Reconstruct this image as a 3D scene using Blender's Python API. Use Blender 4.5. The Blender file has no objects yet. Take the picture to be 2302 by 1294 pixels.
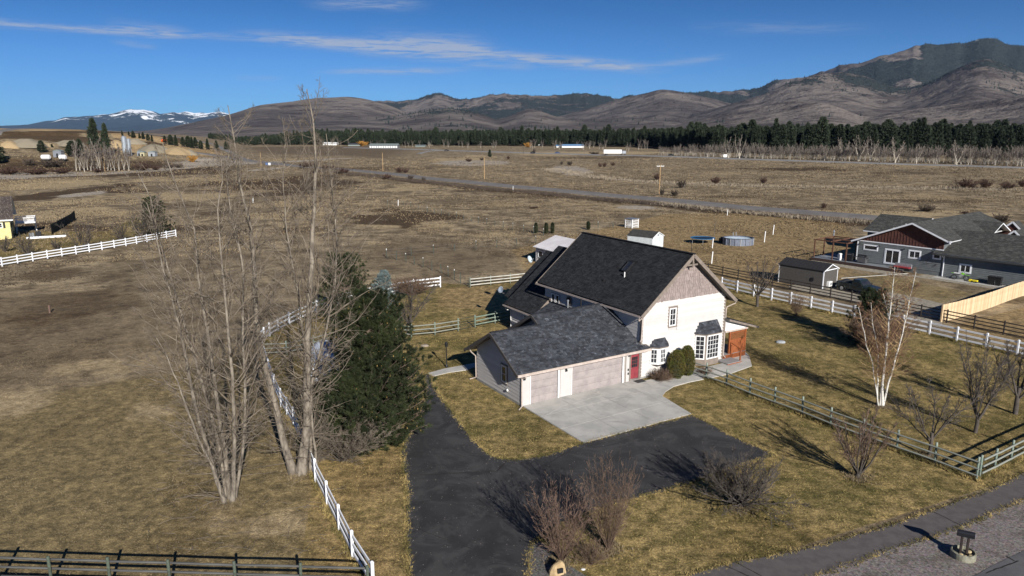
import bpy, math, random, time
import numpy as np
from mathutils import Matrix, Vector
T0 = time.time()
S = bpy.context.scene
COL = S.collection
rad = math.radians
# ------------------------------------------------------------------ camera, sky, sun, exposure
CAM_H = 18.5; FPX = 1600.0; PITCH = math.atan(350 / 1600.0)
cam_d = bpy.data.cameras.new('camera'); cam = bpy.data.objects.new('camera', cam_d); COL.objects.link(cam)
cam.location = (0, 0, CAM_H); cam.rotation_euler = (rad(90) - PITCH, 0, 0)
cam_d.sensor_width = 36; cam_d.lens = 36 * FPX / 2302; cam_d.clip_start = 0.1; cam_d.clip_end = 90000
S.camera = cam
SUN_AZ = 158.8; SUN_EL = 25.4            # clockwise from +Y
world = bpy.data.worlds.new('World'); S.world = world; world.use_nodes = True
sun_d = bpy.data.lights.new('sun', 'SUN'); sun = bpy.data.objects.new('sun', sun_d); COL.objects.link(sun)
sun_d.energy = 5.0; sun_d.angle = rad(0.53); sun_d.color = (1.0, 0.96, 0.89)
sd = Vector((-math.sin(rad(SUN_AZ)) * math.cos(rad(SUN_EL)), -math.cos(rad(SUN_AZ)) * math.cos(rad(SUN_EL)), -math.sin(rad(SUN_EL))))
sun.rotation_euler = sd.to_track_quat('-Z', 'Y').to_euler(); sun.location = (30, -60, 60)
S.view_settings.view_transform = 'Standard'; S.view_settings.look = 'None'
S.view_settings.exposure = 0.55; S.view_settings.gamma = 1; S.view_settings.use_curve_mapping = False
S.render.engine = 'CYCLES'
try:
    S.cycles.volume_bounces = 0; S.cycles.max_bounces = 6; S.cycles.transparent_max_bounces = 16
except Exception: pass

def ray(px, py):
    x = (px - 1151) / FPX; yu = -(py - 647) / FPX
    cp, sp = math.cos(PITCH), math.sin(PITCH)
    return np.array([x, cp + yu * sp, -sp + yu * cp])
def G(px, py, z=0.0):
    """the point of the ground (or of height z) that stands at a measured position of the survey picture"""
    d = ray(px, py); t = (z - CAM_H) / d[2]
    return np.array([d[0] * t, d[1] * t, z])
def azel(px, py):
    d = ray(px, py); return math.atan2(d[0], d[1]), d[2] / math.hypot(d[0], d[1])

# ------------------------------------------------------------------ node helper
class NT:
    def __init__(s, tree): s.t = tree; s.n = tree.nodes; s.l = tree.links; s.n.clear()
    def new(s, typ, props=None, ins=None):
        nd = s.n.new(typ)
        for k, v in (props or {}).items(): setattr(nd, k, v)
        for k, v in (ins or {}).items(): s.set(nd, k, v)
        return nd
    def set(s, nd, k, v):
        sock = nd.inputs[k]
        if isinstance(v, bpy.types.NodeSocket): s.l.new(v, sock)
        elif isinstance(v, bpy.types.Node): s.l.new(v.outputs[0], sock)
        else: sock.default_value = v
    def math(s, op, a, b=None, c=None, clamp=False):
        nd = s.n.new('ShaderNodeMath'); nd.operation = op; nd.use_clamp = clamp
        s.set(nd, 0, a)
        if b is not None: s.set(nd, 1, b)
        if c is not None: s.set(nd, 2, c)
        return nd.outputs[0]
    def mix(s, f, a, b, blend='MIX'):
        nd = s.n.new('ShaderNodeMix'); nd.data_type = 'RGBA'; nd.blend_type = blend; nd.clamp_factor = True
        def st(i, v):
            if isinstance(v, bpy.types.NodeSocket): s.l.new(v, nd.inputs[i])
            elif isinstance(v, (tuple, list)): nd.inputs[i].default_value = tuple(v) + ((1,) if len(v) == 3 else ())
            else: nd.inputs[i].default_value = v
        st(0, f); st(6, a); st(7, b); return nd.outputs[2]
    def noise(s, vec, scale, detail=4, rough=.55, dist=0.0):
        nd = s.n.new('ShaderNodeTexNoise'); s.l.new(vec, nd.inputs['Vector'])
        nd.inputs['Scale'].default_value = scale; nd.inputs['Detail'].default_value = detail
        nd.inputs['Roughness'].default_value = rough; nd.inputs['Distortion'].default_value = dist
        return nd.outputs[0]
    def ramp(s, f, lo, hi):
        nd = s.n.new('ShaderNodeMapRange'); nd.interpolation_type = 'SMOOTHSTEP'
        s.set(nd, 0, f); nd.inputs[1].default_value = lo; nd.inputs[2].default_value = hi
        return nd.outputs[0]

# sky
w = NT(world.node_tree)
sky = w.new('ShaderNodeTexSky', dict(sky_type='NISHITA', sun_disc=False, sun_elevation=rad(SUN_EL), sun_rotation=rad(SUN_AZ),
            altitude=1000, air_density=1.0, dust_density=0.25, ozone_density=3.0))
tc = w.new('ShaderNodeTexCoord'); sep = w.new('ShaderNodeSeparateXYZ', ins={0: tc.outputs['Generated']})
azn = w.math('ARCTAN2', sep.outputs[0], sep.outputs[1])
hor = w.math('SQRT', w.math('ADD', w.math('MULTIPLY', sep.outputs[0], sep.outputs[0]), w.math('MULTIPLY', sep.outputs[1], sep.outputs[1])))
eln = w.math('DIVIDE', sep.outputs[2], w.math('MAXIMUM', hor, 0.001))
skycol = w.mix(1.0, sky.outputs[0], (0.36, 0.60, 1.00), 'MULTIPLY')
skycol = w.mix(1.0, skycol, w.mix(w.ramp(eln, -.01, .22), (.60, .86, 1.03), (.16, .48, .56)), 'MULTIPLY')
hs = w.new('ShaderNodeHueSaturation', ins={'Saturation': 0.98, 'Value': 1.0, 'Color': skycol}); skycol = hs.outputs[0]
# cirrus streaks: (pixel start, pixel end, width in tan(elevation), strength)
cmb = w.new('ShaderNodeCombineXYZ', ins={0: w.math('MULTIPLY', azn, 5.0), 1: w.math('MULTIPLY', eln, 62.0), 2: 0.0})
wisp = w.noise(cmb.outputs[0], 1.6, 8, .62, .5)
cmb2 = w.new('ShaderNodeCombineXYZ', ins={0: w.math('MULTIPLY', azn, 14.0), 1: w.math('MULTIPLY', eln, 150.0), 2: 3.0})
fine = w.noise(cmb2.outputs[0], 1.8, 6, .6, .8)
total = w.math('MULTIPLY', w.ramp(w.noise(cmb.outputs[0], .55, 7, .6, .7), .58, .95), .035)
for (xa, ya, xb, yb, wd, st) in ((-200, 38, 560, 84, .0042, .46), (560, 80, 1150, 122, .0070, .80), (820, 92, 1110, 112, .0140, .46), (1100, 122, 1480, 155, .0058, .72),
                                 (1040, 146, 1200, 150, .004, .25), (720, 160, 1060, 158, .004, .34), (1440, 150, 1640, 126, .004, .22), (690, 5, 960, 12, .006, .30),
                                 (250, 92, 360, 106, .004, .16), (1560, 60, 1950, 62, .006, .13), (520, 172, 640, 176, .003, .12), (230, 60, 420, 74, .008, .22)):
    a0, e0 = azel(xa, ya); a1, e1 = azel(xb, yb)
    sl = (e1 - e0) / (a1 - a0)
    d = w.math('SUBTRACT', w.math('SUBTRACT', eln, w.math('MULTIPLY', azn, sl)), e0 - sl * a0)
    d = w.math('ADD', d, w.math('MULTIPLY', w.math('SUBTRACT', wisp, .5), wd * 1.6))
    d = w.math('DIVIDE', d, wd)
    g = w.math('EXPONENT', w.math('MULTIPLY', w.math('MULTIPLY', d, d), -1.0))
    t = w.math('DIVIDE', w.math('SUBTRACT', azn, a0), a1 - a0)
    b = w.math('MULTIPLY', w.ramp(t, -.12, .3), w.ramp(t, 1.12, .7))
    g = w.math('MULTIPLY', w.math('MULTIPLY', g, b), st)
    total = w.math('ADD', total, w.math('MULTIPLY', g, w.ramp(fine, .28, .64)))
total = w.math('MINIMUM', w.math('MULTIPLY', total, 1.75), .9)
skycol = w.mix(total, skycol, (3.9, 4.6, 6.0))
bg = w.new('ShaderNodeBackground', ins={'Color': skycol, 'Strength': 0.066})
w.new('ShaderNodeOutputWorld', ins={'Surface': bg.outputs[0]})

# ------------------------------------------------------------------ materials
def rgb(*c): return tuple(c)
def mat(name, col, col2=None, rough=.8, scale=4.0, detail=5, bump=0.0, bscale=None, metallic=0.0, spec=.3, tint=0.0, stretch=None, lo=.35, hi=.65, extra=None):
    m = bpy.data.materials.new(name); m.use_nodes = True; t = NT(m.node_tree)
    tcn = t.new('ShaderNodeTexCoord'); vec = tcn.outputs['Object']
    if stretch: vec = t.new('ShaderNodeMapping', ins={0: vec, 3: stretch}).outputs[0]
    if col2 is None: col2 = tuple(c * .78 for c in col)
    nz = t.noise(vec, scale, detail, .6)
    c = t.mix(t.ramp(nz, lo, hi), col2, col)
    if extra: c = extra(t, vec, c)
    if tint:
        at = t.new('ShaderNodeAttribute', dict(attribute_name='tint'))
        f = t.math('ADD', 1.0 - tint / 2, t.math('MULTIPLY', at.outputs['Fac'], tint))
        cc = t.new('ShaderNodeCombineColor', ins={0: f, 1: f, 2: f})
        c = t.mix(1.0, c, cc.outputs[0], 'MULTIPLY')
    p = t.new('ShaderNodeBsdfPrincipled', ins={'Base Color': c, 'Roughness': rough, 'Metallic': metallic, 'Specular IOR Level': spec})
    if bump:
        bn = t.new('ShaderNodeBump', ins={'Height': t.noise(vec, bscale or scale * 6, 5, .65), 'Strength': min(bump, 1.0), 'Distance': .03 * max(bump, 1.0)})
        t.l.new(bn.outputs[0], p.inputs['Normal'])
    t.new('ShaderNodeOutputMaterial', ins={'Surface': p.outputs[0]})
    return m

# ------------------------------------------------------------------ mesh helpers
def tag(o, label=None, cat=None, group=None, kind=None):
    if label: o['label'] = label
    if cat: o['category'] = cat
    if group: o['group'] = group
    if kind: o['kind'] = kind
    return o
def empty(name, label=None, cat=None, loc=(0, 0, 0), rz=0.0, group=None, kind=None):
    o = bpy.data.objects.new(name, None); COL.objects.link(o); o.empty_display_size = .2
    o.location = tuple(float(c) for c in loc); o.rotation_euler = (0, 0, rz)
    return tag(o, label, cat, group, kind)
def mkobj(name, me, parent=None, loc=(0, 0, 0), rz=0.0, label=None, cat=None, group=None, kind=None, scale=None, rot=None):
    o = bpy.data.objects.new(name, me); COL.objects.link(o)
    if parent is not None: o.parent = parent
    o.location = tuple(float(c) for c in loc); o.rotation_euler = rot or (0, 0, rz)
    if scale is not None: o.scale = scale
    return tag(o, label, cat, group, kind)
class MB:
    def __init__(s): s.v = []; s.f = []; s.mi = []; s.t = []; s.cm = 0; s.ct = .5
    def add(s, vs, fs):
        n = len(s.v); s.v += [tuple(float(c) for c in v) for v in vs]
        for f in fs: s.f.append(tuple(i + n for i in f)); s.mi.append(s.cm); s.t.append(s.ct)
        return s
    def box(s, c, d, rz=0.0, rot=None, bev=0.0):
        x, y, z = d[0] / 2, d[1] / 2, d[2] / 2
        if bev:
            vs = []; fs = []
            b = min(bev, x * .9, y * .9, z * .9)
            for (zz, k) in ((-z, b), (-z + b, 0), (z - b, 0), (z, b)):
                X, Y = x - k, y - k; bb = b
                vs += [(-X + bb, -Y, zz), (X - bb, -Y, zz), (X, -Y + bb, zz), (X, Y - bb, zz), (X - bb, Y, zz), (-X + bb, Y, zz), (-X, Y - bb, zz), (-X, -Y + bb, zz)]
            for l in range(3):
                for i in range(8): j = (i + 1) % 8; fs.append((l * 8 + i, l * 8 + j, l * 8 + 8 + j, l * 8 + 8 + i))
            fs.append(tuple(range(7, -1, -1))); fs.append(tuple(range(24, 32)))
        else:
            vs = [(-x, -y, -z), (x, -y, -z), (x, y, -z), (-x, y, -z), (-x, -y, z), (x, -y, z), (x, y, z), (-x, y, z)]
            fs = [(0, 3, 2, 1), (4, 5, 6, 7), (0, 1, 5, 4), (1, 2, 6, 5), (2, 3, 7, 6), (3, 0, 4, 7)]
        R = rot.to_matrix() if rot is not None and hasattr(rot, 'to_matrix') else (rot if rot is not None else Matrix.Rotation(rz, 3, 'Z'))
        cc = Vector(c)
        return s.add([R @ Vector(v) + cc for v in vs], fs)
    def bx(s, x0, x1, y0, y1, z0, z1, bev=0.0): return s.box(((x0 + x1) / 2, (y0 + y1) / 2, (z0 + z1) / 2), (abs(x1 - x0), abs(y1 - y0), abs(z1 - z0)), bev=bev)
    def bar(s, a, b, w, h=None, up=(0, 0, 1)):
        a = Vector(a); b = Vector(b); d = b - a; L = d.length
        if L < 1e-6: return s
        d.normalize(); u = Vector(up)
        if abs(d.dot(u)) > .99: u = Vector((1, 0, 0))
        sx = d.cross(u).normalized(); uz = sx.cross(d).normalized(); h = h or w
        R = Matrix((d, sx, uz)).transposed()
        return s.box((a + b) / 2, (L, w, h), rot=R)
    def prism(s, poly, off):
        """poly: list of 3d points (planar); off: extrusion vector"""
        n = len(poly); o = Vector(off); vs = [Vector(p) for p in poly] + [Vector(p) + o for p in poly]
        fs = [tuple(range(n - 1, -1, -1)), tuple(range(n, 2 * n))] + [(i, (i + 1) % n, n + (i + 1) % n, n + i) for i in range(n)]
        return s.add(vs, fs)
    def tube(s, pts, rr, n=8, caps=True):
        pts = [Vector(p) for p in pts]
        if not hasattr(rr, '__len__'): rr = [rr] * len(pts)
        vs = []; prev = None
        for i, p in enumerate(pts):
            d = (pts[min(i + 1, len(pts) - 1)] - pts[max(i - 1, 0)]).normalized()
            if prev is None: prev = Vector((1, 0, 0)) if abs(d.x) < .9 else Vector((0, 1, 0))
            a = (prev - d * prev.dot(d)).normalized(); b = d.cross(a); prev = a
            for k in range(n):
                t = 2 * math.pi * k / n; vs.append(p + (a * math.cos(t) + b * math.sin(t)) * rr[i])
        fs = [(i * n + k, i * n + (k + 1) % n, (i + 1) * n + (k + 1) % n, (i + 1) * n + k) for i in range(len(pts) - 1) for k in range(n)]
        if caps: fs += [tuple(range(n - 1, -1, -1)), tuple(range((len(pts) - 1) * n, len(pts) * n))]
        return s.add(vs, fs)
    def lathe(s, prof, c=(0, 0, 0), n=16, sx=1.0, sy=1.0):
        vs = []; m = len(prof)
        for (r, z) in prof:
            for k in range(n):
                t = 2 * math.pi * k / n; vs.append((c[0] + r * math.cos(t) * sx, c[1] + r * math.sin(t) * sy, c[2] + z))
        fs = [(i * n + k, i * n + (k + 1) % n, (i + 1) * n + (k + 1) % n, (i + 1) * n + k) for i in range(m - 1) for k in range(n)]
        if prof[0] == prof[-1]: return s.add(vs, fs)
        if prof[0][0] > 0: fs.append(tuple(range(n - 1, -1, -1)))
        if prof[-1][0] > 0: fs.append(tuple(range((m - 1) * n, m * n)))
        return s.add(vs, fs)
    def mesh(s, name, mats, smooth=False):
        me = bpy.data.meshes.new(name); me.from_pydata(s.v, [], s.f)
        if not isinstance(mats, (list, tuple)): mats = [mats]
        for m in mats: me.materials.append(m)
        if len(mats) > 1: me.polygons.foreach_set('material_index', s.mi)
        if len(set(s.t)) > 1:
            a = me.attributes.new('tint', 'FLOAT', 'FACE'); a.data.foreach_set('value', s.t)
        if smooth: me.polygons.foreach_set('use_smooth', [True] * len(me.polygons))
        me.update(); return me
    def build(s, name, mats, parent=None, smooth=False, **k): return mkobj(name, s.mesh(name, mats, smooth), parent, **k)
def npmesh(name, V, Fq, mats, mi=None, tint=None, smooth=False, tri=False):
    """fast mesh from numpy arrays; Fq (M,3) or (M,4)"""
    me = bpy.data.meshes.new(name); V = np.asarray(V, np.float32); Fq = np.asarray(Fq, np.int32); k = Fq.shape[1]; M = len(Fq)
    me.vertices.add(len(V)); me.vertices.foreach_set('co', V.ravel())
    me.loops.add(M * k); me.loops.foreach_set('vertex_index', Fq.ravel())
    me.polygons.add(M); me.polygons.foreach_set('loop_start', np.arange(M, dtype=np.int32) * k)
    if not isinstance(mats, (list, tuple)): mats = [mats]
    for m in mats: me.materials.append(m)
    if mi is not None: me.polygons.foreach_set('material_index', np.asarray(mi, np.int32))
    if tint is not None:
        a = me.attributes.new('tint', 'FLOAT', 'FACE'); a.data.foreach_set('value', np.asarray(tint, np.float32))
    if smooth: me.polygons.foreach_set('use_smooth', np.ones(M, bool))
    me.update(calc_edges=True); return me
def attr4(me, name, arr):
    a = me.attributes.new(name, 'FLOAT_COLOR', 'POINT'); a.data.foreach_set('color', np.asarray(arr, np.float32).ravel())

# numpy value noise
_rs = np.random.RandomState(7); _tab = _rs.rand(512, 512)
def vnoise(x, y):
    xi = np.floor(x).astype(np.int64); yi = np.floor(y).astype(np.int64); fx = x - xi; fy = y - yi
    fx = fx * fx * (3 - 2 * fx); fy = fy * fy * (3 - 2 * fy)
    a = _tab[xi & 511, yi & 511]; b = _tab[(xi + 1) & 511, yi & 511]; c = _tab[xi & 511, (yi + 1) & 511]; d = _tab[(xi + 1) & 511, (yi + 1) & 511]
    return (a * (1 - fx) + b * fx) * (1 - fy) + (c * (1 - fx) + d * fx) * fy
def fbm(x, y, o=5, g=.5):
    s = 0; a = 1; n = 0
    for i in range(o): s = s + a * vnoise(x + 17.3 * i, y + 31.7 * i); n += a; a *= g; x = x * 2.03; y = y * 2.03
    return s / n
def ridged(x, y, o=5):
    s = 0; a = 1; n = 0
    for i in range(o): s = s + a * (1 - np.abs(2 * vnoise(x + 9.1 * i, y + 5.3 * i) - 1)); n += a; a *= .5; x = x * 2.1; y = y * 2.1
    return s / n
def sstep(a, b, x): t = np.clip((x - a) / (b - a), 0, 1); return t * t * (3 - 2 * t)
# ------------------------------------------------------------------ terrain
_pit = [(-900, 296), (-400, 290), (-200, 288), (0, 288), (120, 290), (200, 292), (300, 298), (400, 309), (470, 322), (520, 334), (560, 344)]
_pa = np.array([azel(*p) for p in _pit]); PIT_R0, PIT_R1 = 440.0, 650.0
def Hg(x, y):
    x = np.asarray(x, float); y = np.asarray(y, float); r = np.hypot(x, y); az = np.arctan2(x, y)
    te = np.interp(az, _pa[:, 0], _pa[:, 1]); top = np.maximum(CAM_H + PIT_R1 * te, 0) * sstep(_pa[-1, 0] + .004, _pa[-1, 0] - .03, az)
    top = np.where(np.abs(az) > 1.4, 0, top)
    f = sstep(PIT_R0, PIT_R1, r + 22 * (vnoise(x / 40, y / 40) - .5))
    steps = f * .75 + .25 * np.round(f * 3) / 3
    h = top * steps
    h = h + (fbm(x / 30, y / 30, 4) - .5) * .5 * sstep(110, 220, r) * sstep(1400, 700, r)
    return h
def Hz(x, y): return float(Hg(np.array([x]), np.array([y]))[0])
_ts = np.concatenate([np.linspace(18, 400, 400), np.linspace(400, 2500, 2600)])
def P(px, py):
    """surveyed ground point: where the sight line meets the ground"""
    d = ray(px, py); d = d / math.hypot(d[0], d[1]); xs = d[0] * _ts; ys = d[1] * _ts; zs = CAM_H + d[2] * _ts; g = Hg(xs, ys); i = int(np.argmax(zs <= g))
    if not (zs <= g).any(): i = len(_ts) - 1
    if i > 0:
        a_, b_ = zs[i - 1] - g[i - 1], zs[i] - g[i]; f = a_ / (a_ - b_ + 1e-9); t = _ts[i - 1] + (_ts[i] - _ts[i - 1]) * min(max(f, 0), 1)
    else: t = _ts[0]
    return (float(d[0] * t), float(d[1] * t), Hz(d[0] * t, d[1] * t))
def pix(x, y, z=0):
    """where a point shows in the survey picture (vectorised; used only to hand out ground cover)"""
    cp, sp = math.cos(PITCH), math.sin(PITCH); dz = z - CAM_H
    c = y * cp - dz * sp; c = np.where(c < 1e-3, 1e-3, c)
    return 1151 + FPX * x / c, 647 - FPX * (y * sp + dz * cp) / c
def poly2(pts): return np.array([G(*p)[:2] for p in pts])
def inpoly(x, y, poly):
    ins = np.zeros(x.shape, bool); n = len(poly)
    for i in range(n):
        x1, y1 = poly[i]; x2, y2 = poly[(i + 1) % n]
        c = ((y1 > y) != (y2 > y)) & (x < (x2 - x1) * (y - y1) / ((y2 - y1) + 1e-12) + x1); ins ^= c
    return ins
def pdist(x, y, pts, closed=False):
    d = np.full(x.shape, 1e9); n = len(pts)
    for i in range(n if closed else n - 1):
        x1, y1 = pts[i][:2]; x2, y2 = pts[(i + 1) % n][:2]; dx, dy = x2 - x1, y2 - y1
        t = np.clip(((x - x1) * dx + (y - y1) * dy) / (dx * dx + dy * dy + 1e-9), 0, 1)
        d = np.minimum(d, np.hypot(x - x1 - t * dx, y - y1 - t * dy))
    return d
def softpoly(x, y, pts, soft):
    p = poly2(pts); d = pdist(x, y, p, True); return sstep(-soft, soft, np.where(inpoly(x, y, p), d, -d))

fine_az = np.linspace(rad(-43), rad(43), 620)
az = np.concatenate([np.linspace(rad(-180), rad(-44), 40), fine_az, np.linspace(rad(44), rad(180), 40)])
rr = np.concatenate([[0.01, 4, 8, 12, 16, 20], np.geomspace(23, 1600, 560), [1900, 2400, 3200, 5000, 9000, 16000, 30000]])
AZ, RR = np.meshgrid(az, rr); X = RR * np.sin(AZ); Y = RR * np.cos(AZ)
Z = Hg(X, Y); Z = np.where(RR > 1500, Z * 0 - np.minimum((RR - 1500) * .01, 6), Z)
na, nr = len(az), len(rr)
idx = np.arange(na * nr).reshape(nr, na)
Fq = np.stack([idx[:-1, :-1], idx[:-1, 1:], idx[1:, 1:], idx[1:, :-1]], -1).reshape(-1, 4)[:, ::-1]
# ground cover weights (where straw, dark sedge, lawn, bare earth lie)
def box_patch(x0, y0, x1, y1, soft=.5, ns=.95):
    c = G((x0 + x1) / 2, (y0 + y1) / 2); l = G(x0, (y0 + y1) / 2); n = G((x0 + x1) / 2, y1); f = G((x0 + x1) / 2, y0)
    cx, cy = c[0], (n[1] + f[1]) / 2; rx = abs(c[0] - l[0]); ry = (f[1] - n[1]) / 2
    sc = max(min(rx, ry), 2.0)
    dx = (X - cx) / rx; dy = (Y - cy) / ry
    dd = np.hypot(dx, dy) + (fbm(X / sc * 1.3 + cx, Y / sc * 1.3, 4) - .5) * 2 * ns
    return sstep(1 + soft, 1 - soft, dd)
def band(pts, wd, soft=1.0):
    p = [G(*q)[:2] for q in pts]; d = pdist(X, Y, p) + (fbm(X / wd / 1.2, Y / wd / 1.2, 4) - .5) * wd * 1.6
    return sstep(wd * (1 + soft * .5), wd * .5, d)
straw = np.zeros_like(X); dark = np.zeros_like(X); green = np.zeros_like(X); ochre = np.zeros_like(X); grey = np.zeros_like(X); gold = np.zeros_like(X); soil = np.zeros_like(X)
def mx(a, b, k=1.0): return np.maximum(a, b * k)
for b in ((760, 498, 1010, 512), (868, 414, 975, 431), (250, 432, 530, 452), (-120, 402, 140, 438), (590, 446, 720, 470), (560, 474, 720, 490), (-80, 468, 260, 500), (980, 350, 1100, 371),
          (330, 396, 520, 410), (560, 420, 640, 428), (90, 446, 240, 462), (1150, 340, 1500, 348), (1800, 470, 2200, 492), (1650, 500, 1780, 512)): straw = mx(straw, box_patch(*b))
for b in ((560, 352, 740, 366, ), (1560, 366, 2302, 378), (-40, 690, 160, 740), (60, 800, 330, 850), (-80, 860, 120, 960), (250, 900, 420, 960), (420, 1140, 700, 1230), (1050, 450, 1330, 466), (1300, 470, 1500, 484), (1000, 520, 1180, 534), (1100, 392, 1230, 400), (1500, 386, 1760, 394), (1850, 436, 2150, 450)): straw = mx(straw, box_patch(*b, .7, .9), .55)
for b in ((780, 474, 1010, 502), (470, 396, 800, 428), (95, 412, 200, 455), (210, 427, 345, 434), (560, 430, 700, 440), (-60, 384, 420, 396), (1640, 376, 1900, 384), (-300, 500, 140, 520), (200, 505, 480, 524)): dark = mx(dark, box_patch(*b))
for b in ((1300, 398, 1480, 406), (1560, 398, 1700, 404), (1180, 352, 1420, 358), (1500, 438, 1760, 446), (1900, 385, 2200, 392), (620, 505, 760, 530), (1900, 448, 2300, 458), (980, 425, 1250, 433), (700, 372, 1000, 384), (1350, 350, 1500, 356), (20, 600, 200, 640), (-100, 640, 260, 800), (640, 384, 900, 398), (450, 470, 560, 486), (1060, 438, 1360, 446), (300, 455, 450, 470)): dark = mx(dark, box_patch(*b, .6, .8), .55)
for b in ((150, 430, 220, 444), (1240, 372, 1330, 394), (-60, 386, 160, 404), (400, 361, 560, 374), (1380, 462, 1480, 470), (980, 360, 1140, 372), (570, 375, 620, 385)): grey = mx(grey, box_patch(*b, .5, .4))
grey = mx(grey, band([(1240, 380), (1300, 392), (1380, 402), (1480, 410), (1640, 416), (1800, 420), (2140, 424), (2302, 428)], 4.5) * .45)
grey = mx(grey, band([(200, 392), (320, 384), (430, 374), (560, 366), (700, 360), (760, 356)], 9))
grey = mx(grey, band([(1480, 456), (1620, 472), (1800, 490), (1960, 502), (2100, 512)], 1.6) * .5)
county = [(-380, 405), (60, 352), (330, 347), (470, 348), (530, 357), (640, 371), (720, 377), (800, 383.5), (900, 393), (1000, 404), (1100, 414), (1200, 423.5), (1300, 432.5), (1400, 441), (1500, 449.5), (1600, 459), (1700, 468.5), (1800, 477), (1900, 485), (1980, 491.5), (2100, 502), (2302, 521), (2700, 560)]
ditch = [(720, 384), (800, 392), (900, 403), (1000, 414), (1100, 424), (1300, 443), (1500, 461), (1700, 481), (1900, 498), (2000, 506), (2302, 530)]
dark = mx(dark, band(ditch, 5.5), .9)
soil = mx(soil, band([(800, 376), (1000, 396), (1300, 424), (1700, 459), (1980, 482)], 2.0), .5)
yard = [(640, 1500), (700, 1110), (690, 1010), (640, 950), (590, 800), (600, 745), (680, 690), (800, 650), (990, 636), (1055, 640), (1170, 622), (1300, 640), (1640, 640), (1800, 680), (2302, 790), (2800, 900), (2800, 980), (2302, 1070), (1600, 1290), (1400, 1500)]
green = mx(green, softpoly(X, Y, yard, .35))
green = mx(green, softpoly(X, Y, [(-500, 660), (0, 598), (200, 566), (398, 524), (330, 498), (300, 488), (240, 520), (0, 520), (-500, 560)], .8), .8)
green = mx(green, softpoly(X, Y, [(1640, 640), (1760, 600), (1890, 655), (2100, 690), (2120, 730), (1760, 650)], .8), .35)
green = mx(green, softpoly(X, Y, [(1890, 610), (2010, 620), (2200, 660), (2100, 690), (1960, 640)], .6), .5)
gold = mx(gold, softpoly(X, Y, [(1200, 640), (1150, 560), (1330, 520), (1500, 480), (1700, 478), (1900, 505), (1940, 560), (1900, 640), (1640, 640)], 3.0))
gold = mx(gold, softpoly(X, Y, [(2110, 740), (2302, 690), (2700, 620), (2700, 840), (2302, 780)], .8))
gold = mx(gold, softpoly(X, Y, [(990, 650), (1060, 640), (1200, 650), (1130, 700), (980, 690)], 1.5), .9)
gold = mx(gold, softpoly(X, Y, [(690, 1010), (920, 1000), (925, 1500), (640, 1500)], .8), .6)
field = softpoly(X, Y, [(-600, 1500), (-600, 1000), (0, 900), (300, 850), (560, 800), (640, 950), (690, 1010), (830, 1300), (830, 1500)], 3.5)
soil = mx(soil, softpoly(X, Y, [(-800, 760), (0, 640), (300, 660), (420, 760), (300, 860), (0, 960), (-600, 1040)], 9), .5)
soil = mx(soil, softpoly(X, Y, [(520, 330), (900, 327), (960, 336), (900, 360), (760, 352), (560, 346)], 40), .6)
soil = mx(soil, softpoly(X, Y, [(780, 585), (860, 520), (1160, 545), (1190, 610), (1000, 640), (700, 600)], 5), .45)
gravel_yard = softpoly(X, Y, [(1860, 655), (1990, 665), (2120, 700), (2110, 735), (1960, 690)], .6)
azr = np.arctan2(X, Y); pitm = sstep(_pa[-1, 0] - .015, _pa[-1, 0] - .05, azr) * sstep(rad(-50), rad(-42), azr) * sstep(PIT_R0 + 45, PIT_R0 + 110, RR) * sstep(PIT_R1 + 15, PIT_R1 - 10, RR)
ochre = mx(ochre, pitm * sstep(.42, .52, fbm(X / 60 + 4, Y / 60, 4) + .06))
dark = mx(dark, pitm * sstep(.5, .62, fbm(X / 45 + 40, Y / 45, 4)), .7)
dark = mx(dark, sstep(rad(-50), rad(-40), azr) * sstep(_pa[-1, 0] + .01, _pa[-1, 0] - .04, azr) * sstep(330, 370, RR) * sstep(PIT_R0 + 70, PIT_R0 + 30, RR), .75)

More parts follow.
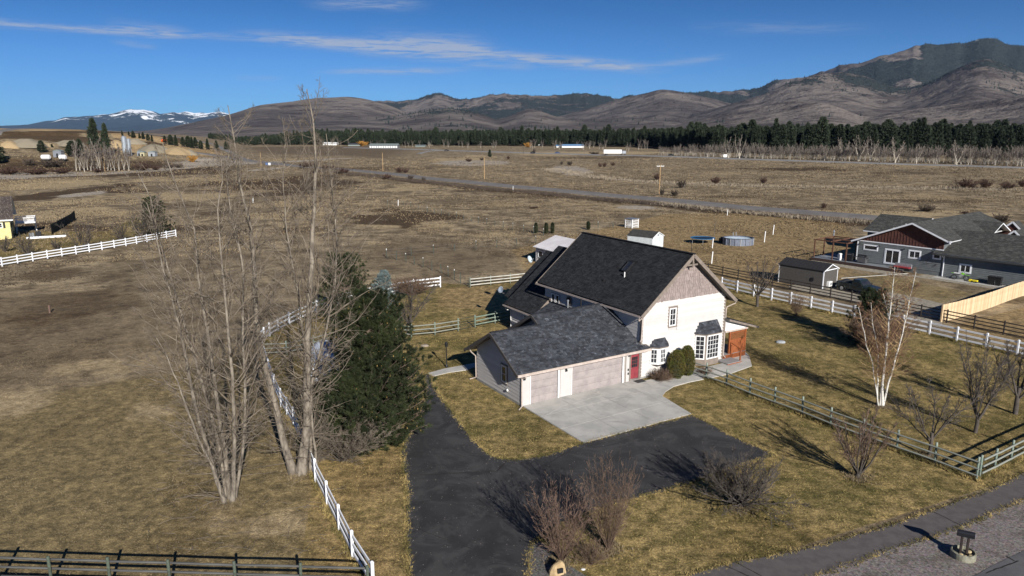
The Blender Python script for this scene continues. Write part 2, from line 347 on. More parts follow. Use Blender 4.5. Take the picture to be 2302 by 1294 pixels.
def ground_mat():
    m = bpy.data.materials.new('ground_cover'); m.use_nodes = True; t = NT(m.node_tree)
    vec = t.new('ShaderNodeTexCoord').outputs['Object']
    A1 = t.new('ShaderNodeAttribute', dict(attribute_name='ca')); s1 = t.new('ShaderNodeSeparateColor', ins={0: A1.outputs['Color']}); a4 = A1.outputs['Alpha']
    A2 = t.new('ShaderNodeAttribute', dict(attribute_name='cb')); s2 = t.new('ShaderNodeSeparateColor', ins={0: A2.outputs['Color']}); b4 = A2.outputs['Alpha']
    n_big = t.noise(vec, .035, 5, .55); n_mid = t.noise(vec, .22, 6, .62); n_s = t.noise(vec, 1.5, 6, .68); n_f = t.noise(vec, 7.0, 4, .7); n_clump = t.noise(vec, .55, 6, .7, .4)
    c = t.mix(t.ramp(n_mid, .36, .64), (.130, .101, .066), (.36, .29, .19))          # dry pasture
    c = t.mix(t.math('MULTIPLY', t.ramp(n_big, .45, .66), .6), c, (.120, .092, .060))
    c = t.mix(t.math('MULTIPLY', t.ramp(n_clump, .50, .66), .62), c, (.055, .043, .028))
    c = t.mix(t.math('MULTIPLY', t.ramp(n_s, .56, .75), .42), c, (.42, .335, .20))
    def lay(c, wgt, ca, cb, brk=.55, noise=n_s, mixn=n_mid):
        f = t.ramp(t.math('ADD', wgt, t.math('MULTIPLY', t.math('SUBTRACT', noise, .5), brk)), .3, .7)
        return t.mix(f, c, t.mix(t.ramp(mixn, .35, .65), ca, cb))
    f_field = lay(c, b4, (.118, .094, .050), (.245, .19, .10), .3, n_mid, n_s); c = f_field
    c = lay(c, s2.outputs[2], (.085, .063, .042), (.165, .124, .082), .9, n_mid, n_s)       # soil
    c = lay(c, s1.outputs[0], (.265, .205, .120), (.40, .32, .205), .9, n_mid, n_s)           # straw
    c = lay(c, s1.outputs[1], (.058, .040, .024), (.095, .066, .040), .9, n_mid, n_s)          # dark sedge
    c = lay(c, s2.outputs[0], (.24, .21, .175), (.40, .36, .31), .9, n_s, n_f)                # pale reeds / gravel
    # lawn: green-brown thatch, straw blades, mossy dark clumps
    lawn = t.mix(t.ramp(n_s, .34, .66), (.112, .092, .036), (.335, .25, .115))
    lawn = t.mix(t.math('MULTIPLY', t.ramp(n_mid, .46, .62), .62), lawn, (.075, .072, .022))
    lawn = t.mix(t.math('MULTIPLY', t.ramp(n_f, .54, .70), .55), lawn, (.47, .37, .19))
    lawn = t.mix(t.math('MULTIPLY', t.ramp(n_clump, .5, .66), .45), lawn, (.058, .052, .018))
    fg = t.ramp(t.math('ADD', s1.outputs[2], t.math('MULTIPLY', t.math('SUBTRACT', n_s, .5), .3)), .35, .65)
    c = t.mix(fg, c, lawn)
    golden = t.mix(t.ramp(n_s, .35, .65), (.165, .118, .058), (.37, .265, .135)); golden = t.mix(t.math('MULTIPLY', t.ramp(n_clump, .5, .68), .55), golden, (.085, .064, .032))
    fo = t.ramp(t.math('ADD', s2.outputs[1], t.math('MULTIPLY', t.math('SUBTRACT', n_mid, .5), .6)), .3, .75)
    c = t.mix(t.math('MULTIPLY', fo, .8), c, golden)
    c = lay(c, a4, (.27, .195, .11), (.39, .29, .17), .7, n_mid, n_big)                     # quarry sand
    n_v = t.noise(vec, .11, 4, .6, .8); c = t.mix(t.math('MULTIPLY', t.ramp(n_v, .5, .66), .38), c, t.mix(1.0, c, (.50, .46, .42), 'MULTIPLY')); n_ff = t.ramp(t.noise(vec, 13.0, 3, .7), .3, .7); c = t.mix(1.0, c, t.mix(n_ff, (.60, .60, .60), (1.42, 1.40, 1.36)), 'MULTIPLY'); n_g = t.ramp(t.noise(vec, 3.4, 4, .75), .32, .68); c = t.mix(1.0, c, t.mix(n_g, (.74, .74, .75), (1.28, 1.26, 1.22)), 'MULTIPLY'); n_h = t.ramp(t.noise(vec, .9, 5, .75), .34, .66); c = t.mix(1.0, c, t.mix(n_h, (.80, .80, .81), (1.22, 1.20, 1.16)), 'MULTIPLY')
    c = t.mix(1.0, c, t.mix(n_f, (.72, .72, .72), (1.25, 1.25, 1.25)), 'MULTIPLY')
    p = t.new('ShaderNodeBsdfPrincipled', ins={'Base Color': c, 'Roughness': 1.0, 'Specular IOR Level': .1})
    hgt = t.math('ADD', t.math('MULTIPLY', n_f, .05), t.math('MULTIPLY', n_s, .07)); hgt = t.math('ADD', hgt, t.math('MULTIPLY', n_clump, .09))
    bn = t.new('ShaderNodeBump', ins={'Height': hgt, 'Strength': .75, 'Distance': 1.0}); t.l.new(bn.outputs[0], p.inputs['Normal'])
    t.new('ShaderNodeOutputMaterial', ins={'Surface': p.outputs[0]}); return m
M_ground = ground_mat()
gm = npmesh('ground', np.stack([X, Y, Z], -1).reshape(-1, 3), Fq, M_ground, smooth=True)
grey = mx(grey, gravel_yard, .9)
attr4(gm, 'ca', np.stack([straw, dark, green, ochre], -1).reshape(-1, 4))
attr4(gm, 'cb', np.stack([grey, gold, soil, field], -1).reshape(-1, 4))
mkobj('ground', gm, kind='structure')

# ------------------------------------------------------------------ hills and mountains
def layer(D, r0, pts, cover, lo=0.0):
    a = np.array([azel(*p) for p in pts]); return dict(D=D, r0=r0, a=a[:, 0], e=a[:, 1], c=cover, lo=lo)
LAY = dict(
 A=layer(9500, 4800, [(560, 275), (700, 245), (780, 232), (829, 226), (889, 226), (936, 223), (963, 212), (980, 209), (997, 213), (1024, 223), (1068, 219), (1102, 213), (1146, 208), (1173, 211), (1203, 214), (1264, 214), (1322, 210), (1356, 214), (1386, 218), (1424, 214), (1470, 212), (1560, 222), (1650, 240)], .66),
 B=layer(6000, 2300, [(220, 299), (340, 292), (380, 285), (430, 275), (506, 258), (540, 249), (583, 235), (650, 229), (710, 220), (774, 216), (795, 217), (829, 223), (860, 229), (889, 240), (930, 262), (980, 285), (1050, 297)], .03),
 B2=layer(6800, 2800, [(1000, 292), (1119, 274), (1250, 262), (1330, 240), (1380, 224), (1420, 213), (1451, 208), (1485, 198.5), (1512, 201), (1545, 206), (1600, 218), (1650, 232), (1720, 258), (1800, 284)], .07),
 B3=layer(4700, 1900, [(640, 296), (780, 270), (892, 258), (940, 250), (1010, 241), (1060, 248), (1119, 270), (1150, 258), (1186, 243), (1215, 248), (1247, 261), (1300, 268), (1400, 262), (1500, 266), (1600, 282), (1700, 294)], .06),
 C=layer(9000, 3600, [(1380, 250), (1500, 210), (1560, 205.5), (1581, 206.5), (1652, 206.5), (1703, 196), (1744, 179), (1771, 175.6), (1802, 176), (1832, 162), (1880, 149), (1921, 141), (1965, 128), (2016, 113), (2050, 99), (2084, 96.5), (2118, 95.5), (2186, 90), (2220, 86), (2254, 91), (2288, 96), (2302, 99), (2420, 118), (2600, 110), (2900, 150)], .93, .5),
 Dl=layer(5600, 2300, [(1380, 294), (1540, 262), (1600, 244), (1650, 228), (1717, 210), (1778, 182), (1839, 165), (1880, 160), (1907, 161), (1948, 170), (1992, 189), (2030, 196), (2084, 182), (2135, 158), (2179, 140), (2206, 131), (2235, 134), (2262, 148), (2302, 165), (2450, 190), (2700, 170)], .09),
 E=layer(3600, 1500, [(1430, 296), (1540, 277), (1640, 252), (1744, 231), (1800, 226), (1846, 227), (1880, 236), (1914, 250), (1945, 262), (1990, 254), (2050, 245), (2150, 232), (2302, 216), (2600, 190), (2900, 180)], .015))
ha = np.linspace(rad(-46), rad(46), 1150); hr = np.geomspace(1350, 15000, 250)
HA, HR = np.meshgrid(ha, hr); HX = HR * np.sin(HA); HY = HR * np.cos(HA)
Hh = np.full_like(HX, -12.0); cov = np.zeros_like(HX)
for k, (nm, L) in enumerate(LAY.items()):
    wv = (vnoise(HA * 9 + 7 * k, HA * 0 + 3.3 * k) - .5) * .16
    D = L['D'] * (1 + wv)
    e = np.interp(HA, L['a'], L['e'], left=-.004, right=-.004 if L['a'][-1] < rad(40) else L['e'][-1])
    row = e[0]; kr = np.exp(-.5 * (np.arange(-14, 15) / 3.0) ** 2); kr /= kr.sum(); row = np.convolve(np.pad(row, 14, mode='edge'), kr, 'valid'); row = row + ((vnoise(ha * 190 + k, ha * 0) - .5) * .0022 + (vnoise(ha * 70 + k, ha * 0) - .5) * .0028) * (nm in ('A', 'C')); e = np.broadcast_to(row, HA.shape)
    crest = CAM_H + D * e
    s = np.clip((HR - L['r0']) / (D - L['r0']), 0, 1); sh = s ** 1.35 * (1.0 - .12 * np.sin(s * math.pi))
    back = np.clip((HR - D) / (D * .5), 0, 1)
    prof = np.where(HR < D, sh, 1 - back ** 1.2)
    wx = HX + 300 * (fbm(HX / 1400 + 3, HY / 1400, 3) - .5); wy = HY + 300 * (fbm(HX / 1400 + 30, HY / 1400, 3) - .5)
    gul = .72 * ridged(wx / 2300 + k * 3.7, wy / 2600 + k, 2) + .28 * ridged(wx / 700 + k, wy / 900 + 3 * k, 3)
    g2 = ridged(wx / 560 + k, wy / 760, 4)
    rel = (1 - .60 * (1 - gul) * np.minimum(1, 2.4 * (1 - s)) - .17 * (1 - g2) * np.minimum(1, 3.2 * (1 - s)))
    hh = crest * prof * np.where(HR < D, rel, 1) - 8 * (1 - np.minimum(s * 5, 1))
    hit = hh > Hh
    cn = fbm(HX / 520 + 11 * k, HY / 520, 5); valley = (1 - gul)
    c = L['c'] + np.zeros_like(HX)
    if nm == 'C': c = .97 * sstep(.24, .56, s + (cn - .5) * .8) * (1 - .95 * sstep(.62, .70, fbm(HX / 800 + 3, HY / 1200 + 8, 4)))
    elif nm == 'A': c = np.clip(.46 + 2.6 * (cn - .47) + .9 * (valley - .35), .02, .98)
    elif nm == 'B2': c = .05 + .85 * sstep(.78, .92, s) * sstep(L['a'][11], L['a'][12], HA) + .5 * sstep(.62, .78, valley) * sstep(.4, .6, cn)
    elif nm in ('Dl', 'B3'): c = .02 + .75 * sstep(.50, .72, valley) * sstep(.44, .60, cn + .22 * (s - .5)) + .4 * sstep(.58, .7, cn) * s
    elif nm == 'B': c = .015 + .6 * sstep(.66, .8, valley) * sstep(.55, .66, cn)
    cov = np.where(hit, c, cov); Hh = np.maximum(Hh, hh)
Hh = Hh + (fbm(HX / 320, HY / 320, 3) - .5) * np.clip(Hh, 0, 320) * .04
for _ in range(1):
    for ax in (0, 1): Hh = .5 * Hh + .25 * (np.roll(Hh, 1, ax) + np.roll(Hh, -1, ax))
Hh = Hh + (fbm(HX / 320, HY / 320, 3) - .5) * np.clip(Hh, 0, 320) * .05
nh, nw = HX.shape; idx = np.arange(nh * nw).reshape(nh, nw)
Fh = np.stack([idx[:-1, :-1], idx[1:, :-1], idx[1:, 1:], idx[:-1, 1:]], -1).reshape(-1, 4)[:, ::-1]
snow_m = sstep(rad(20), rad(24), HA) * .85 * sstep(820, 1000, Hh) * (LAY['C']['D'] * .8 < HR)
def hill_mat():
    m = bpy.data.materials.new('hill_grass'); m.use_nodes = True; t = NT(m.node_tree)
    vec = t.new('ShaderNodeTexCoord').outputs['Object']
    A1 = t.new('ShaderNodeAttribute', dict(attribute_name='ca')); s1 = t.new('ShaderNodeSeparateColor', ins={0: A1.outputs['Color']})
    n1 = t.noise(vec, .0011, 6, .6, .3); n2 = t.noise(vec, .006, 6, .65); n3 = t.noise(vec, .03, 3, .7)
    c = t.mix(t.ramp(n1, .38, .62), (.082, .070, .066), (.168, .144, .128))
    c = t.mix(t.math('MULTIPLY', t.ramp(n2, .48, .62), .75), c, (.055, .044, .042))
    c = t.mix(t.math('MULTIPLY', t.ramp(n2, .42, .3), .5), c, (.235, .185, .140))
    geo = t.new('ShaderNodeNewGeometry'); pt = t.math('SUBTRACT', t.ramp(geo.outputs['Pointiness'], .44, .56), 0.0)
    f = t.ramp(t.math('ADD', s1.outputs[0], t.math('ADD', t.math('MULTIPLY', n2, 1.5), t.math('MULTIPLY', n3, 1.7))), 2.02, 2.16)
    c = t.mix(f, c, t.mix(n3, (.010, .014, .015), (.050, .058, .054)))
    fs = t.ramp(t.math('ADD', s1.outputs[1], t.math('ADD', t.math('MULTIPLY', n3, .5), t.math('MULTIPLY', n2, .9))), 1.56, 1.66)
    c = t.mix(fs, c, (.75, .78, .82))
    p = t.new('ShaderNodeBsdfPrincipled', ins={'Base Color': c, 'Roughness': 1.0, 'Specular IOR Level': .05})
    bn = t.new('ShaderNodeBump', ins={'Height': t.math('ADD', t.math('MULTIPLY', n2, 75.0), t.math('MULTIPLY', f, 12.0)), 'Strength': .9, 'Distance': 1.0}); t.l.new(bn.outputs[0], p.inputs['Normal'])
    t.new('ShaderNodeOutputMaterial', ins={'Surface': p.outputs[0]}); return m
hm = npmesh('hills', np.stack([HX, HY, Hh], -1).reshape(-1, 3), Fh, hill_mat(), smooth=True)
attr4(hm, 'ca', np.stack([cov, snow_m, cov * 0, cov * 0 + 1], -1).reshape(-1, 4))
mkobj('hills', hm, kind='structure')

# snowy range far behind
sp = [(-500, 285), (-200, 284), (0, 282), (63, 279), (100, 271), (139, 263), (195, 256), (243, 253), (275, 248), (296, 244.5), (312, 246), (323, 246), (345, 249), (360, 254), (372, 252), (390, 249.5), (402, 252), (417, 250.5), (435, 253), (456, 249), (470, 251), (490, 249), (511, 254), (560, 262), (700, 275), (900, 290)]
sa = np.array([azel(*p) for p in sp])
ma = np.linspace(rad(-50), rad(-8), 620); mr = np.linspace(17000, 30000, 110)
MA, MR = np.meshgrid(ma, mr); MX = MR * np.sin(MA); MY = MR * np.cos(MA)
D = 25500 * (1 + (vnoise(MA * 60, MA * 0) - .5) * .06)
cr = CAM_H + D * np.interp(MA, sa[:, 0], sa[:, 1]); s = np.clip((MR - 17000) / (D - 17000), 0, 1)
rg = ridged(MX / 2300 + 5, MY / 4200, 6); rg2 = ridged(MX / 900, MY / 1500 + 4, 5)
mh = cr * np.where(MR < D, s ** .9 * (1 - .5 * (1 - rg) * np.minimum(1, 2.2 * (1 - s)) - .2 * (1 - rg2) * np.minimum(1, 3 * (1 - s))), 1 - np.clip((MR - D) / 9000, 0, 1)) - 20
mh = mh + (rg2 - .6) * 110 * s
nh, nw = MX.shape; idx = np.arange(nh * nw).reshape(nh, nw)
Fm = np.stack([idx[:-1, :-1], idx[1:, :-1], idx[1:, 1:], idx[:-1, 1:]], -1).reshape(-1, 4)[:, ::-1]
def snow_mat():
    m = bpy.data.materials.new('snowy_rock'); m.use_nodes = True; t = NT(m.node_tree)
    vec = t.new('ShaderNodeTexCoord').outputs['Object']; sepp = t.new('ShaderNodeSeparateXYZ', ins={0: vec})
    n1 = t.noise(vec, .0007, 6, .65, .5); n2 = t.noise(vec, .0035, 5, .7)
    geo = t.new('ShaderNodeNewGeometry'); nsep = t.new('ShaderNodeSeparateXYZ', ins={0: geo.outputs['Normal']})
    c = t.mix(n2, (.020, .034, .046), (.040, .058, .066))  # forested slopes, with distance-haze blue put into their base colour
    hgt = t.math('DIVIDE', sepp.outputs[2], 800.0)
    az_ = t.math('ARCTAN2', sepp.outputs[0], sepp.outputs[1])
    lim = t.ramp(az_, rad(-35.5), rad(-30))
    f = t.math('ADD', hgt, t.math('MULTIPLY', t.math('SUBTRACT', n1, .5), 1.7)); f = t.math('ADD', f, t.math('MULTIPLY', t.math('SUBTRACT', n2, .5), 1.5))
    f = t.math('MULTIPLY', t.ramp(f, .70, .82), lim)
    c = t.mix(f, c, (.86, .88, .90))
    p = t.new('ShaderNodeBsdfPrincipled', ins={'Base Color': c, 'Roughness': .9, 'Specular IOR Level': .1})
    t.new('ShaderNodeOutputMaterial', ins={'Surface': p.outputs[0]}); return m
mkobj('snowy_mountains', npmesh('snowy_mountains', np.stack([MX, MY, mh], -1).reshape(-1, 3), Fm, snow_mat(), smooth=True), kind='structure')

# pines on the hills, one mass of low trees
M_farpine = mat('far_pine_needles', (.026, .034, .028), (.012, .018, .016), scale=.05, tint=.8)
rs = np.random.RandomState(3)
u = rs.randint(1, nh * 0 + HX.shape[0] - 1, 400000); v = rs.randint(1, HX.shape[1] - 1, 400000)
keep = (rs.rand(400000) < np.clip(cov[u, v], 0, 1) ** 1.6 * 1.1 * np.clip(HR[u, v] / 9000, .3, 1.4)) & (Hh[u, v] > 30)
u, v = u[keep][:46000], v[keep][:46000]; n = len(u)
jx = rs.rand(n)[:, None]; a0 = HA[u, v] + (rs.rand(n) - .5) * (ha[1] - ha[0]) * 1.0; r0 = HR[u, v]
bx_, by_ = r0 * np.sin(a0), r0 * np.cos(a0); bz = Hh[u, v] - 2; th = rs.uniform(10, 22, n); tr = th * rs.uniform(.17, .28, n)
ang = np.arange(4) * math.pi / 2; ring = np.stack([bx_[:, None] + tr[:, None] * np.cos(ang), by_[:, None] + tr[:, None] * np.sin(ang), bz[:, None] + np.zeros((n, 4))], -1)
V = np.concatenate([ring, np.stack([bx_, by_, bz + th], -1)[:, None]], 1).reshape(-1, 3)
b = (np.arange(n) * 5)[:, None, None]; Ft = np.array([[0, 1, 4], [1, 2, 4], [2, 3, 4], [3, 0, 4]])[None] + b
me = npmesh('hillside_pines', V, Ft.reshape(-1, 3), M_farpine, tint=np.repeat(rs.rand(n), 4))
mkobj('hillside_pines', me, label='dark pines scattered over the hillsides', kind='stuff')

# ------------------------------------------------------------------ roads, drives and paths
def densify(p, step=.5, closed=True, wob=0.0, seed=0):
    out = []; n = len(p)
    for i in range(n if closed else n - 1):
        a = np.array(p[i][:2], float); b = np.array(p[(i + 1) % n][:2], float); L = np.hypot(*(b - a)); k = max(1, int(L / step))
        for j in range(k): out.append(a + (b - a) * j / k)
    if not closed: out.append(np.array(p[-1][:2], float))
    o = np.array(out)
    if wob: o[:, 0] += (fbm(o[:, 0] / .8 + seed, o[:, 1] / .8, 3) - .5) * 2 * wob; o[:, 1] += (fbm(o[:, 0] / .8 + 50 + seed, o[:, 1] / .8, 3) - .5) * 2 * wob
    return o
def smooth_pts(p, closed=False, it=2):
    p = [np.array(q[:2], float) for q in p]
    for _ in range(it):
        n = len(p); q = []
        if not closed: q.append(p[0])
        for i in range(n if closed else n - 1):
            a, b = p[i], p[(i + 1) % n]; q += [a * .75 + b * .25, a * .25 + b * .75]
        if not closed: q.append(p[-1])
        p = q
    return p
def sheet(name, pts, z, m, thick=.06, step=.35, wob=.0, kind='structure', parent=None, smooth=0, seed=0, **k):
    if smooth: pts = smooth_pts(pts, True, smooth)
    o = densify(pts, step, True, wob, seed)
    area = np.sum(o[:, 0] * np.roll(o[:, 1], -1) - np.roll(o[:, 0], -1) * o[:, 1])
    if area < 0: o = o[::-1]
    b = MB(); b.prism([(q[0], q[1], z - thick) for q in o], (0, 0, thick)); return b.build(name, m, parent, kind=kind, **k)
def strip(name, pts, wd, m, lift=.15, step=3.0, skirt=.5, wob=.15):
    p = densify(smooth_pts(pts, False, 2), step, False); d = np.gradient(p, axis=0); d /= np.hypot(d[:, 0], d[:, 1])[:, None]; nrm = np.stack([-d[:, 1], d[:, 0]], 1)
    w = wd / 2 * np.ones(len(p)); offs = [-1, -1, -.5, 0, .5, 1, 1]; V = []
    for j, o in enumerate(offs):
        q = p + nrm * ((w + (vnoise(p[:, 0] / 4 + j, p[:, 1] / 4) - .5) * wob * (abs(o) == 1)) * o)[:, None]
        if j in (0, 6): q = q + nrm * (skirt * (1 if o > 0 else -1))
        z = Hg(p[:, 0], p[:, 1]) + lift + (0 if j not in (0, 6) else -lift - .25); V.append(np.column_stack([q, z]))
    V = np.stack(V, 1); n = len(p); idx = np.arange(n * 7).reshape(n, 7)
    F = np.stack([idx[:-1, :-1], idx[:-1, 1:], idx[1:, 1:], idx[1:, :-1]], -1).reshape(-1, 4)
    return mkobj(name, npmesh(name, V.reshape(-1, 3), F, m, smooth=False), kind='structure')
def spk(dark, scale):
    return lambda t, vec, c: t.mix(t.math('MULTIPLY', t.ramp(t.noise(vec, scale, 2, .7), .56, .62), .6), c, dark)
def asphalt_extra(t, vec, c):
    c = t.mix(t.math('MULTIPLY', t.ramp(t.noise(vec, .35, 7, .7, 1.6), .46, .62), .7), c, (.066, .063, .061))
    c = t.mix(t.math('MULTIPLY', t.ramp(t.noise(vec, 1.1, 6, .7), .60, .74), .45), c, (.078, .072, .067))
    return t.mix(t.math('MULTIPLY', t.ramp(t.noise(vec, 9, 2, .5), .70, .74), .8), c, (.11, .10, .09))
M_asph = mat('driveway_asphalt', (.040, .039, .040), (.027, .0265, .027), rough=.78, scale=.6, bump=.35, bscale=60, spec=.3, extra=asphalt_extra)
def path_extra(t, vec, c):
    c = t.mix(t.math('MULTIPLY', t.ramp(t.noise(vec, .5, 6, .7), .5, .7), .5), c, (.10, .085, .08))
    return t.mix(t.math('MULTIPLY', t.ramp(t.noise(vec, .9, 4, .6, .6), .69, .73), .9), c, (.25, .215, .165))
M_path = mat('old_asphalt', (.115, .102, .098), (.088, .078, .076), rough=.9, scale=2.0, bump=.4, bscale=50, extra=path_extra)
def grav_extra(t, vec, c):
    v = t.new('ShaderNodeTexVoronoi', ins={'Vector': vec, 'Scale': 11.0}); cc = t.new('ShaderNodeHueSaturation', ins={'Color': v.outputs['Color'], 'Saturation': .25, 'Value': .62})
    c = t.mix(.65, c, t.mix(1.0, c, cc.outputs[0], 'OVERLAY'))
    return t.mix(t.math('MULTIPLY', t.ramp(t.noise(vec, .8, 5, .65), .5, .66), .55), c, (.085, .07, .055))
M_gravel = mat('roadside_gravel', (.29, .25, .232), (.15, .13, .12), rough=.95, scale=9, detail=6, bump=1.6, bscale=22, extra=grav_extra)
M_gravel2 = mat('grey_gravel', (.19, .175, .165), (.09, .085, .08), rough=.95, scale=12, detail=6, bump=1.6, bscale=26, extra=grav_extra)
M_pale = mat('pale_crushed_rock', (.36, .32, .25), (.20, .175, .14), rough=.95, scale=3, detail=8, bump=1.2, bscale=12)
M_croad = mat('county_road', (.18, .165, .153), (.14, .127, .118), rough=.9, scale=.3, bump=.2)
M_hway = mat('highway_surface', (.24, .23, .22), (.19, .18, .17), rough=.9, scale=.1)
strip('county_road', [G(*p)[:2] for p in county], 6.0, M_croad, .35, skirt=2.0)
hw = [(2800, 392), (2302, 377), (2090, 371), (1880, 365), (1700, 358.5), (1540, 353), (1420, 349.5), (1300, 347), (1180, 343.5), (1060, 340), (960, 336.5), (880, 334), (780, 332)]
strip('highway', [G(*p)[:2] for p in hw], 10.5, M_hway, .5, step=8, skirt=3)
strip('farm_lane', [G(*p)[:2] for p in [(940, 346), (960, 340), (990, 338), (1010, 339)]], 4, M_hway, .3, step=5)
strip('quarry_road', [P(*p)[:2] for p in [(640, 370), (560, 362), (500, 352), (450, 344), (400, 338)]], 9, M_croad, .3, step=6)
drive = [(921, 1500), (921, 1294), (914, 1213), (916, 1108), (911, 1067), (905, 1015), (915, 985), (938, 940), (952, 900), (955, 870), (955, 842), (968, 842), (976, 870), (998, 903), (1028, 943), (1060, 985), (1088, 1013), (1106, 1026), (1130, 1033), (1166, 1034), (1230, 1024), (1308, 997),
         (1554, 934), (1596, 952), (1650, 983), (1740, 1022), (1640, 1054), (1543, 1088), (1491, 1104), (1440, 1117), (1395, 1127), (1340, 1146), (1280, 1172), (1225, 1200), (1195, 1224), (1188, 1250), (1187, 1294), (1187, 1500)]
DRIVE = poly2(drive)
sheet('driveway', DRIVE, .034, M_asph, wob=.13, seed=1)
path_u = [(1100, 1500), (1330, 1400), (1560, 1290), (1655, 1264), (1774, 1243), (1884, 1216), (2018, 1176), (2094, 1149), (2171, 1121), (2228, 1101), (2302, 1063), (2700, 900)]
path_l = [(2800, 960), (2302, 1124), (2247, 1147), (2171, 1182), (2094, 1208), (2018, 1231), (1942, 1258), (1865, 1285), (1700, 1350), (1400, 1500)]
PATH = poly2(path_u + path_l)
sheet('pavement_path', PATH, .030, M_path, wob=.06, seed=2)
VERGE = poly2([(1400, 1500)] + path_l[::-1][1:] + [(2900, 1000), (2302, 1238), (2247, 1264), (2190, 1294), (1900, 1420)])
sheet('gravel_verge', VERGE, .012, M_gravel, wob=.04, seed=3)
sheet('road', poly2([(1900, 1420), (2190, 1294), (2247, 1264), (2302, 1238), (2900, 1000), (3400, 1300), (2700, 1700)]), .026, mat('road_asphalt', (.115, .112, .115), (.088, .086, .09), rough=.9, scale=1.2, bump=.4, bscale=50, extra=path_extra), wob=.03)
GBED = poly2([(1186, 1224), (1200, 1214), (1222, 1222), (1262, 1262), (1330, 1300), (1500, 1400), (1400, 1500), (1186, 1500)])
sheet('gravel_bed', GBED, .018, M_gravel2, wob=.06, seed=4)
# cracks and joints cut in the old path: narrow dark seams, real grooves filled with earth
M_seam = mat('earth_filled_seam', (.030, .025, .022), scale=8)
def seam(a, b, wd, z, host, wob=.03, m=None):
    p = densify([a, b], .12, False, 0); p[:, 0] += (fbm(p[:, 0] * 3, p[:, 1] * 3, 3) - .5) * wob * 4; p[:, 1] += (fbm(p[:, 0] * 3 + 9, p[:, 1] * 3, 3) - .5) * wob * 4
    d = np.gradient(p, axis=0); d /= np.hypot(d[:, 0], d[:, 1])[:, None] + 1e-9; nr_ = np.stack([-d[:, 1], d[:, 0]], 1)
    w_ = (wd / 2 * (.5 + vnoise(p[:, 0] * 5, p[:, 1] * 5)))[:, None]
    L = p + nr_ * w_; R = p - nr_ * w_; n = len(p); V = np.concatenate([np.column_stack([L, np.full(n, z)]), np.column_stack([R, np.full(n, z)])])
    i = np.arange(n - 1); F = np.stack([i + n, i + n + 1, i + 1, i], -1)
    return mkobj(host, npmesh(host, V, F, m or M_seam), kind='structure')
for a, b in (((2094, 1150), (2163, 1183)), ((1655, 1266), (1720, 1300)), ((1628, 1272), (1690, 1300)), ((2262, 1252), (2280, 1262)), ((2215, 1290), (2290, 1262))):
    seam(G(*a)[:2], G(*b)[:2], .055, .036, 'path_joint', .02)
# ------------------------------------------------------------------ building materials
M_siding = mat('cream_painted_siding', (.52, .50, .485), (.49, .47, .455), rough=.75, scale=1.2, detail=6, bump=.1, tint=.16)
M_gsiding = M_siding
M_shake = mat('weathered_taupe_shakes', (.27, .22, .205), (.225, .182, .17), rough=.9, scale=3, tint=.24, bump=.4)
M_trim = mat('taupe_trim', (.225, .185, .155), (.17, .14, .12), rough=.7, scale=3)
M_white = mat('white_paint', (.78, .78, .77), (.68, .67, .66), rough=.5, scale=5)
M_gutter = mat('pinkish_gutter', (.50, .42, .37), (.40, .33, .29), rough=.55, scale=4)
M_gdoor = mat('worn_pink_grey_door_paint', (.34, .295, .285), (.275, .24, .235), rough=.7, scale=1.4, detail=7, tint=.08,
   extra=lambda t, v, c: t.mix(t.math('MULTIPLY', t.ramp(t.noise(v, 1.1, 7, .75, .6), .55, .72), .5), c, (.19, .175, .178)))
M_red = mat('faded_red_door_paint', (.26, .045, .055), (.20, .035, .045), rough=.5, scale=3)
M_glass = mat('dark_window_glass', (.012, .016, .022), (.03, .03, .035), rough=.06, scale=1.5, spec=.8)
M_dark = mat('black_metal', (.02, .02, .022), rough=.4, scale=5)
M_roof = mat('black_composite_shingles', (.033, .034, .037), (.021, .022, .024), rough=.92, scale=1.5, tint=.55, bump=.5, bscale=45, spec=.12)
def roofx(t, v, c): return t.mix(t.math('MULTIPLY', t.ramp(t.noise(v, 2.6, 5, .7), .57, .66), .4), c, (.20, .215, .245))
M_roof2 = mat('grey_black_shingles', (.058, .062, .072), (.036, .039, .047), rough=.9, scale=1.5, tint=.75, bump=.5, bscale=45, spec=.15, extra=roofx)
M_soffit = mat('dark_soffit_boards', (.13, .115, .10), rough=.8)  # one dark tone for roof undersides and slab edges
M_conc = mat('broom_finished_concrete', (.46, .44, .405), (.36, .35, .325), rough=.9, scale=.7, detail=8, bump=.25, bscale=70,
   extra=lambda t, v, c: t.mix(t.math('MULTIPLY', t.ramp(t.noise(v, .42, 7, .7, 1.5), .52, .70), .55), t.mix(t.math('MULTIPLY', t.ramp(t.noise(v, 2.2, 5, .7, 1), .58, .72), .4), c, (.27, .265, .25)), (.235, .23, .22)))
M_found = mat('foundation_concrete', (.32, .31, .29), rough=.9)
M_metalroof = mat('white_metal_roofing', (.55, .53, .54), (.47, .45, .46), rough=.45, scale=.6, metallic=.0)
M_deck = mat('grey_deck_boards', (.30, .29, .29), (.22, .21, .21), rough=.8, scale=3, tint=.25, stretch=(1, 8, 1))
M_cedar = mat('orange_stained_cedar', (.36, .115, .040), (.24, .07, .025), rough=.65, scale=3, tint=.3, stretch=(6, 6, 1))
M_pipe = mat('galvanised_metal', (.55, .57, .60), rough=.35, metallic=.7)
TH = rad(31.4); HO = (0.6428, 46.3296)
def huv(u, v): return (HO[0] + u * math.cos(TH) - v * math.sin(TH), HO[1] + u * math.sin(TH) + v * math.cos(TH))

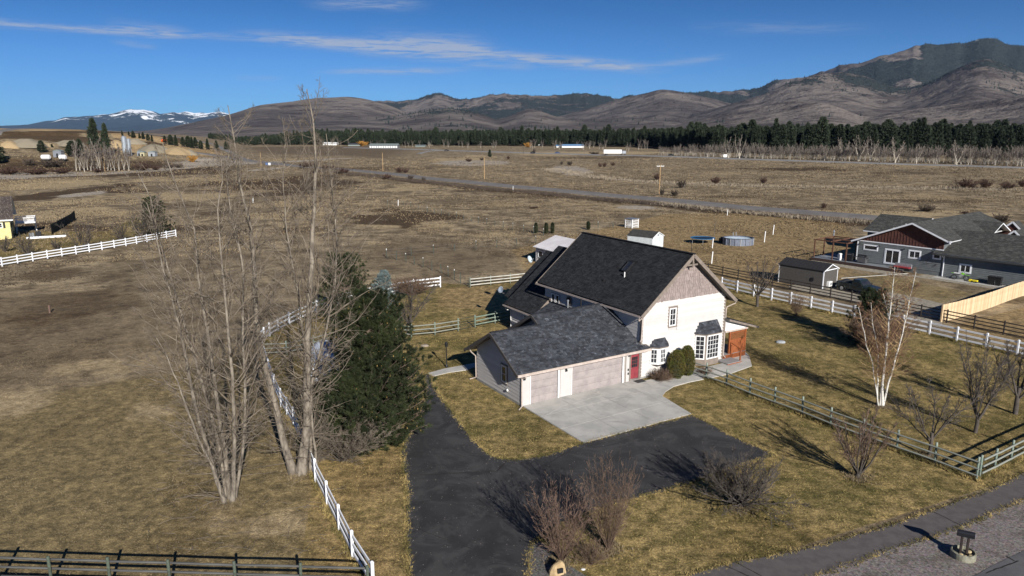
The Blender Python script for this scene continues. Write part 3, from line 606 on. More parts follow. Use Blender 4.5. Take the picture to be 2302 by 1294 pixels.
def siding(parent, org, ang, poly, holes, m, course=.25, name='siding_board', proud=.055):
    """lap boards clipped to a polygon in the wall plane; poly [(a,z)] convex; every board its own part"""
    def span(z):
        xs = []
        n = len(poly)
        for i in range(n):
            (x1, z1), (x2, z2) = poly[i], poly[(i + 1) % n]
            if (z1 <= z < z2) or (z2 <= z < z1): xs.append(x1 + (x2 - x1) * (z - z1) / (z2 - z1))
        return (min(xs), max(xs)) if len(xs) >= 2 else None
    z0 = min(p[1] for p in poly); z1 = max(p[1] for p in poly); k = int((z1 - z0) / course); rr_ = random.Random(len(poly) + int(z1 * 10))
    for i in range(k + 1):
        a = z0 + i * course; b = min(a + course, z1 - .001)
        if b - a < .03: continue
        sa_ = span(a + .001); sb_ = span(b - .001)
        if not sa_ or not sb_: continue
        segs = [(sa_[0], sa_[1], sb_[0], sb_[1])]
        for (h0, hz0, h1, hz1) in holes:
            if hz1 <= a + .02 or hz0 >= b - .02: continue
            ns = []
            for (l, r, lb, rb) in segs:
                if h1 <= l or h0 >= r: ns.append((l, r, lb, rb)); continue
                if h0 > l + .02: ns.append((l, h0, lb, h0))
                if h1 < r - .02: ns.append((h1, r, h1, rb))
            segs = ns
        for (l, r, lb, rb) in segs:
            mb = MB(); mb.ct = rr_.random(); y0, y1 = -.030 - proud, -.008
            mb.add([(l, y0, a), (r, y0, a), (rb, y1, b), (lb, y1, b), (l, 0, a), (r, 0, a), (rb, 0, b), (lb, 0, b)],
                   [(0, 1, 2, 3), (4, 7, 6, 5), (0, 4, 5, 1), (3, 2, 6, 7), (0, 3, 7, 4), (1, 5, 6, 2)])
            mb.t[-1] = mb.ct + .001
            mb.build(name, m, parent, loc=org, rz=ang)
def shakes(parent, org, ang, poly, m, course=.27, name='shake_siding'):
    mb = MB(); rr_ = random.Random(5); n = len(poly); z0 = min(p[1] for p in poly); z1 = max(p[1] for p in poly); row = 0
    def span(z):
        xs = []
        for i in range(n):
            (x1, a1), (x2, a2) = poly[i], poly[(i + 1) % n]
            if (a1 <= z < a2) or (a2 <= z < a1): xs.append(x1 + (x2 - x1) * (z - a1) / (a2 - a1))
        return (min(xs), max(xs)) if len(xs) >= 2 else None
    z = z0
    while z < z1 - .05:
        s_ = span(z + course * .5)
        if s_:
            x = s_[0] - rr_.random() * .1
            while x < s_[1]:
                w_ = rr_.uniform(.16, .30); a, b = max(x, s_[0]), min(x + w_ - .018, s_[1]); x += w_
                if b - a < .03: continue
                d = rr_.uniform(-.035, .03); y = -.055 - rr_.random() * .012; mb.ct = rr_.random()
                zt = min(z + course + .01, z1)
                mb.add([(a, y, z + d), (b, y, z + d), (b, -.012, zt), (a, -.012, zt), (a, 0, z + d), (b, 0, z + d)], [(0, 1, 2, 3), (0, 4, 5, 1), (0, 3, 4), (1, 5, 2)])
        z += course
    return mb.build(name, m, parent, kind='stuff', loc=org, rz=ang)
def window(parent, org, ang, a0, z0, a1, z1, cols, rows, fw=.09, trim=0.0, mf=None, mt=None, y=-.05, name='window', bar=.028, label=None):
    """frame (with glazing bars) set proud of the wall, each pane a sub-part"""
    mf = mf or M_white; mb = MB(); w, h = a1 - a0, z1 - z0
    fr = mb; fr.cm = 0
    fr.bx(-w / 2, w / 2, -.035, .06, 0, fw); fr.bx(-w / 2, w / 2, -.035, .06, h - fw, h); fr.bx(-w / 2, -w / 2 + fw, -.033, .06, fw, h - fw); fr.bx(w / 2 - fw, w / 2, -.033, .06, fw, h - fw)
    iw, ih = w - 2 * fw, h - 2 * fw
    for i in range(1, cols): x = -iw / 2 + iw * i / cols; fr.bx(x - bar / 2, x + bar / 2, -.022, .03, fw, h - fw)
    for j in range(1, rows): zz = fw + ih * j / rows; fr.bx(-iw / 2, iw / 2, -.020, .028, zz - bar / 2, zz + bar / 2)
    if trim:
        fr.cm = 1; t = trim
        fr.bx(-w / 2 - t, w / 2 + t, -.018, .062, -t, 0); fr.bx(-w / 2 - t, w / 2 + t, -.018, .062, h, h + t); fr.bx(-w / 2 - t, -w / 2, -.016, .062, 0, h); fr.bx(w / 2, w / 2 + t, -.016, .062, 0, h)
    ca, sa_ = math.cos(ang), math.sin(ang); ac = (a0 + a1) / 2
    o = fr.build(name, [mf, mt or M_trim], parent, loc=(org[0] + ac * ca - y * sa_, org[1] + ac * sa_ + y * ca, org[2] + z0), rz=ang)
    if label: o['label'] = label
    pw, ph = iw / cols, ih / rows; pm = MB().bx(-pw / 2 + bar / 2, pw / 2 - bar / 2, .012, .022, -ph / 2 + bar / 2, ph / 2 - bar / 2).mesh('pane', M_glass)
    for i in range(cols):
        for j in range(rows): mkobj('pane', pm, o, loc=(-iw / 2 + pw * (i + .5), 0, fw + ph * (j + .5)))
    return o
def roof_plane(parent, pts, m_tab, m_edge, thick=.18, name='roof', course=.145, tab=.31, tabs=True, seed=0, mesh_only=False):
    """pts: eave-left, eave-right, top-right, top-left (planar polygon, any count, first edge is the eave); slab plus real shingle tabs laid in courses"""
    P_ = [Vector(p) for p in pts]; e = (P_[1] - P_[0]).normalized(); nrm = (P_[1] - P_[0]).cross(P_[-1] - P_[0]).normalized()
    if nrm.z < 0: nrm = -nrm
    up = nrm.cross(e).normalized()
    if up.z < 0: up = -up
    slab = MB(); slab.prism([p - nrm * thick for p in (P_ if (P_[1] - P_[0]).cross(P_[2] - P_[1]).dot(nrm) > 0 else P_[::-1])], nrm * thick)
    so = slab.build(name, m_edge, parent)
    if not tabs: return so
    q = [((p - P_[0]).dot(e), (p - P_[0]).dot(up)) for p in P_]; h = max(b for a, b in q); r_ = random.Random(seed + 1)
    mb = MB(); row = 0; n = len(q)
    def span(z):
        xs = []
        for i in range(n):
            (x1, a1), (x2, a2) = q[i], q[(i + 1) % n]
            if (a1 <= z < a2) or (a2 <= z < a1): xs.append(x1 + (x2 - x1) * (z - a1) / (a2 - a1))
        return (min(xs), max(xs)) if len(xs) >= 2 else None
    z = -.02
    while z < h:
        s_ = span(min(max(z + course * .5, .002), h - .002))
        if s_:
            x = s_[0] - .02 - r_.random() * tab
            while x < s_[1] + .02:
                w_ = tab * r_.uniform(.55, 1.15); a, b = max(x, s_[0] - .02), min(x + w_ - .012, s_[1] + .02); x += w_
                if b - a < .04: continue
                k = .020 + .012 * (r_.random() < .4); zt = min(z + course + .02, h + .01); mb.ct = r_.random()
                A_, B_, C_, D_ = [P_[0] + e * aa + up * bb for aa, bb in ((a, z), (b, z), (b, zt), (a, zt))]
                mb.add([A_ + nrm * k, B_ + nrm * k, C_ + nrm * .006, D_ + nrm * .006, A_ + nrm * .001, B_ + nrm * .001], [(0, 1, 2, 3), (0, 4, 5, 1), (0, 3, 4), (1, 5, 2)])
        z += course; row += 1
    return mb.build('roof_shingles', m_tab, so, kind='stuff')

# ------------------------------------------------------------------ the white house with its garage
H = empty('house', 'two storey cream house with black gabled roof, red door and attached garage', 'house', (HO[0], HO[1], 0), TH)
RS = .83
def mz(u): return 9.41 - RS * abs(u - 15.2)
L0, R0, V1 = 10.72, 19.6, 13.0
b = MB(); b.prism([(L0, 0, 0), (R0, 0, 0), (R0, 0, mz(R0) - .2), (15.2, 0, mz(15.2) - .22), (L0, 0, mz(L0) - .2)], (0, V1, 0)); b.build('wall', M_siding, H)
b = MB(); b.bx(L0 - .03, R0 + .03, -.06, V1 + .03, -.3, .16); b.build('foundation', M_found, H)
gh = [(13.36, 3.62, 14.30, 5.32), (9.66, 0, 10.60, 2.16)]
siding(H, (0, 0, 0), 0, [(L0, .16), (R0, .16), (R0, mz(R0) - .2), (R0 - .02, 5.86), (L0 + .55, 5.86), (L0, mz(L0) - .2)], [(13.36, 3.62, 14.34, 5.36)], M_siding)
shakes(H, (0, 0, 0), 0, [(L0 + .38, 5.86), (R0 - .35, 5.86), (15.2, mz(15.2) - .25)], M_shake)
siding(H, (L0, 13, 0), -rad(90), [(0, .2), (13, .2), (13, 5.4), (0, 5.4)], [], M_siding, proud=-.010)
siding(H, (R0, 0, 0), rad(90), [(0, .2), (13, .2), (13, 5.4), (0, 5.4)], [], M_siding)
for (x, y) in ((L0, 0), (R0, 0)):
    s_ = 1 if x > 15 else -1
    b = MB(); b.bx(x - .07 * (s_ > 0) - .02, x + .07 * (s_ < 0) + .02, -.075, -.0, .1, 5.35); b.bx(x + (.0 if s_ > 0 else -.075), x + (.075 if s_ > 0 else 0), -.075, .10, .1, 5.35); b.build('corner_board', M_trim, H)
# main roof
VF, VB = -.62, 13.52
roof_plane(H, [(20.25, VF, mz(20.25)), (20.25, VB, mz(20.25)), (15.2, VB, 9.41), (15.2, VF, 9.41)], M_roof, M_soffit, seed=2)
roof_plane(H, [(10.2, VB, mz(10.2)), (10.2, VF, mz(10.2)), (15.2, VF, 9.41), (15.2, VB, 9.41)], M_roof, M_soffit, seed=3)
b = MB(); b.bar((15.2, VF - .02, 9.425), (15.2, VB, 9.425), .30, .05); b.build('ridge_cap', M_roof, H)
for s_ in (-1, 1):
    for v in (VF - .03, VB + .03):
        MB().bar((15.2 + s_ * 5.08, v, mz(20.28) - .11), (15.2, v, 9.41 - .11), .05, .27).build('rake_board', M_trim, H)
b = MB(); b.bar((15.2, VF + .10, 9.2), (15.2, VF + .10, 8.35), .13, .13); b.bar((15.2, -.02, 8.55), (15.2, VF, 8.75), .10, .14)
b.bar((14.68, VF + .12, 8.55), (15.72, VF + .12, 8.55), .10, .12); b.bar((14.75, VF + .12, 8.6), (15.2, VF + .12, 9.0), .06, .08); b.build('gable_bracket', M_trim, H)
def gutter(name, a, b_, parent=H, drop=.12, m=None):
    mb = MB(); a = Vector(a); b_ = Vector(b_); d = (b_ - a).normalized(); n_ = Vector((-d.y, d.x, 0))
    mb.bar(a, b_, .012, .11); mb.bar(a - Vector((0, 0, .05)) + n_ * .05, b_ - Vector((0, 0, .05)) + n_ * .05, .11, .014); mb.bar(a + n_ * .105, b_ + n_ * .105, .014, .12)
    return mb.build(name, m or M_gutter, parent)
def spout(pts, parent=H, m=None, r=.045): return MB().tube(pts, r, 6).build('downspout', m or M_gutter, parent)
gutter('gutter', (20.27, VF, mz(20.25) - .12), (20.27, VB, mz(20.25) - .12)); gutter('gutter', (10.06, VF, mz(10.2) - .14), (10.06, VB, mz(10.2) - .14))
spout([(20.3, VF + .1, 5.02), (20.3, VF + .1, 4.9), (19.78, -.11, 4.55), (19.70, -.12, 4.3), (19.70, -.12, .42), (19.72, -.35, .3)])
spout([(10.1, VF + .25, 5.02), (10.15, VF + .3, 4.75), (10.62, -.14, 4.85), (10.66, -.14, 4.6), (10.62, -.14, 3.2), (10.45, -.25, 3.05)])
# skylight, vents, antenna
def on_roof(u, v, dz=0): return (u, v, mz(u) + dz)
sk = MB(); ang_r = math.atan(RS); R_ = Matrix.Rotation(-ang_r, 3, 'Y')
c0 = Vector((13.13, 4.62, mz(13.13) + .10))
for (dx, dy, sx_, sy_) in ((-.52, 0, .09, .62), (.52, 0, .09, .62), (0, -.28, 1.1, .07), (0, .28, 1.1, .07)): sk.box(c0 + R_ @ Vector((dx, dy, 0)), (sx_, sy_, .22), rot=R_)
o = sk.build('skylight', M_dark, H); g_ = MB(); g_.box(c0 + R_ @ Vector((0, 0, .06)), (.95, .49, .03), rot=R_); g_.build('skylight_glass', M_glass, o)
for (u, v, h, r, m_) in ((12.40, 4.12, .42, .05, M_white), (11.75, 5.9, .12, .10, M_dark)):
    MB().tube([on_roof(u, v, -.05), on_roof(u, v, h)], r, 10).build('roof_vent', m_, H)
MB().tube([(15.35, -.15, 9.3), (15.35, -.15, 10.25)], .02, 6).build('antenna_mast', M_dark, H)
window(H, (0, 0, 0), 0, 13.47, 3.78, 14.18, 5.22, 2, 3, trim=.12)

# bay windows
def bay(uL, uR, z0, z1, zr, dep, ctr, cols, rows, colsS, rowsS, skirt, name, lab, m_body):
    """canted bay: front face plus two angled sides, hip roof above"""
    o = MB(); f0, f1 = uL + dep, uR - dep
    pl = [(uL, 0), (f0, -dep), (f1, -dep), (uR, 0)]
    o.prism([(x, y, z0) for x, y in pl], (0, 0, z1 - z0))
    bo = o.build(name, m_body, H); bo['label'] = lab
    # underside skirt tapering to the wall
    if skirt: MB().add([(uL, 0, z0), (f0, -dep, z0), (f1, -dep, z0), (uR, 0, z0), ((uL + uR) / 2 - .1, 0, z0 - skirt), ((uL + uR) / 2 + .1, 0, z0 - skirt)], [(0, 4, 1), (1, 4, 5, 2), (2, 5, 3), (0, 3, 5, 4), (0, 1, 2, 3)]).build('bay_skirt', M_trim, bo)
    e = .13; A_ = [(uL - e, 0, z1), (f0 - e * .5, -dep - e, z1), (f1 + e * .5, -dep - e, z1), (uR + e, 0, z1)]; T_ = [(uL + dep * .62, 0, zr), (uR - dep * .62, 0, zr)]
    MB().prism([(x, y, z - .10) for x, y, z in A_], (0, 0, .09)).build('bay_soffit', M_trim, bo)
    roof_plane(bo, [A_[1], A_[2], T_[1], T_[0]], M_roof2, M_soffit, thick=.03, name='bay_roof', seed=5)
    roof_plane(bo, [A_[0], A_[1], T_[0]], M_roof2, M_soffit, thick=.03, name='bay_roof', seed=6)
    roof_plane(bo, [A_[2], A_[3], T_[1]], M_roof2, M_soffit, thick=.03, name='bay_roof', seed=7)
    zt = z1 - .14; zb = z0 + (.08 if skirt else .55)
    ln = math.hypot(dep, dep)
    window(H, (f0, -dep, 0), 0, .08, zb, f1 - f0 - .08, zt, cols, rows, y=-.03)
    window(H, (uL, 0, 0), -rad(45), .06, zb, ln - .06, zt, colsS, rowsS, y=-.03)
    window(H, (f1, -dep, 0), rad(45), .06, zb, ln - .06, zt, colsS, rowsS, y=-.03)
    return bo
bay(11.62, 13.42, 1.02, 2.44, 3.02, .50, 0, 3, 3, 2, 3, .38, 'bay_window', 'small bay window with hip roof above the round shrubs', M_white)
bay(16.38, 19.2, .10, 2.78, 3.66, .64, 0, 4, 5, 2, 5, 0, 'bay_window', 'tall bay window with hip roof right of the arborvitae', M_trim)

# rear wing and its lower end
def wz(u): return 2.62 + .81 * (u - 9.0)
b = MB(); b.prism([(9.55, 12.6, 0), (15.0, 12.6, 0), (15.0, 12.6, wz(15.0) - .22), (9.55, 12.6, wz(9.55) - .2)], (0, 4.4, 0)); b.build('wall', M_siding, H)
siding(H, (0, 12.6, 0), 0, [(9.55, .2), (L0, .2), (L0, wz(L0) - .2), (9.55, wz(9.55) - .2)], [], M_siding)
siding(H, (9.55, 17, 0), -rad(90), [(0, .2), (4.4, .2), (4.4, wz(9.55) - .25), (0, wz(9.55) - .25)], [], M_siding)
roof_plane(H, [(9.0, 17.35, wz(9)), (9.0, 12.1, wz(9)), (L0 - .02, 12.1, wz(L0)), (L0 - .02, 13.1, wz(L0)), (15.2, 13.1, wz(15.2)), (15.2, 17.35, wz(15.2))], M_roof, M_soffit, seed=9)
MB().bar((8.98, 12.07, wz(8.98) - .12), (L0 - .02, 12.07, wz(L0) - .12), .05, .24).build('rake_board', M_trim, H)
gutter('gutter', (8.86, 12.1, wz(9) - .13), (8.86, 17.3, wz(9) - .13)); spout([(8.9, 17.1, 2.4), (8.95, 17.0, 2.1), (9.45, 16.95, 1.95), (9.47, 16.95, .2)], m=M_white)
roof_plane(H, [(15.2 + 6.2, 13.1, wz(9)), (15.2 + 6.2, 17.35, wz(9)), (15.2, 17.35, wz(15.2)), (15.2, 13.1, wz(15.2))], M_roof, M_soffit, seed=10, tabs=False)
b = MB(); b.prism([(15.0, 12.98, 0), (20.8, 12.98, 0), (20.8, 12.98, 2.9), (15.0, 12.98, 7.2)], (0, 3.9, 0)); b.build('wall', M_siding, H)
def wz2(u): return 1.86 + .81 * (u - 9.0)
roof_plane(H, [(10.2, 19.4, wz2(10.2)), (10.2, 17.2, wz2(10.2)), (15.2, 17.2, wz2(15.2)), (15.2, 19.4, wz2(15.2))], M_roof, M_soffit, seed=11)
b = MB(); b.prism([(10.75, 17.0, 0), (15.2, 17.0, 0), (15.2, 17.0, wz2(15.2) - .2), (10.75, 17.0, wz2(10.75) - .2)], (0, 2.1, 0)); b.build('wall', M_siding, H)
# windows in the shaded side wall
window(H, (L0, 13, 0), -rad(90), 1.05, 2.55, 1.62, 4.5, 1, 3, trim=.05); window(H, (L0, 13, 0), -rad(90), 1.72, 2.55, 2.30, 4.5, 1, 3, trim=.05)
rw = MB(); rw.lathe([(.30, -.03), (.42, -.03), (.42, .03), (.30, .03), (.30, -.03)], n=20); o = mkobj('round_window', rw.mesh('round_window', M_trim), H, loc=(L0 - .05, 9.25, 4.3), rot=(0, rad(90), 0))
mkobj('pane', MB().lathe([(.001, 0), (.30, 0), (.30, .01), (.001, .01)], n=20).mesh('pane', M_glass), o)
window(H, (9.55, 17, 0), -rad(90), 2.2, 1.0, 3.6, 2.1, 3, 1, trim=.06)
# dishes on the rear roof
def dish(parent, c, az_, tl, r, m):
    b = MB(); prof = [(0.001, .0), (r * .4, .02), (r * .75, .07), (r, .13), (r * .98, .145), (r * .72, .085), (r * .4, .04), (.001, .02)]
    b.lathe(prof, n=18); o = mkobj('satellite_dish', b.mesh('satellite_dish', m, True), parent, loc=c, rot=(rad(90) - tl, 0, az_))
    MB().tube([(0, -r * .8, .1), (0, -r * .3, .45)], .015, 5).box((0, -r * .28, .47), (.07, .07, .12)).build('feed_arm', M_pipe, o)
    MB().tube([(0, 0, 0), (0, -.25, -.15), (0, -.28, -.5)], .022, 6).build('mount', M_pipe, o); return o
M_dish = mat('pale_blue_dish', (.50, .58, .64), rough=.4)
dish(H, (13.2, 19.6, 6.1), rad(25), rad(25), .36, M_dish); dish(H, (10.4, 20.3, 3.2), rad(-75), rad(20), .34, mat('grey_blue_dish', (.30, .35, .42), rough=.4))

# garage: lower front section and taller back section on one front slope
def gz(v): return 2.78 + .56 * v
GE = -.48
b = MB(); b.prism([(0, 0, 0), (0, 6.3, 0), (0, 6.3, 2.75), (0, 3.15, gz(3.15) - .2), (0, 0, gz(0) - .22)], (L0, 0, 0)); b.build('wall', M_siding, H)
b = MB(); b.prism([(4.1, 2, 0), (4.1, 8.3, 0), (4.1, 8.3, 2.7), (4.1, 4.2, 4.85), (4.1, 2, 3.6)], (L0 - 4.1, 0, 0)); b.build('wall', M_siding, H)
siding(H, (0, 6.3, 0), -rad(90), [(0, .18), (6.3, .18), (6.3, 2.5), (3.15, gz(3.15) - .28), (0, 2.5)], [(3.55, .98, 4.55, 2.42)], M_siding, course=.26, proud=.004)
b = MB(); b.bx(-.05, L0, -.05, 6.35, -.3, .17); b.build('foundation', M_found, H)
roof_plane(H, [(-.62, GE, gz(GE)), (11.35, GE, gz(GE)), (L0 - .01, -.02, gz(0)), (L0 - .01, 4.2, gz(4.2)), (3.5, 4.2, gz(4.2)), (3.5, 3.2, gz(3.2)), (-.62, 3.2, gz(3.2))], M_roof2, M_soffit, thick=.16, seed=21)
roof_plane(H, [(L0 + .02, -.05, gz(0)), (L0 - .0, GE, gz(GE)), (11.46, GE, gz(GE)), (11.4, GE + .05, gz(GE) + .02), (L0 + .45, -.05, gz(-.0) - .04)], M_roof2, M_soffit, thick=.1, seed=29, tabs=False)
roof_plane(H, [(3.5, 7.2, gz(3.2) - .56 * 4.0), (-.62, 7.2, gz(3.2) - .56 * 4.0), (-.62, 3.2, gz(3.2)), (3.5, 3.2, gz(3.2))], M_roof2, M_soffit, thick=.16, seed=22)
roof_plane(H, [(L0 - .01, 8.9, gz(4.2) - .56 * 4.7), (3.5, 8.9, gz(4.2) - .56 * 4.7), (3.5, 4.2, gz(4.2)), (L0 - .01, 4.2, gz(4.2))], M_roof2, M_soffit, thick=.16, seed=23)
b = MB(); b.bar((-.62, 3.2, gz(3.2) + .02), (3.5, 3.2, gz(3.2) + .02), .26, .05); b.bar((3.5, 4.2, gz(4.2) + .02), (L0, 4.2, gz(4.2) + .02), .26, .05); b.build('ridge_cap', M_roof2, H)
b = MB()
for (u, vr, ve1, ve2) in ((-.65, 3.2, GE - .03, 7.22), (3.47, 4.2, 3.2, 8.92)):
    b.bar((u, ve1, gz(ve1) - .10), (u, vr, gz(vr) - .10), .05, .22); b.bar((u, vr, gz(vr) - .10), (u, ve2, gz(vr) - .56 * (ve2 - vr) - .10), .05, .22)
b.build('rake_board', mat('dark_taupe_fascia', (.085, .075, .07), rough=.7), H)
mb = MB(); mb.bx(-.64, 11.3, GE - .13, GE - .115, gz(GE) - .17, gz(GE) - .02); mb.bx(-.64, 11.3, GE - .115, GE - .0, gz(GE) - .185, gz(GE) - .17); mb.bx(-.64, 11.3, GE - .015, GE, gz(GE) - .2, gz(GE) - .03); mb.build('gutter', M_gutter, H)
MB().bx(-.6, 11.2, GE, -.03, gz(GE) - .24, gz(GE) - .2).build('soffit', M_siding, H)
spout([(.05, GE - .06, 2.33), (.05, GE - .06, 2.2), (-.03, -.12, 2.05), (-.04, -.12, .25), (-.15, -.3, .1), (-.55, -.6, .06)])
spout([(-.2, 7.2, 2.3), (-.2, 6.9, 2.1), (-.08, 6.4, 1.9), (-.08, 6.38, .2), (-.5, 6.6, .06)])
# front of the garage: piers, framed openings and sectional doors set back
fz = gz(GE) - .22
for (a, c, nm) in ((0, .62, 'pier'), (3.16, 4.14, 'pier'), (9.05, 9.50, 'pier')):
    MB().bx(a, c, -.14 if nm == 'pier' else -.1, 0, .0, fz, bev=.01).build('pier', M_siding, H)
MB().bx(.62, 3.16, -.13, 0, 2.19, fz).build('door_header', M_siding, H); MB().bx(4.14, 9.05, -.13, 0, 2.19, fz).build('door_header', M_siding, H)
for a in (.62, 3.10, 4.14, 9.0): MB().bx(a, a + .05, -.165, -.14, 0, 2.2).build('door_casing', M_trim if a in (3.10, 9.0) else M_white, H)
MB().bx(2.96, 3.10, -.16, -.12, 0, 2.2).build('door_casing', M_white, H)
MB().bx(8.86, 9.0, -.16, -.12, 0, 2.2).build('door_casing', M_white, H); MB().bx(9.12, 9.20, -.165, -.14, 0, 2.25).build('door_casing', M_trim, H)
def sect_door(u0, u1, lab):
    d = MB(); d.bx(u0, u1, -.030, -.022, .02, 2.18); do = d.build('garage_door', M_gdoor, H); do['label'] = lab
    for k in range(4):
        p = MB(); p.ct = .3 + .15 * k; z0 = .03 + k * .5375; z1 = z0 + .512; p.bx(u0 + .01, u1 - .01, -.07, -.03, z0, z1, bev=.008); n = max(2, round((u1 - u0) / .62)); w_ = (u1 - u0) / n
        for i in range(n):
            a = u0 + i * w_ + .07; c = u0 + (i + 1) * w_ - .07
            p.add([(a, -.071, z0 + .10), (c, -.071, z0 + .10), (c, -.071, z1 - .10), (a, -.071, z1 - .10), (a + .03, -.085, z0 + .13), (c - .03, -.085, z0 + .13), (c - .03, -.085, z1 - .13), (a + .03, -.085, z1 - .13)], [(4, 5, 6, 7), (0, 1, 5, 4), (1, 2, 6, 5), (2, 3, 7, 6), (3, 0, 4, 7)])
        p.build('panel', M_gdoor, do)
sect_door(.66, 2.97, 'single garage door'); sect_door(4.18, 8.87, 'double garage door')
# entry door
MB().bx(9.50, 9.66, -.06, 0, 0, fz).build('wall', M_siding, H); MB().bx(10.60, L0, -.06, 0, 0, fz).build('wall', M_siding, H); MB().bx(9.66, 10.60, -.06, 0, 2.16, fz).build('door_header', M_siding, H)
dr = MB(); dr.bx(9.72, 10.52, -.05, .0, .05, 2.08); dr.bx(9.80, 10.08, -.065, -.05, .2, .85, bev=.01); dr.bx(10.16, 10.44, -.065, -.05, .2, .85, bev=.01); do = dr.build('door', M_red, H); do['label'] = 'red entry door with nine panes'
b = MB(); b.bx(9.60, 9.72, -.10, -.0, .0, 2.16); b.bx(10.52, 10.66, -.10, 0, 0, 2.16); b.bx(9.60, 10.66, -.101, 0, 2.08, 2.20); b.build('door_casing', M_trim, H)
for i in range(3):
    for j in range(3): MB().bx(9.84 + i * .195, 10.01 + i * .195, -.068, -.052, 1.08 + j * .28, 1.33 + j * .28).build('pane', M_glass, do)
MB().lathe([(.001, -.07), (.035, -.06), (.035, -.02), (.02, 0)], c=(0, 0, 0), n=10).build('door_handle', M_pipe, do, loc=(9.79, -.06, 1.0), rot=(rad(90), 0, 0))
for (u, z) in ((9.36, .93), (9.37, .62)): MB().bx(u, u + .10, -.20, -.14, z, z + .17, bev=.01).build('meter_box', M_dark, H)
def lantern(u, z):
    b = MB(); b.bx(u - .05, u + .05, -.19, -.14, z, z + .16); b.lathe([(.02, -.02), (.075, .0), (.065, .12), (.02, .16)], c=(u, -.27, z - .05), n=8); b.bar((u, -.15, z + .1), (u, -.27, z + .12), .02); b.build('wall_lamp', M_dark, H)
for u, z in ((.1, 2.02), (3.62, 2.02), (9.42, 2.15)): lantern(u, z)
# house number over the door
seam(huv(-1.0, -7.4), huv(-3.2, -8.2), .07, .038, 'asphalt_crack'); seam(G(915, 1070)[:2], G(1118, 1060)[:2], .05, .038, 'asphalt_crack'); seam(G(1118, 1060)[:2], G(1142, 1034)[:2], .09, .038, 'asphalt_crack'); seam(G(1300, 1010)[:2], G(1560, 945)[:2], .03, .038, 'asphalt_crack'); seam(G(940, 1190)[:2], G(1060, 1235)[:2], .03, .038, 'asphalt_crack')
DIG = {'3': ['111', '001', '011', '001', '111'], '2': ['111', '001', '111', '100', '111'], '4': ['101', '101', '111', '001', '001'], '8': ['111', '101', '111', '101', '111']}
nb = MB()
for k, ch in enumerate('3348'):
    for r_, row in enumerate(DIG[ch]):
        for c_, q in enumerate(row):
            if q == '1': nb.bx(9.83 + k * .155 + c_ * .036, 9.83 + k * .155 + (c_ + 1) * .036, -.085, -.062, 2.46 - r_ * .036 - .036, 2.46 - r_ * .036)
NUMB = nb
MB().bx(9.75, 10.6, -.062, -.05, 2.24, 2.50).build('number_board', M_siding, H)
nb.build('house_number', M_dark, H)
window(H, (0, 6.3, 0), -rad(90), 3.68, 1.05, 4.42, 2.32, 1, 2, trim=.09)
MB().lathe([(.10, 0), (.10, .07), (.03, .10)], n=10).build('dryer_vent', M_white, H, loc=(-.05, 1.75, .62), rot=(0, -rad(90), 0))
# little entry roof between the garage and the main wall, vent pipes
b = MB(); b.prism([(8.6, 9.0, 0), (L0, 9.0, 0), (L0, 9.0, 3.1), (8.6, 9.0, 2.4)], (0, 2.4, 0)); b.build('wall', M_siding, H)
roof_plane(H, [(8.1, 11.8, 2.6), (8.1, 8.4, 2.6), (L0, 8.4, 3.75), (L0, 11.8, 3.75)], M_roof2, M_soffit, thick=.12, seed=31)
for (u, v, z0, z1, m_) in ((7.6, 5.2, 4.5, 5.45, M_pipe), (8.9, 5.2, 4.5, 5.35, M_dark)): MB().tube([(u, v, z0), (u, v, z1)], .06, 8).lathe([(.09, 0), (.09, .1), (.02, .14)], c=(u, v, z1), n=8).build('vent_pipe', m_, H)
# covered side porch
b = MB(); b.bx(19.68, 22.3, -.15, 6.0, .12, .42); b.build('porch_floor', M_cedar, H)
for k in range(20): MB().bx(19.7, 22.35, -.2 + k * .305, -.2 + k * .305 + .29, .42, .455).build('deck_board', M_deck, H)
MB().bx(19.72, 22.4, -.22, 6.0, .43, .47)
MB().bx(18.9, 20.5, -1.35, -.22, .0, .17, bev=.01).build('step', M_deck, H); MB().bx(18.88, 20.52, -1.37, -1.33, .0, .12).build('step_riser', M_cedar, H)
for (x, y, z1) in ((20.35, -.1, 2.55), (22.25, -.1, 2.45), (22.25, 5.8, 2.4)): MB().bx(x - .06, x + .06, y - .06, y + .06, .1, z1).build('post', M_cedar, H)
for (x, y) in ((20.45, -1.25), (20.45, -.25)): MB().bx(x - .045, x + .045, y - .045, y + .045, .1, 1.2).build('rail_post', M_cedar, H)
MB().bar((20.45, -1.3, 1.15), (20.45, -.1, 1.45), .09, .05).build('handrail', M_cedar, H)
for k in range(13): MB().bx(20.44 + k * .14, 20.57 + k * .14, -.115, -.085, .5, 1.55).build('screen_board', M_cedar, H)
MB().bx(20.4, 22.28, -.13, -.07, 1.55, 1.63).bx(20.4, 22.28, -.13, -.07, 2.2, 2.28).bx(20.4, 22.28, -.13, -.07, .44, .5).build('screen_rail', M_cedar, H)
lt = MB()
for k in range(-4, 13):
    for s_ in (1, -1):
        x0 = 20.42 + k * .15; x1 = x0 + .56 * s_; 
        if s_ < 0: x0, x1 = x0 + .56, x0
        a = (max(min(x0, 22.24), 20.42), x0, x1)
        z0, z1 = 1.64, 2.2
        def cl(x): return min(max(x, 20.42), 22.24)
        t0 = (cl(x0) - x0) / (x1 - x0); t1 = (cl(x1) - x0) / (x1 - x0)
        if abs(t1 - t0) > .05: lt.bar((cl(x0), -.1 + .012 * s_, z0 + (z1 - z0) * t0), (cl(x1), -.1 + .012 * s_, z0 + (z1 - z0) * t1), .012, .035)
lt.build('lattice', M_cedar, H)
ls = MB()
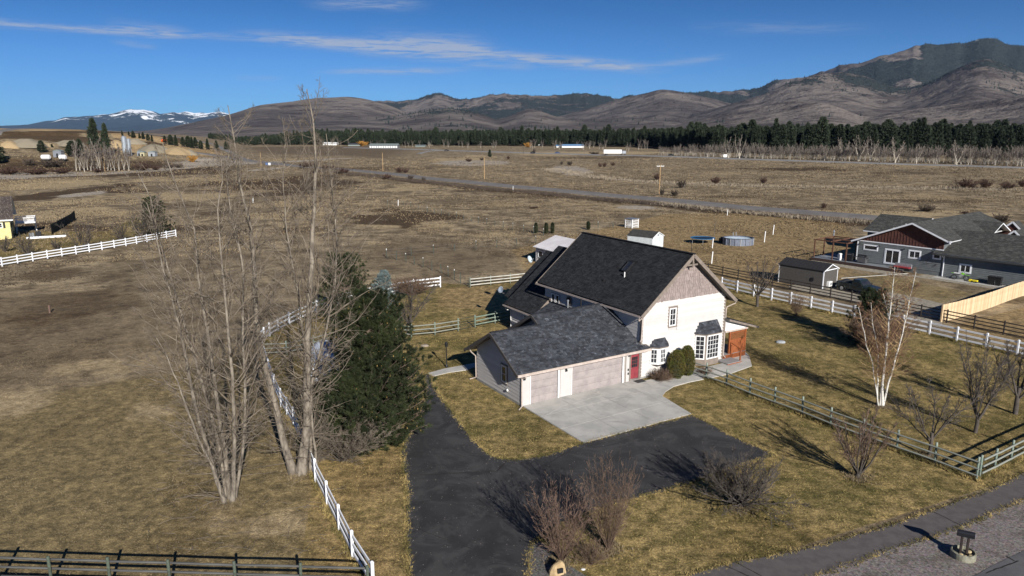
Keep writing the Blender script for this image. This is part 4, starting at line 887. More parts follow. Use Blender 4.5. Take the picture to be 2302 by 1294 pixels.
def lattice_strip(mb, x0, x1, y, z0, z1, st=.11):
    k = x0
    while k < x1: mb.bar((k, y, z0), (min(k + (z1 - z0), x1), y, z0 + min((z1 - z0), x1 - k)), .012, .03); mb.bar((k, y - .012, z1), (min(k + (z1 - z0), x1), y - .012, z1 - min((z1 - z0), x1 - k)), .012, .03); k += st
lattice_strip(ls, 19.75, 22.3, -.19, .08, .42); ls.bx(19.7, 22.34, -.2, -.16, .40, .44); ls.bx(19.7, 22.34, -.2, -.16, .05, .09); ls.build('skirt_lattice', M_cedar, H)
roof_plane(H, [(23.3, -.55, 2.50), (23.3, 7.2, 2.50), (19.66, 7.2, 3.62), (19.66, -.55, 3.62)], M_roof, M_soffit, thick=.14, seed=41)
MB().prism([(19.68, -.2, 2.52), (22.35, -.2, 2.52), (22.35, -.2, 2.66), (19.68, -.2, 3.46)], (0, .08, 0)).build('gable_infill', M_white, H)
MB().bx(19.68, 22.4, -.24, -.18, 2.38, 2.52).build('beam', M_gutter, H); MB().bar((23.32, -.58, 2.42), (19.66, -.58, 3.54), .04, .16).build('rake_board', M_trim, H)
# doormat
tag(MB().bx(-.42, .42, -.28, .28, 0, .02).build('doormat', mat('dark_doormat', (.05, .05, .052), rough=1.0, scale=20), loc=(*huv(10.25, -.55), .072), rz=TH), 'dark grey doormat lying in front of the red door', 'doormat')

# concrete apron in slabs, and walks
AP = empty('concrete_apron', loc=(HO[0], HO[1], 0), rz=TH, kind='structure')
ue = [0.02, 3.0, 5.9, 8.75]; ve = [-7.12, -4.7, -2.35, -.02]
def slab(pts, z=.07, name='slab', m=None, jl=.012):
    c = np.mean(np.array(pts), 0); q = [(p[0] + (c[0] - p[0]) * jl / max(.3, abs(c[0] - p[0])), p[1] + (c[1] - p[1]) * jl / max(.3, abs(c[1] - p[1]))) for p in pts]
    if sum(q[i][0] * q[(i + 1) % len(q)][1] - q[(i + 1) % len(q)][0] * q[i][1] for i in range(len(q))) < 0: q = q[::-1]
    return MB().prism([(x, y, -.05) for x, y in q], (0, 0, z + .05)).build(name, m or M_conc, AP)
for i in range(3):
    for j in range(3):
        w0 = -.07 * (j < 1)
        slab([(ue[i], ve[j]), (ue[i + 1], ve[j] - .08 * (j == 0) * (i + 1) / 3), (ue[i + 1], ve[j + 1]), (ue[i], ve[j + 1])])
slab([(8.75, -7.2), (8.95, -7.2), (9.4, -4.7), (8.75, -4.7)]); slab([(8.75, -4.7), (9.4, -4.7), (9.55, -3.8), (10.6, -.9), (10.6, -.06), (8.75, -.02)])
walk = [G(*p)[:2] for p in [(1441, 857), (1487, 893), (1496, 881), (1515, 869), (1552, 859), (1592, 851), (1640, 841), (1690, 823), (1684, 800), (1672, 788), (1640, 800), (1622, 818), (1560, 832), (1520, 850), (1470, 853)]]
sheet('side_walk', walk, .055, M_conc, step=.5)
MB().bx(10.6, 19.4, -1.9, -.1, 0, .045)
back_walk = [G(*p)[:2] for p in [(960, 840), (1000, 829), (1045, 821), (1074, 815), (1076, 822), (1050, 832), (1008, 838), (975, 846)]]
sheet('back_walk', back_walk, .05, M_conc, step=.5)
def crack(pts, m):
    w_ = smooth_pts([huv(*p) for p in pts], False, 2)
    p = densify(w_, .08, False); p = p + np.stack([(fbm(p[:, 0] * 2, p[:, 1] * 2, 4) - .5), (fbm(p[:, 0] * 2 + 9, p[:, 1] * 2, 4) - .5)], 1) * .35
    d = np.gradient(p, axis=0); d /= np.hypot(d[:, 0], d[:, 1])[:, None] + 1e-9; nn = np.stack([-d[:, 1], d[:, 0]], 1) * (.012 + .016 * vnoise(p[:, 0] * 4, p[:, 1] * 4))[:, None]
    L = p + nn; R = p - nn; n = len(p); i = np.arange(n - 1); V = np.concatenate([np.column_stack([L, np.full(n, .0735)]), np.column_stack([R, np.full(n, .0735)])])
    me = npmesh('patched_crack', V, np.stack([i + n, i + n + 1, i + 1, i], -1), m); return mkobj('patched_crack', me, kind='structure')
M_patch = mat('pale_crack_filler', (.62, .60, .56), scale=5)
crack([(.15, -2.4), (1.5, -2.1), (2.4, -1.5), (3.4, -1.7), (4.6, -1.35), (6.2, -1.5)], M_patch); crack([(8.6, -.9), (9.2, -2.2), (9.1, -3.0)], M_patch)
# ------------------------------------------------------------------ fences: every post and rail a part
M_vinyl = mat('white_vinyl', (.80, .81, .84), (.72, .73, .76), rough=.4, scale=2)
M_greenwood = mat('flaking_green_paint', (.13, .185, .15), (.25, .28, .235), rough=.85, scale=5, detail=7)
M_greyrail = mat('weathered_grey_rail', (.25, .255, .225), (.13, .15, .125), rough=.9, scale=4, detail=7, stretch=(.3, 4, 4))
M_brownrail = mat('dark_brown_stained_rail', (.045, .036, .032), (.03, .025, .022), rough=.8, scale=3)
M_tpost = mat('dark_green_steel', (.05, .065, .055), rough=.6)
M_wire = mat('fence_wire', (.22, .21, .20), rough=.5, metallic=.5)
def resample(pts, sp):
    p = [np.array(q[:2], float) for q in pts]; L = [0]
    for a, b in zip(p, p[1:]): L.append(L[-1] + np.hypot(*(b - a)))
    n = max(1, round(L[-1] / sp)); out = []
    for i in range(n + 1):
        t = L[-1] * i / n; k = min(np.searchsorted(L, t, 'right') - 1, len(p) - 2); out.append(p[k] + (p[k + 1] - p[k]) * (t - L[k]) / (L[k + 1] - L[k]))
    return out
def rail_fence(label, pts, sp, h, nr, post, rail, mp, mr, cat='fence', over=.08, lo=.32, cap=False, rnd=False, exact=False, jit=0.0, name='fence', group=None):
    P_ = [np.array(q[:2], float) for q in pts] if exact else resample(pts, sp)
    c = P_[0]; root = empty(name, label, cat, (c[0], c[1], Hz(c[0], c[1])), group=group); z0 = Hz(c[0], c[1]); r_ = random.Random(len(label))
    pb = MB()
    if rnd: pb.tube([(0, 0, -.1), (0, 0, h + over - .02), (0, 0, h + over)], [post / 2, post / 2, post * .38], 10)
    else:
        pb.bx(-post / 2, post / 2, -post / 2, post / 2, -.1, h + over, bev=.008)
        if cap: pb.add([(-post * .6, -post * .6, h + over), (post * .6, -post * .6, h + over), (post * .6, post * .6, h + over), (-post * .6, post * .6, h + over), (0, 0, h + over + .07)], [(0, 3, 2, 1), (0, 1, 4), (1, 2, 4), (2, 3, 4), (3, 0, 4)])
    pm = pb.mesh('post', mp, smooth=rnd); rw, rh = rail
    rb = MB()
    if rnd: rb.tube([(0, 0, 0), (1, 0, 0)], rh / 2, 8)
    else: rb.bx(0, 1, -rw / 2, rw / 2, -rh / 2, rh / 2)
    rm = rb.mesh('rail', mr)
    for i, p in enumerate(P_):
        d = (P_[min(i + 1, len(P_) - 1)] - P_[max(i - 1, 0)]); a = math.atan2(d[1], d[0]); z = Hz(*p) - z0
        mkobj('post', pm, root, loc=(p[0] - c[0], p[1] - c[1], z), rot=(r_.uniform(-jit, jit), r_.uniform(-jit, jit), a))
        if i + 1 < len(P_):
            q = P_[i + 1]; dd = q - p; L = np.hypot(*dd); aa = math.atan2(dd[1], dd[0]); z1 = Hz(*q) - z0; off = (post / 2 + rh * .3) if rnd else 0
            nx, ny = math.sin(aa) * off, -math.cos(aa) * off
            for k in range(nr):
                zz = lo + (h - .09 - lo) * k / (nr - 1); dz0, dz1 = r_.uniform(-jit, jit) * .8, r_.uniform(-jit, jit) * .8
                pitch = -math.atan2(z1 + dz1 - z - dz0, L)
                mkobj('rail', rm, root, loc=(p[0] - c[0] + nx, p[1] - c[1] + ny, z + zz + dz0), rot=(0, pitch, aa), scale=(L / math.cos(pitch) + (.1 if rnd else 0), 1, 1))
    return root
g2 = lambda l: [G(*p)[:2] for p in l]
rail_fence('long white three rail fence crossing the pasture below the yellow house', g2([(-60, 612), (0, 599.5), (97, 583), (182, 569.5), (278, 553.5), (396, 532)]), 2.3, 1.22, 3, .13, (.05, .15), M_vinyl, M_vinyl, cap=True)
rail_fence('white vinyl fence curving round the bare cottonwoods left of the drive', g2([(839, 1328), (793, 1254), (763, 1192), (736, 1136), (710, 1083), (694, 1042), (674, 992), (661, 959), (646, 943 - 8), (632, 914), (618, 881), (605, 844), (594, 806), (585, 777), (595, 768), (607, 757), (626, 745), (651, 732), (677, 719), (712, 702), (760, 686), (815, 673), (870, 663), (930, 652), (990, 645)]), 2.3, 1.25, 3, .13, (.05, .15), M_vinyl, M_vinyl, exact=True, cap=True)
rail_fence('white vinyl fence running along the right side of the yard behind the dense pine', g2([(1622, 648), (1687, 664), (1762, 681), (1844, 699), (1889, 709), (1960, 725), (2028, 740), (2097, 755), (2149, 767.5), (2216, 783), (2284, 799), (2360, 817)]), 2.45, 1.28, 3, .14, (.05, .15), M_vinyl, M_vinyl, cap=True)
rail_fence('dark brown four rail fence between the neighbour\'s shed and the white fence', g2([(1560, 607), (1592, 614), (1651, 627), (1720, 641), (1781, 653), (1855, 668), (1894, 676), (1960, 690), (2030, 705), (2130, 726), (2185, 738), (2243, 750), (2400, 783)]), 2.6, 1.3, 4, .11, (.04, .10), M_brownrail, M_brownrail, lo=.2)
rail_fence('weathered green post and rail fence from the porch walk to the roadside corner', g2([(1556, 843), (1587, 853), (1632.5, 869), (1685, 890), (1741, 911), (1803, 934), (1866.5, 960), (1939, 987), (2015, 1014), (2100, 1044), (2194, 1079)]), 2.4, 1.2, 3, .13, (.05, .11), M_greenwood, M_greyrail, exact=True, rnd=True, over=.16, jit=.02)
rail_fence('short return of green post and rail fence along the pavement path', g2([(2201, 1074), (2234, 1058), (2271, 1038.5), (2312, 1018), (2400, 976)]), 2.4, 1.2, 3, .13, (.05, .11), M_greenwood, M_greyrail, exact=True, rnd=True, over=.16, jit=.02)
M_dpost = mat('mossy_grey_green_post', (.085, .105, .080), (.055, .065, .05), rough=.9, scale=6); M_drail = mat('dark_weathered_rail', (.105, .105, .10), (.055, .055, .055), rough=.9, scale=5, stretch=(.3, 4, 4))
rail_fence('grey rail fence along the bottom edge of the near pasture', g2([(829, 1338), (678, 1333), (532, 1329), (385, 1324), (250, 1320), (118, 1316), (0, 1312), (-130, 1307)]), 2.4, 1.25, 3, .13, (.05, .10), M_dpost, M_drail, exact=True, rnd=True, over=.13, jit=.02)
rail_fence('grey green rail fence behind the covered trailer under the pines', g2([(590, 800), (645, 798), (706, 785), (778, 762), (850, 750), (925, 758), (978, 753), (1030, 744)]), 2.6, 1.15, 3, .12, (.05, .11), M_greenwood, M_greyrail, exact=True, rnd=True, over=.12, jit=.02)
rail_fence('pale green rail fence at the back corner of the house in its shadow', g2([(1068, 736), (1113, 727), (1160, 718)]), 2.6, 1.15, 3, .13, (.05, .12), M_greenwood, M_greenwood, exact=True, rnd=True, over=.12, jit=.01)
rail_fence('pale rail fence with a tube gate behind the rear wing', g2([(1057, 646), (1103, 641), (1147, 636.5), (1185, 632)]), 2.8, 1.15, 3, .12, (.05, .12), M_greenwood, mat('bleached_rail', (.52, .50, .45), (.36, .36, .32), rough=.9, scale=4), exact=True, rnd=True, over=.1, jit=.01)
def tube_gate(label, a, b, h=1.15):
    a = G(*a)[:2]; b = G(*b)[:2]; L = float(np.hypot(*(b - a))); root = empty('gate', label, 'gate', (a[0], a[1], 0), math.atan2(*(b - a)[::-1]))
    MB().tube([(.05, 0, .15), (.05, 0, h), (L - .05, 0, h), (L - .05, 0, .15), (.05, 0, .15)], .025, 6).build('gate_frame', M_tpost, root)
    for k in range(3): MB().tube([(.05, 0, .4 + k * .22), (L - .05, 0, .4 + k * .22)], .018, 6).build('gate_bar', M_tpost, root)
tube_gate('green tubular steel gate beside the lamp post lawn', (1030, 744), (1067, 736)); tube_gate('green tubular gate leaning against the pale rail fence', (1052, 647), (1078, 636))
def wire_fence(label, pts, sp, h=1.25, wires=3, sparse=()):
    P_ = resample(pts, sp); c = P_[0]; z0 = Hz(*c); root = empty('wire_fence', label, 'fence', (c[0], c[1], z0)); r_ = random.Random(4)
    pm = MB().bx(-.045, .045, -.03, .03, -.1, h - .1).mesh('post', M_tpost); pw = MB().bx(-.045, .045, -.03, .03, -.1, h - .12).mesh('post', M_tpost)
    tm = MB().bx(-.035, .035, -.03, .03, 0, .13).mesh('post_tip', M_white)
    for i, p in enumerate(P_):
        z = Hz(*p) - z0; o = mkobj('post', pm, root, loc=(p[0] - c[0], p[1] - c[1], z), rot=(r_.uniform(-.05, .05), r_.uniform(-.05, .05), 0), scale=(1, 1, r_.uniform(.9, 1.1)))
        if r_.random() < .55: mkobj('post_tip', tm, o, loc=(0, 0, h - .1))
    for k in range(wires):
        zz = .35 + (h - .5) * k / (wires - 1)
        MB().tube([(p[0] - c[0], p[1] - c[1], Hz(*p) - z0 + zz) for p in P_], .008, 3, caps=False).build('wire', M_wire, root)
wire_fence('wire fence of close dark posts crossing the far meadow', g2([(961, 478), (1010, 487), (1060, 497), (1110, 508), (1150, 516), (1190, 523), (1222, 530)]), 3.4, 1.3)
wire_fence('steel post fence along the far side of the bare paddock', g2([(870, 578), (940, 573), (1044, 562), (1098, 557.5), (1149, 553), (1205, 548)]), 4.0, 1.35)
wire_fence('steel post fence running down from the paddock corner to the pale gate', g2([(870, 580), (911, 589), (967, 606), (1000, 616), (1035, 637)]), 2.6, 1.35)
wire_fence('short run of leaning posts beside the lattice cage', g2([(1345, 512), (1385, 512), (1404, 510)]), 3.0, 1.2)
wire_fence('old wire fence of dark posts beside the county road', g2([(1430, 432), (1500, 428), (1580, 424), (1640, 421)]), 5.0, 1.4)
wire_fence('old field fence left of the sedge patch', g2([(872, 462), (900, 460), (961, 478)]), 6, 1.3)
# cedar board fence of the neighbour
def board_fence():
    pts = smooth_pts(g2([(2116, 724), (2165, 712), (2222, 694), (2262, 678), (2302, 664), (2420, 636)]), False, 1); P_ = resample(pts, .155); c = P_[0]
    root = empty('board_fence', 'new pale cedar board fence stepping up beside the neighbour\'s garage', 'fence', (c[0], c[1], 0)); r_ = random.Random(8)
    M_ced = [mat('raw_cedar_a', (.62, .47, .29), (.50, .37, .22), rough=.75, scale=3, stretch=(3, 3, .4)), mat('raw_cedar_b', (.68, .53, .34), (.56, .42, .26), rough=.75, scale=3, stretch=(3, 3, .4)), mat('raw_cedar_c', (.55, .40, .24), (.44, .31, .18), rough=.75, scale=3, stretch=(3, 3, .4))]
    ms = [MB().bx(0, .148, -.01, .01, .03, 1.82).mesh('fence_board', m) for m in M_ced]
    for p, q in zip(P_, P_[1:]):
        d = q - p; mkobj('fence_board', ms[r_.randrange(3)], root, loc=(p[0] - c[0], p[1] - c[1], 0), rz=math.atan2(d[1], d[0]), scale=(1, 1, 1 + r_.uniform(-.01, .01)))
    for p in resample(pts, 2.4):
        MB().bx(-.05, .05, .02, .12, 0, 1.78).build('post', M_ced[2], root, loc=(p[0] - c[0], p[1] - c[1], 0), rz=rad(35))
    MB().bx(-.03, .0, -.03, .03, 0, 1.84).build('end_board', M_ced[1], root)
board_fence()
# ------------------------------------------------------------------ vegetation generators (all real twigs, needles and leaves)
M_bark = mat('cottonwood_bark', (.27, .232, .185), (.12, .10, .08), rough=.95, scale=5, detail=7, bump=.8, bscale=14, stretch=(1, 1, .35), tint=.2)
M_twig = mat('grey_tan_twigs', (.215, .178, .138), (.135, .108, .082), rough=.9, scale=2, tint=.3)
M_twig_d = mat('dark_grey_twigs', (.11, .092, .08), (.07, .06, .052), rough=.9, scale=2, tint=.3)
M_twig_r = mat('red_brown_twigs', (.235, .155, .115), (.12, .078, .058), rough=.8, scale=2, tint=.4)
M_twig_b = mat('brown_twigs', (.20, .135, .095), (.12, .082, .06), rough=.85, scale=2, tint=.4)
M_birch = mat('white_birch_bark', (.62, .60, .56), (.50, .48, .44), rough=.7, scale=3, stretch=(1, 1, 4), bump=.3,
    extra=lambda t, v, c: t.mix(t.ramp(t.noise(v, 2.5, 5, .7), .62, .66), c, (.06, .055, .05)))
M_birch_y = mat('yellow_birch_twigs', (.50, .36, .18), (.36, .24, .12), rough=.8, scale=2)
M_pbark = mat('pine_bark', (.22, .155, .12), (.12, .09, .07), rough=.95, scale=4, bump=.6)
M_needle = mat('olive_pine_needles', (.036, .046, .017), (.013, .019, .009), rough=.7, scale=.8, tint=.9, spec=.2)
M_needle_d = mat('dark_pine_needles', (.034, .046, .022), (.020, .028, .014), rough=.75, scale=.8, tint=.8, spec=.2)
M_blue = mat('blue_spruce_needles', (.17, .22, .22), (.10, .135, .135), rough=.7, scale=.8, tint=.7)
M_arb = mat('arborvitae_sprays', (.085, .098, .022), (.15, .115, .03), rough=.7, scale=1.5, tint=.8)
M_cone = mat('straw_brown_cones', (.36, .23, .08), rough=.8)
def nrmz(a): return a / (np.linalg.norm(a, axis=-1, keepdims=True) + 1e-9)
def grow(rng, P0, D0, L, r0, r1, k, wander, tropism):
    """polylines of k segments; tropism: pull towards +z (may be array)"""
    N = len(P0); pts = np.zeros((N, k + 1, 3)); pts[:, 0] = P0; d = nrmz(D0.copy()); st = (L / k)[:, None]
    trop = np.zeros((N, 3)); trop[:, 2] = tropism
    for i in range(k):
        d = nrmz(d + rng.normal(0, wander, (N, 3)) + trop); pts[:, i + 1] = pts[:, i] + d * st
    t = np.linspace(0, 1, k + 1)[None, :]; rr_ = np.asarray(r0)[:, None] * (1 - t) + np.asarray(r1)[:, None] * t
    return pts, rr_
def tubes(pts, rads, ns):
    N, K, _ = pts.shape; tg = np.empty_like(pts); tg[:, 1:-1] = pts[:, 2:] - pts[:, :-2]; tg[:, 0] = pts[:, 1] - pts[:, 0]; tg[:, -1] = pts[:, -1] - pts[:, -2]; tg = nrmz(tg)
    ref = np.zeros_like(tg); ref[..., 0] = .31; ref[..., 1] = .95; ref[..., 2] = .07
    a = nrmz(np.cross(tg, ref)); b = np.cross(tg, a); th = np.arange(ns) * 2 * math.pi / ns
    V = pts[:, :, None, :] + rads[:, :, None, None] * (a[:, :, None, :] * np.cos(th)[None, None, :, None] + b[:, :, None, :] * np.sin(th)[None, None, :, None])
    base = (np.arange(N) * K * ns)[:, None, None]; i = np.arange(K - 1)[None, :, None] * ns; j = np.arange(ns)[None, None, :]; j2 = (j + 1) % ns
    F = np.stack([base + i + j, base + i + j2, base + i + ns + j2, base + i + ns + j], -1).reshape(-1, 4)
    return V.reshape(-1, 3), F
def kids(rng, pts, L, m, t0, t1, a0, a1, lf, tpow=1.0):
    """m children on every polyline; returns origins, directions, lengths, t, parent index"""
    N, K, _ = pts.shape; par = np.repeat(np.arange(N), m); n = len(par); t = t0 + (t1 - t0) * rng.rand(n) ** tpow
    f = t * (K - 1); i = np.minimum(f.astype(int), K - 2); fr = (f - i)[:, None]; p = pts[par, i] * (1 - fr) + pts[par, i + 1] * fr
    tg = nrmz(pts[par, i + 1] - pts[par, i]); rv = nrmz(np.cross(tg, rng.normal(0, 1, (n, 3)))); an = np.radians(rng.uniform(a0, a1, n))[:, None]
    d = tg * np.cos(an) + rv * np.sin(an); return p, d, lf(t) * L[par] * rng.uniform(.6, 1.15, n), t, par
def merge(parts):
    Vs, Fs, o = [], [], 0
    for V, F in parts: Vs.append(V); Fs.append(F + o); o += len(V)
    return np.concatenate(Vs), np.concatenate(Fs)
def blades(rng, P_, D, n, length, width, spread, jl=.3):
    """n thin triangles per origin"""
    N = len(P_); P2 = np.repeat(P_, n, 0); D2 = nrmz(np.repeat(nrmz(D), n, 0) + rng.normal(0, spread, (N * n, 3))); L = length * rng.uniform(1 - jl, 1 + jl, N * n)[:, None]
    s = nrmz(np.cross(D2, rng.normal(0, 1, (N * n, 3)))) * width / 2; V = np.stack([P2 - s, P2 + s, P2 + D2 * L], 1).reshape(-1, 3)
    return V, np.arange(N * n * 3).reshape(-1, 3)
def part_np(name, V, F, m, parent, tint=None, kind=None, smooth=False, off=None):
    if off is not None: V = V - np.array(off)
    o = mkobj(name, npmesh(name, V, F, m, tint=tint, smooth=smooth), parent, kind=kind); return o

# --- bare tree whose stems follow surveyed lines
def line3(pxs, Y0, Y1=None):
    """stem centre line: surveyed heights, standing at depth Y0 (base) to Y1 (top)"""
    out = []; Y1 = Y0 if Y1 is None else Y1; n = len(pxs)
    for i, p in enumerate(pxs):
        d = ray(*p); Y_ = Y0 + (Y1 - Y0) * i / (n - 1); t = Y_ / d[1]; out.append([d[0] * t, Y_, CAM_H + d[2] * t])
    out[0][2] = min(out[0][2], -.05); return np.array(out)
def respl(p, k):
    s = np.concatenate([[0], np.cumsum(np.linalg.norm(np.diff(p, axis=0), axis=1))]); t = np.linspace(0, s[-1], k + 1)
    return np.stack([np.interp(t, s, p[:, i]) for i in range(3)], 1), s[-1]
def cottonwood(label, stems, seed, crown_m, dens=46, low=True, twigm=None, barkm=None, r_tip=.018, l1=.30, cat='tree', spreadx=1.0):
    rng = np.random.RandomState(seed); base = stems[0][0][0]; root = empty('cottonwood_tree', label, cat, (base[0], base[1], 0)); off = (base[0], base[1], 0); parts = []
    for (ln, r0) in stems:
        p, L = respl(ln, 26); p[1:-1] += rng.normal(0, .014, p[1:-1].shape); 
        t = np.linspace(0, 1, 27); rr_ = r0 * .86 * (1 - t) ** .9 + r_tip * t; rr_ = rr_ * (1 + .45 * np.exp(-t * 30)); V, F = tubes(p[None], rr_[None], 9)
        part_np('stem', V, F, M_bark if barkm is None else barkm, root, off=off, smooth=True)
        n1 = int(dens * L / 16); q1, d1, L1, t1, _ = kids(rng, p[None], np.array([L]), n1, .08, .97, 32, 68, lambda t: l1 * (1.02 - t) ** .5 * (.32 + .68 * np.minimum(t * 2.3, 1)), .85)
        L1 = np.minimum(np.maximum(L1, .45), 5.2) * spreadx; rb = np.minimum(.007 + .0048 * L1, .03)
        p1, r1 = grow(rng, q1, d1, L1, rb, rb * .25 + .004, 8, .15, .085); parts.append(tubes(p1, r1, 5))
        q2, d2, L2, t2, _ = kids(rng, p1, L1, 9, .18, .98, 28, 60, lambda t: .42 * (1.1 - t)); L2 = np.maximum(L2, .22); rb2 = .0045 + .003 * L2
        p2, r2 = grow(rng, q2, d2, L2, rb2, rb2 * .4 + .002, 4, .12, .07); parts.append(tubes(p2, r2, 3))
        q3, d3, L3, t3, _ = kids(rng, p2, L2, 4, .1, 1.0, 22, 55, lambda t: .62 * (1.15 - t)); L3 = np.maximum(L3, .16)
        p3, r3 = grow(rng, q3, d3, L3, np.full(len(L3), .0062), np.full(len(L3), .0035), 2, .12, .05); parts.append(tubes(p3, r3, 3))
    if low:
        n = low; ps = np.concatenate([respl(ln, 26)[0][1:9] for ln, r in stems]); k = rng.randint(0, len(ps), n); a = rng.rand(n) * 6.283
        d = np.stack([np.cos(a), np.sin(a), rng.uniform(-.05, .9, n)], 1); L = rng.uniform(.8, 3.0, n); rb = .009 + .004 * L
        p1, r1 = grow(rng, ps[k], d, L, rb, rb * .3, 6, .13, .04); parts.append(tubes(p1, r1, 4)); q2, d2, L2, _, _ = kids(rng, p1, L, 6, .2, 1, 25, 60, lambda t: .38 * (1.1 - t)); p2, r2 = grow(rng, q2, d2, np.maximum(L2, .15), np.full(len(L2), .006), np.full(len(L2), .003), 3, .14, .03); parts.append(tubes(p2, r2, 3))
    V, F = merge(parts); part_np('crown', V, F, twigm or M_twig, root, tint=np.repeat(rng.rand(len(F) // 6 + 1), 6)[:len(F)], off=off)
    return root
YA = float(P(515, 1128)[1]); YB = float(P(668, 1064)[1])
cottonwood('clump of six bare cottonwood stems standing nearest in the left pasture', [
    (line3([(505, 1128), (478, 1045), (441, 922), (404, 734), (366, 600), (348, 520), (330, 455)], YA, YA - .6), .13),
    (line3([(512, 1128), (490, 990), (457, 868), (409, 707), (377, 600), (352, 520), (338, 440), (310, 390)], YA + .3, YA + .8), .12),
    (line3([(518, 1128), (505, 1010), (492, 922), (468, 760), (446, 625), (438, 520), (400, 426), (383, 380), (366, 322)], YA + .2, YA + 1.2), .14),
    (line3([(522, 1128), (528, 1000), (522, 841), (508, 690), (497, 575), (489, 469), (500, 400), (497, 340)], YA, YA), .13),
    (line3([(528, 1128), (548, 1000), (552, 880), (545, 740), (548, 600), (520, 480), (508, 400), (520, 320)], YA + .4, YA + 1.4), .10),
    (line3([(505, 1128), (482, 1055), (452, 1000), (425, 930), (400, 860), (365, 780), (345, 748)], YA - .2, YA - 1.0), .09)], 11, 5, dens=46, low=110)
cottonwood('tall twin stemmed bare cottonwood growing out beside the white fence', [
    (line3([(676, 1064), (690, 960), (690, 868), (693, 734), (699, 627), (703, 532), (710, 362), (706, 277), (689, 200)], YB, YB + .6), .30),
    (line3([(660, 1064), (640, 1000), (624, 932), (598, 825), (581, 761), (572, 654), (572, 590), (562, 503), (541, 422), (531, 350), (519, 273), (512, 236)], YB, YB - .3), .24),
    (line3([(690, 940), (700, 860), (735, 740), (752, 640), (758, 560), (750, 450), (742, 380), (733, 300)], YB + .2, YB + 1.8), .10),
    (line3([(694, 760), (672, 660), (650, 560), (640, 470), (636, 380), (650, 300)], YB + .2, YB - 1.4), .08)], 12, 6, dens=54, low=130, r_tip=.018)

# --- generic bare tree / shrub meshes for copying: crown up z, base at origin
def bare_mesh(seed, h, stems, spread, trunk=.0, r0=.05, m1=16, m2=6, m3=3, twig=.35, wander=.10, trop=.05, thick=.006, tpow=.8):
    """h height, stems number leaving the base (or the trunk top), spread in degrees"""
    rng = np.random.RandomState(seed); parts = []; tp = []
    if trunk > 0:
        p, L = respl(np.array([[0, 0, -.05], [rng.normal(0, .03), rng.normal(0, .03), trunk * .5], [0, 0, trunk]]), 5); tp.append(tubes(p[None], np.linspace(r0 * 1.25, r0, 6)[None], 9))
    n = stems; a = np.arange(n) * 2.399 + rng.rand(n); sp_ = np.radians(spread * np.sqrt((np.arange(n) + .5) / n)) * rng.uniform(.8, 1.1, n)
    d = np.stack([np.cos(a) * np.sin(sp_), np.sin(a) * np.sin(sp_), np.cos(sp_)], 1); b = np.stack([np.cos(a) * r0, np.sin(a) * r0, np.full(n, trunk - .04) - (rng.rand(n) * trunk * .35)], 1)
    L = (h - trunk) * rng.uniform(.8, 1.05, n) * (1 + .12 * (sp_ > .6)); rs_ = np.full(n, r0 * (.62 if trunk > 0 else 1)) * rng.uniform(.6, 1, n)
    p0, q0 = grow(rng, b, d, L, rs_, rs_ * .18, 9, wander * .7, trop); tp.append(tubes(p0, q0, 5))
    q1, d1, L1, t1, _ = kids(rng, p0, L, m1, .15, .98, 22, 52, lambda t: twig * (1.15 - t), tpow); rb = .35 * rs_.mean() + thick * .4; p1, r1 = grow(rng, q1, d1, L1, np.full(len(L1), rb), np.full(len(L1), thick * .8), 5, wander, trop); parts.append(tubes(p1, r1, 3))
    if m2:
        q2, d2, L2, _, _ = kids(rng, p1, L1, m2, .15, 1, 22, 55, lambda t: .5 * (1.15 - t)); p2, r2 = grow(rng, q2, d2, L2, np.full(len(L2), thick), np.full(len(L2), thick * .6), 3, wander, trop); parts.append(tubes(p2, r2, 3))
        if m3:
            q3, d3, L3, _, _ = kids(rng, p2, L2, m3, .2, 1, 22, 55, lambda t: .55 * (1.15 - t)); p3, r3 = grow(rng, q3, d3, L3, np.full(len(L3), thick * .7), np.full(len(L3), thick * .5), 2, wander, trop); parts.append(tubes(p3, r3, 3))
    return merge(tp), merge(parts), rng
def bare_plant(name, label, cat, loc, mt, mw, group=None, rz=0.0, scale=None, pt='stem', pc='twigs', **k):
    (V0, F0), (V1, F1), rng = bare_mesh(**k); root = empty(name, label, cat, loc, rz, group)
    if scale: root.scale = scale
    part_np(pt, V0, F0, mt, root, smooth=True); part_np(pc, V1, F1, mw, root, tint=np.repeat(rng.rand(len(F1) // 9 + 1), 9)[:len(F1)]); return root
def at(px, py): return P(px, py)
# near shrubs and small trees
bare_plant('dogwood_shrub', 'upright vase shaped shrub of reddish bare stems at the drive mouth', 'shrub', at(1262, 1262), M_twig_r, M_twig_r, seed=21, h=3.9, stems=76, spread=38, r0=.012, m1=9, m2=3, m3=0, twig=.22, wander=.05, trop=.05, thick=.0085)
bare_plant('dogwood_shrub', 'taller brown bare shrub with thin grey tips right of the reddish shrub', 'shrub', at(1368, 1236), M_twig_b, M_twig_b, seed=22, h=4.6, stems=78, spread=30, r0=.011, m1=10, m2=3, m3=0, twig=.22, wander=.06, trop=.055, thick=.007)
bare_plant('bare_shrub', 'low leafless shrub with dead twigs below the tall brown shrub', 'shrub', at(1330, 1268), M_twig_b, M_twig_b, seed=23, h=1.3, stems=60, spread=60, r0=.008, m1=6, m2=3, m3=0, twig=.4, thick=.006)
bare_plant('bare_tree', 'low spreading bare tree at the edge of the asphalt turnaround', 'tree', at(1668, 1140), M_twig_d, M_twig_d, pt='trunk', pc='crown', seed=24, h=3.3, stems=34, spread=78, trunk=.3, r0=.075, m1=16, m2=6, m3=3, twig=.44, wander=.15, trop=.045, thick=.0075)
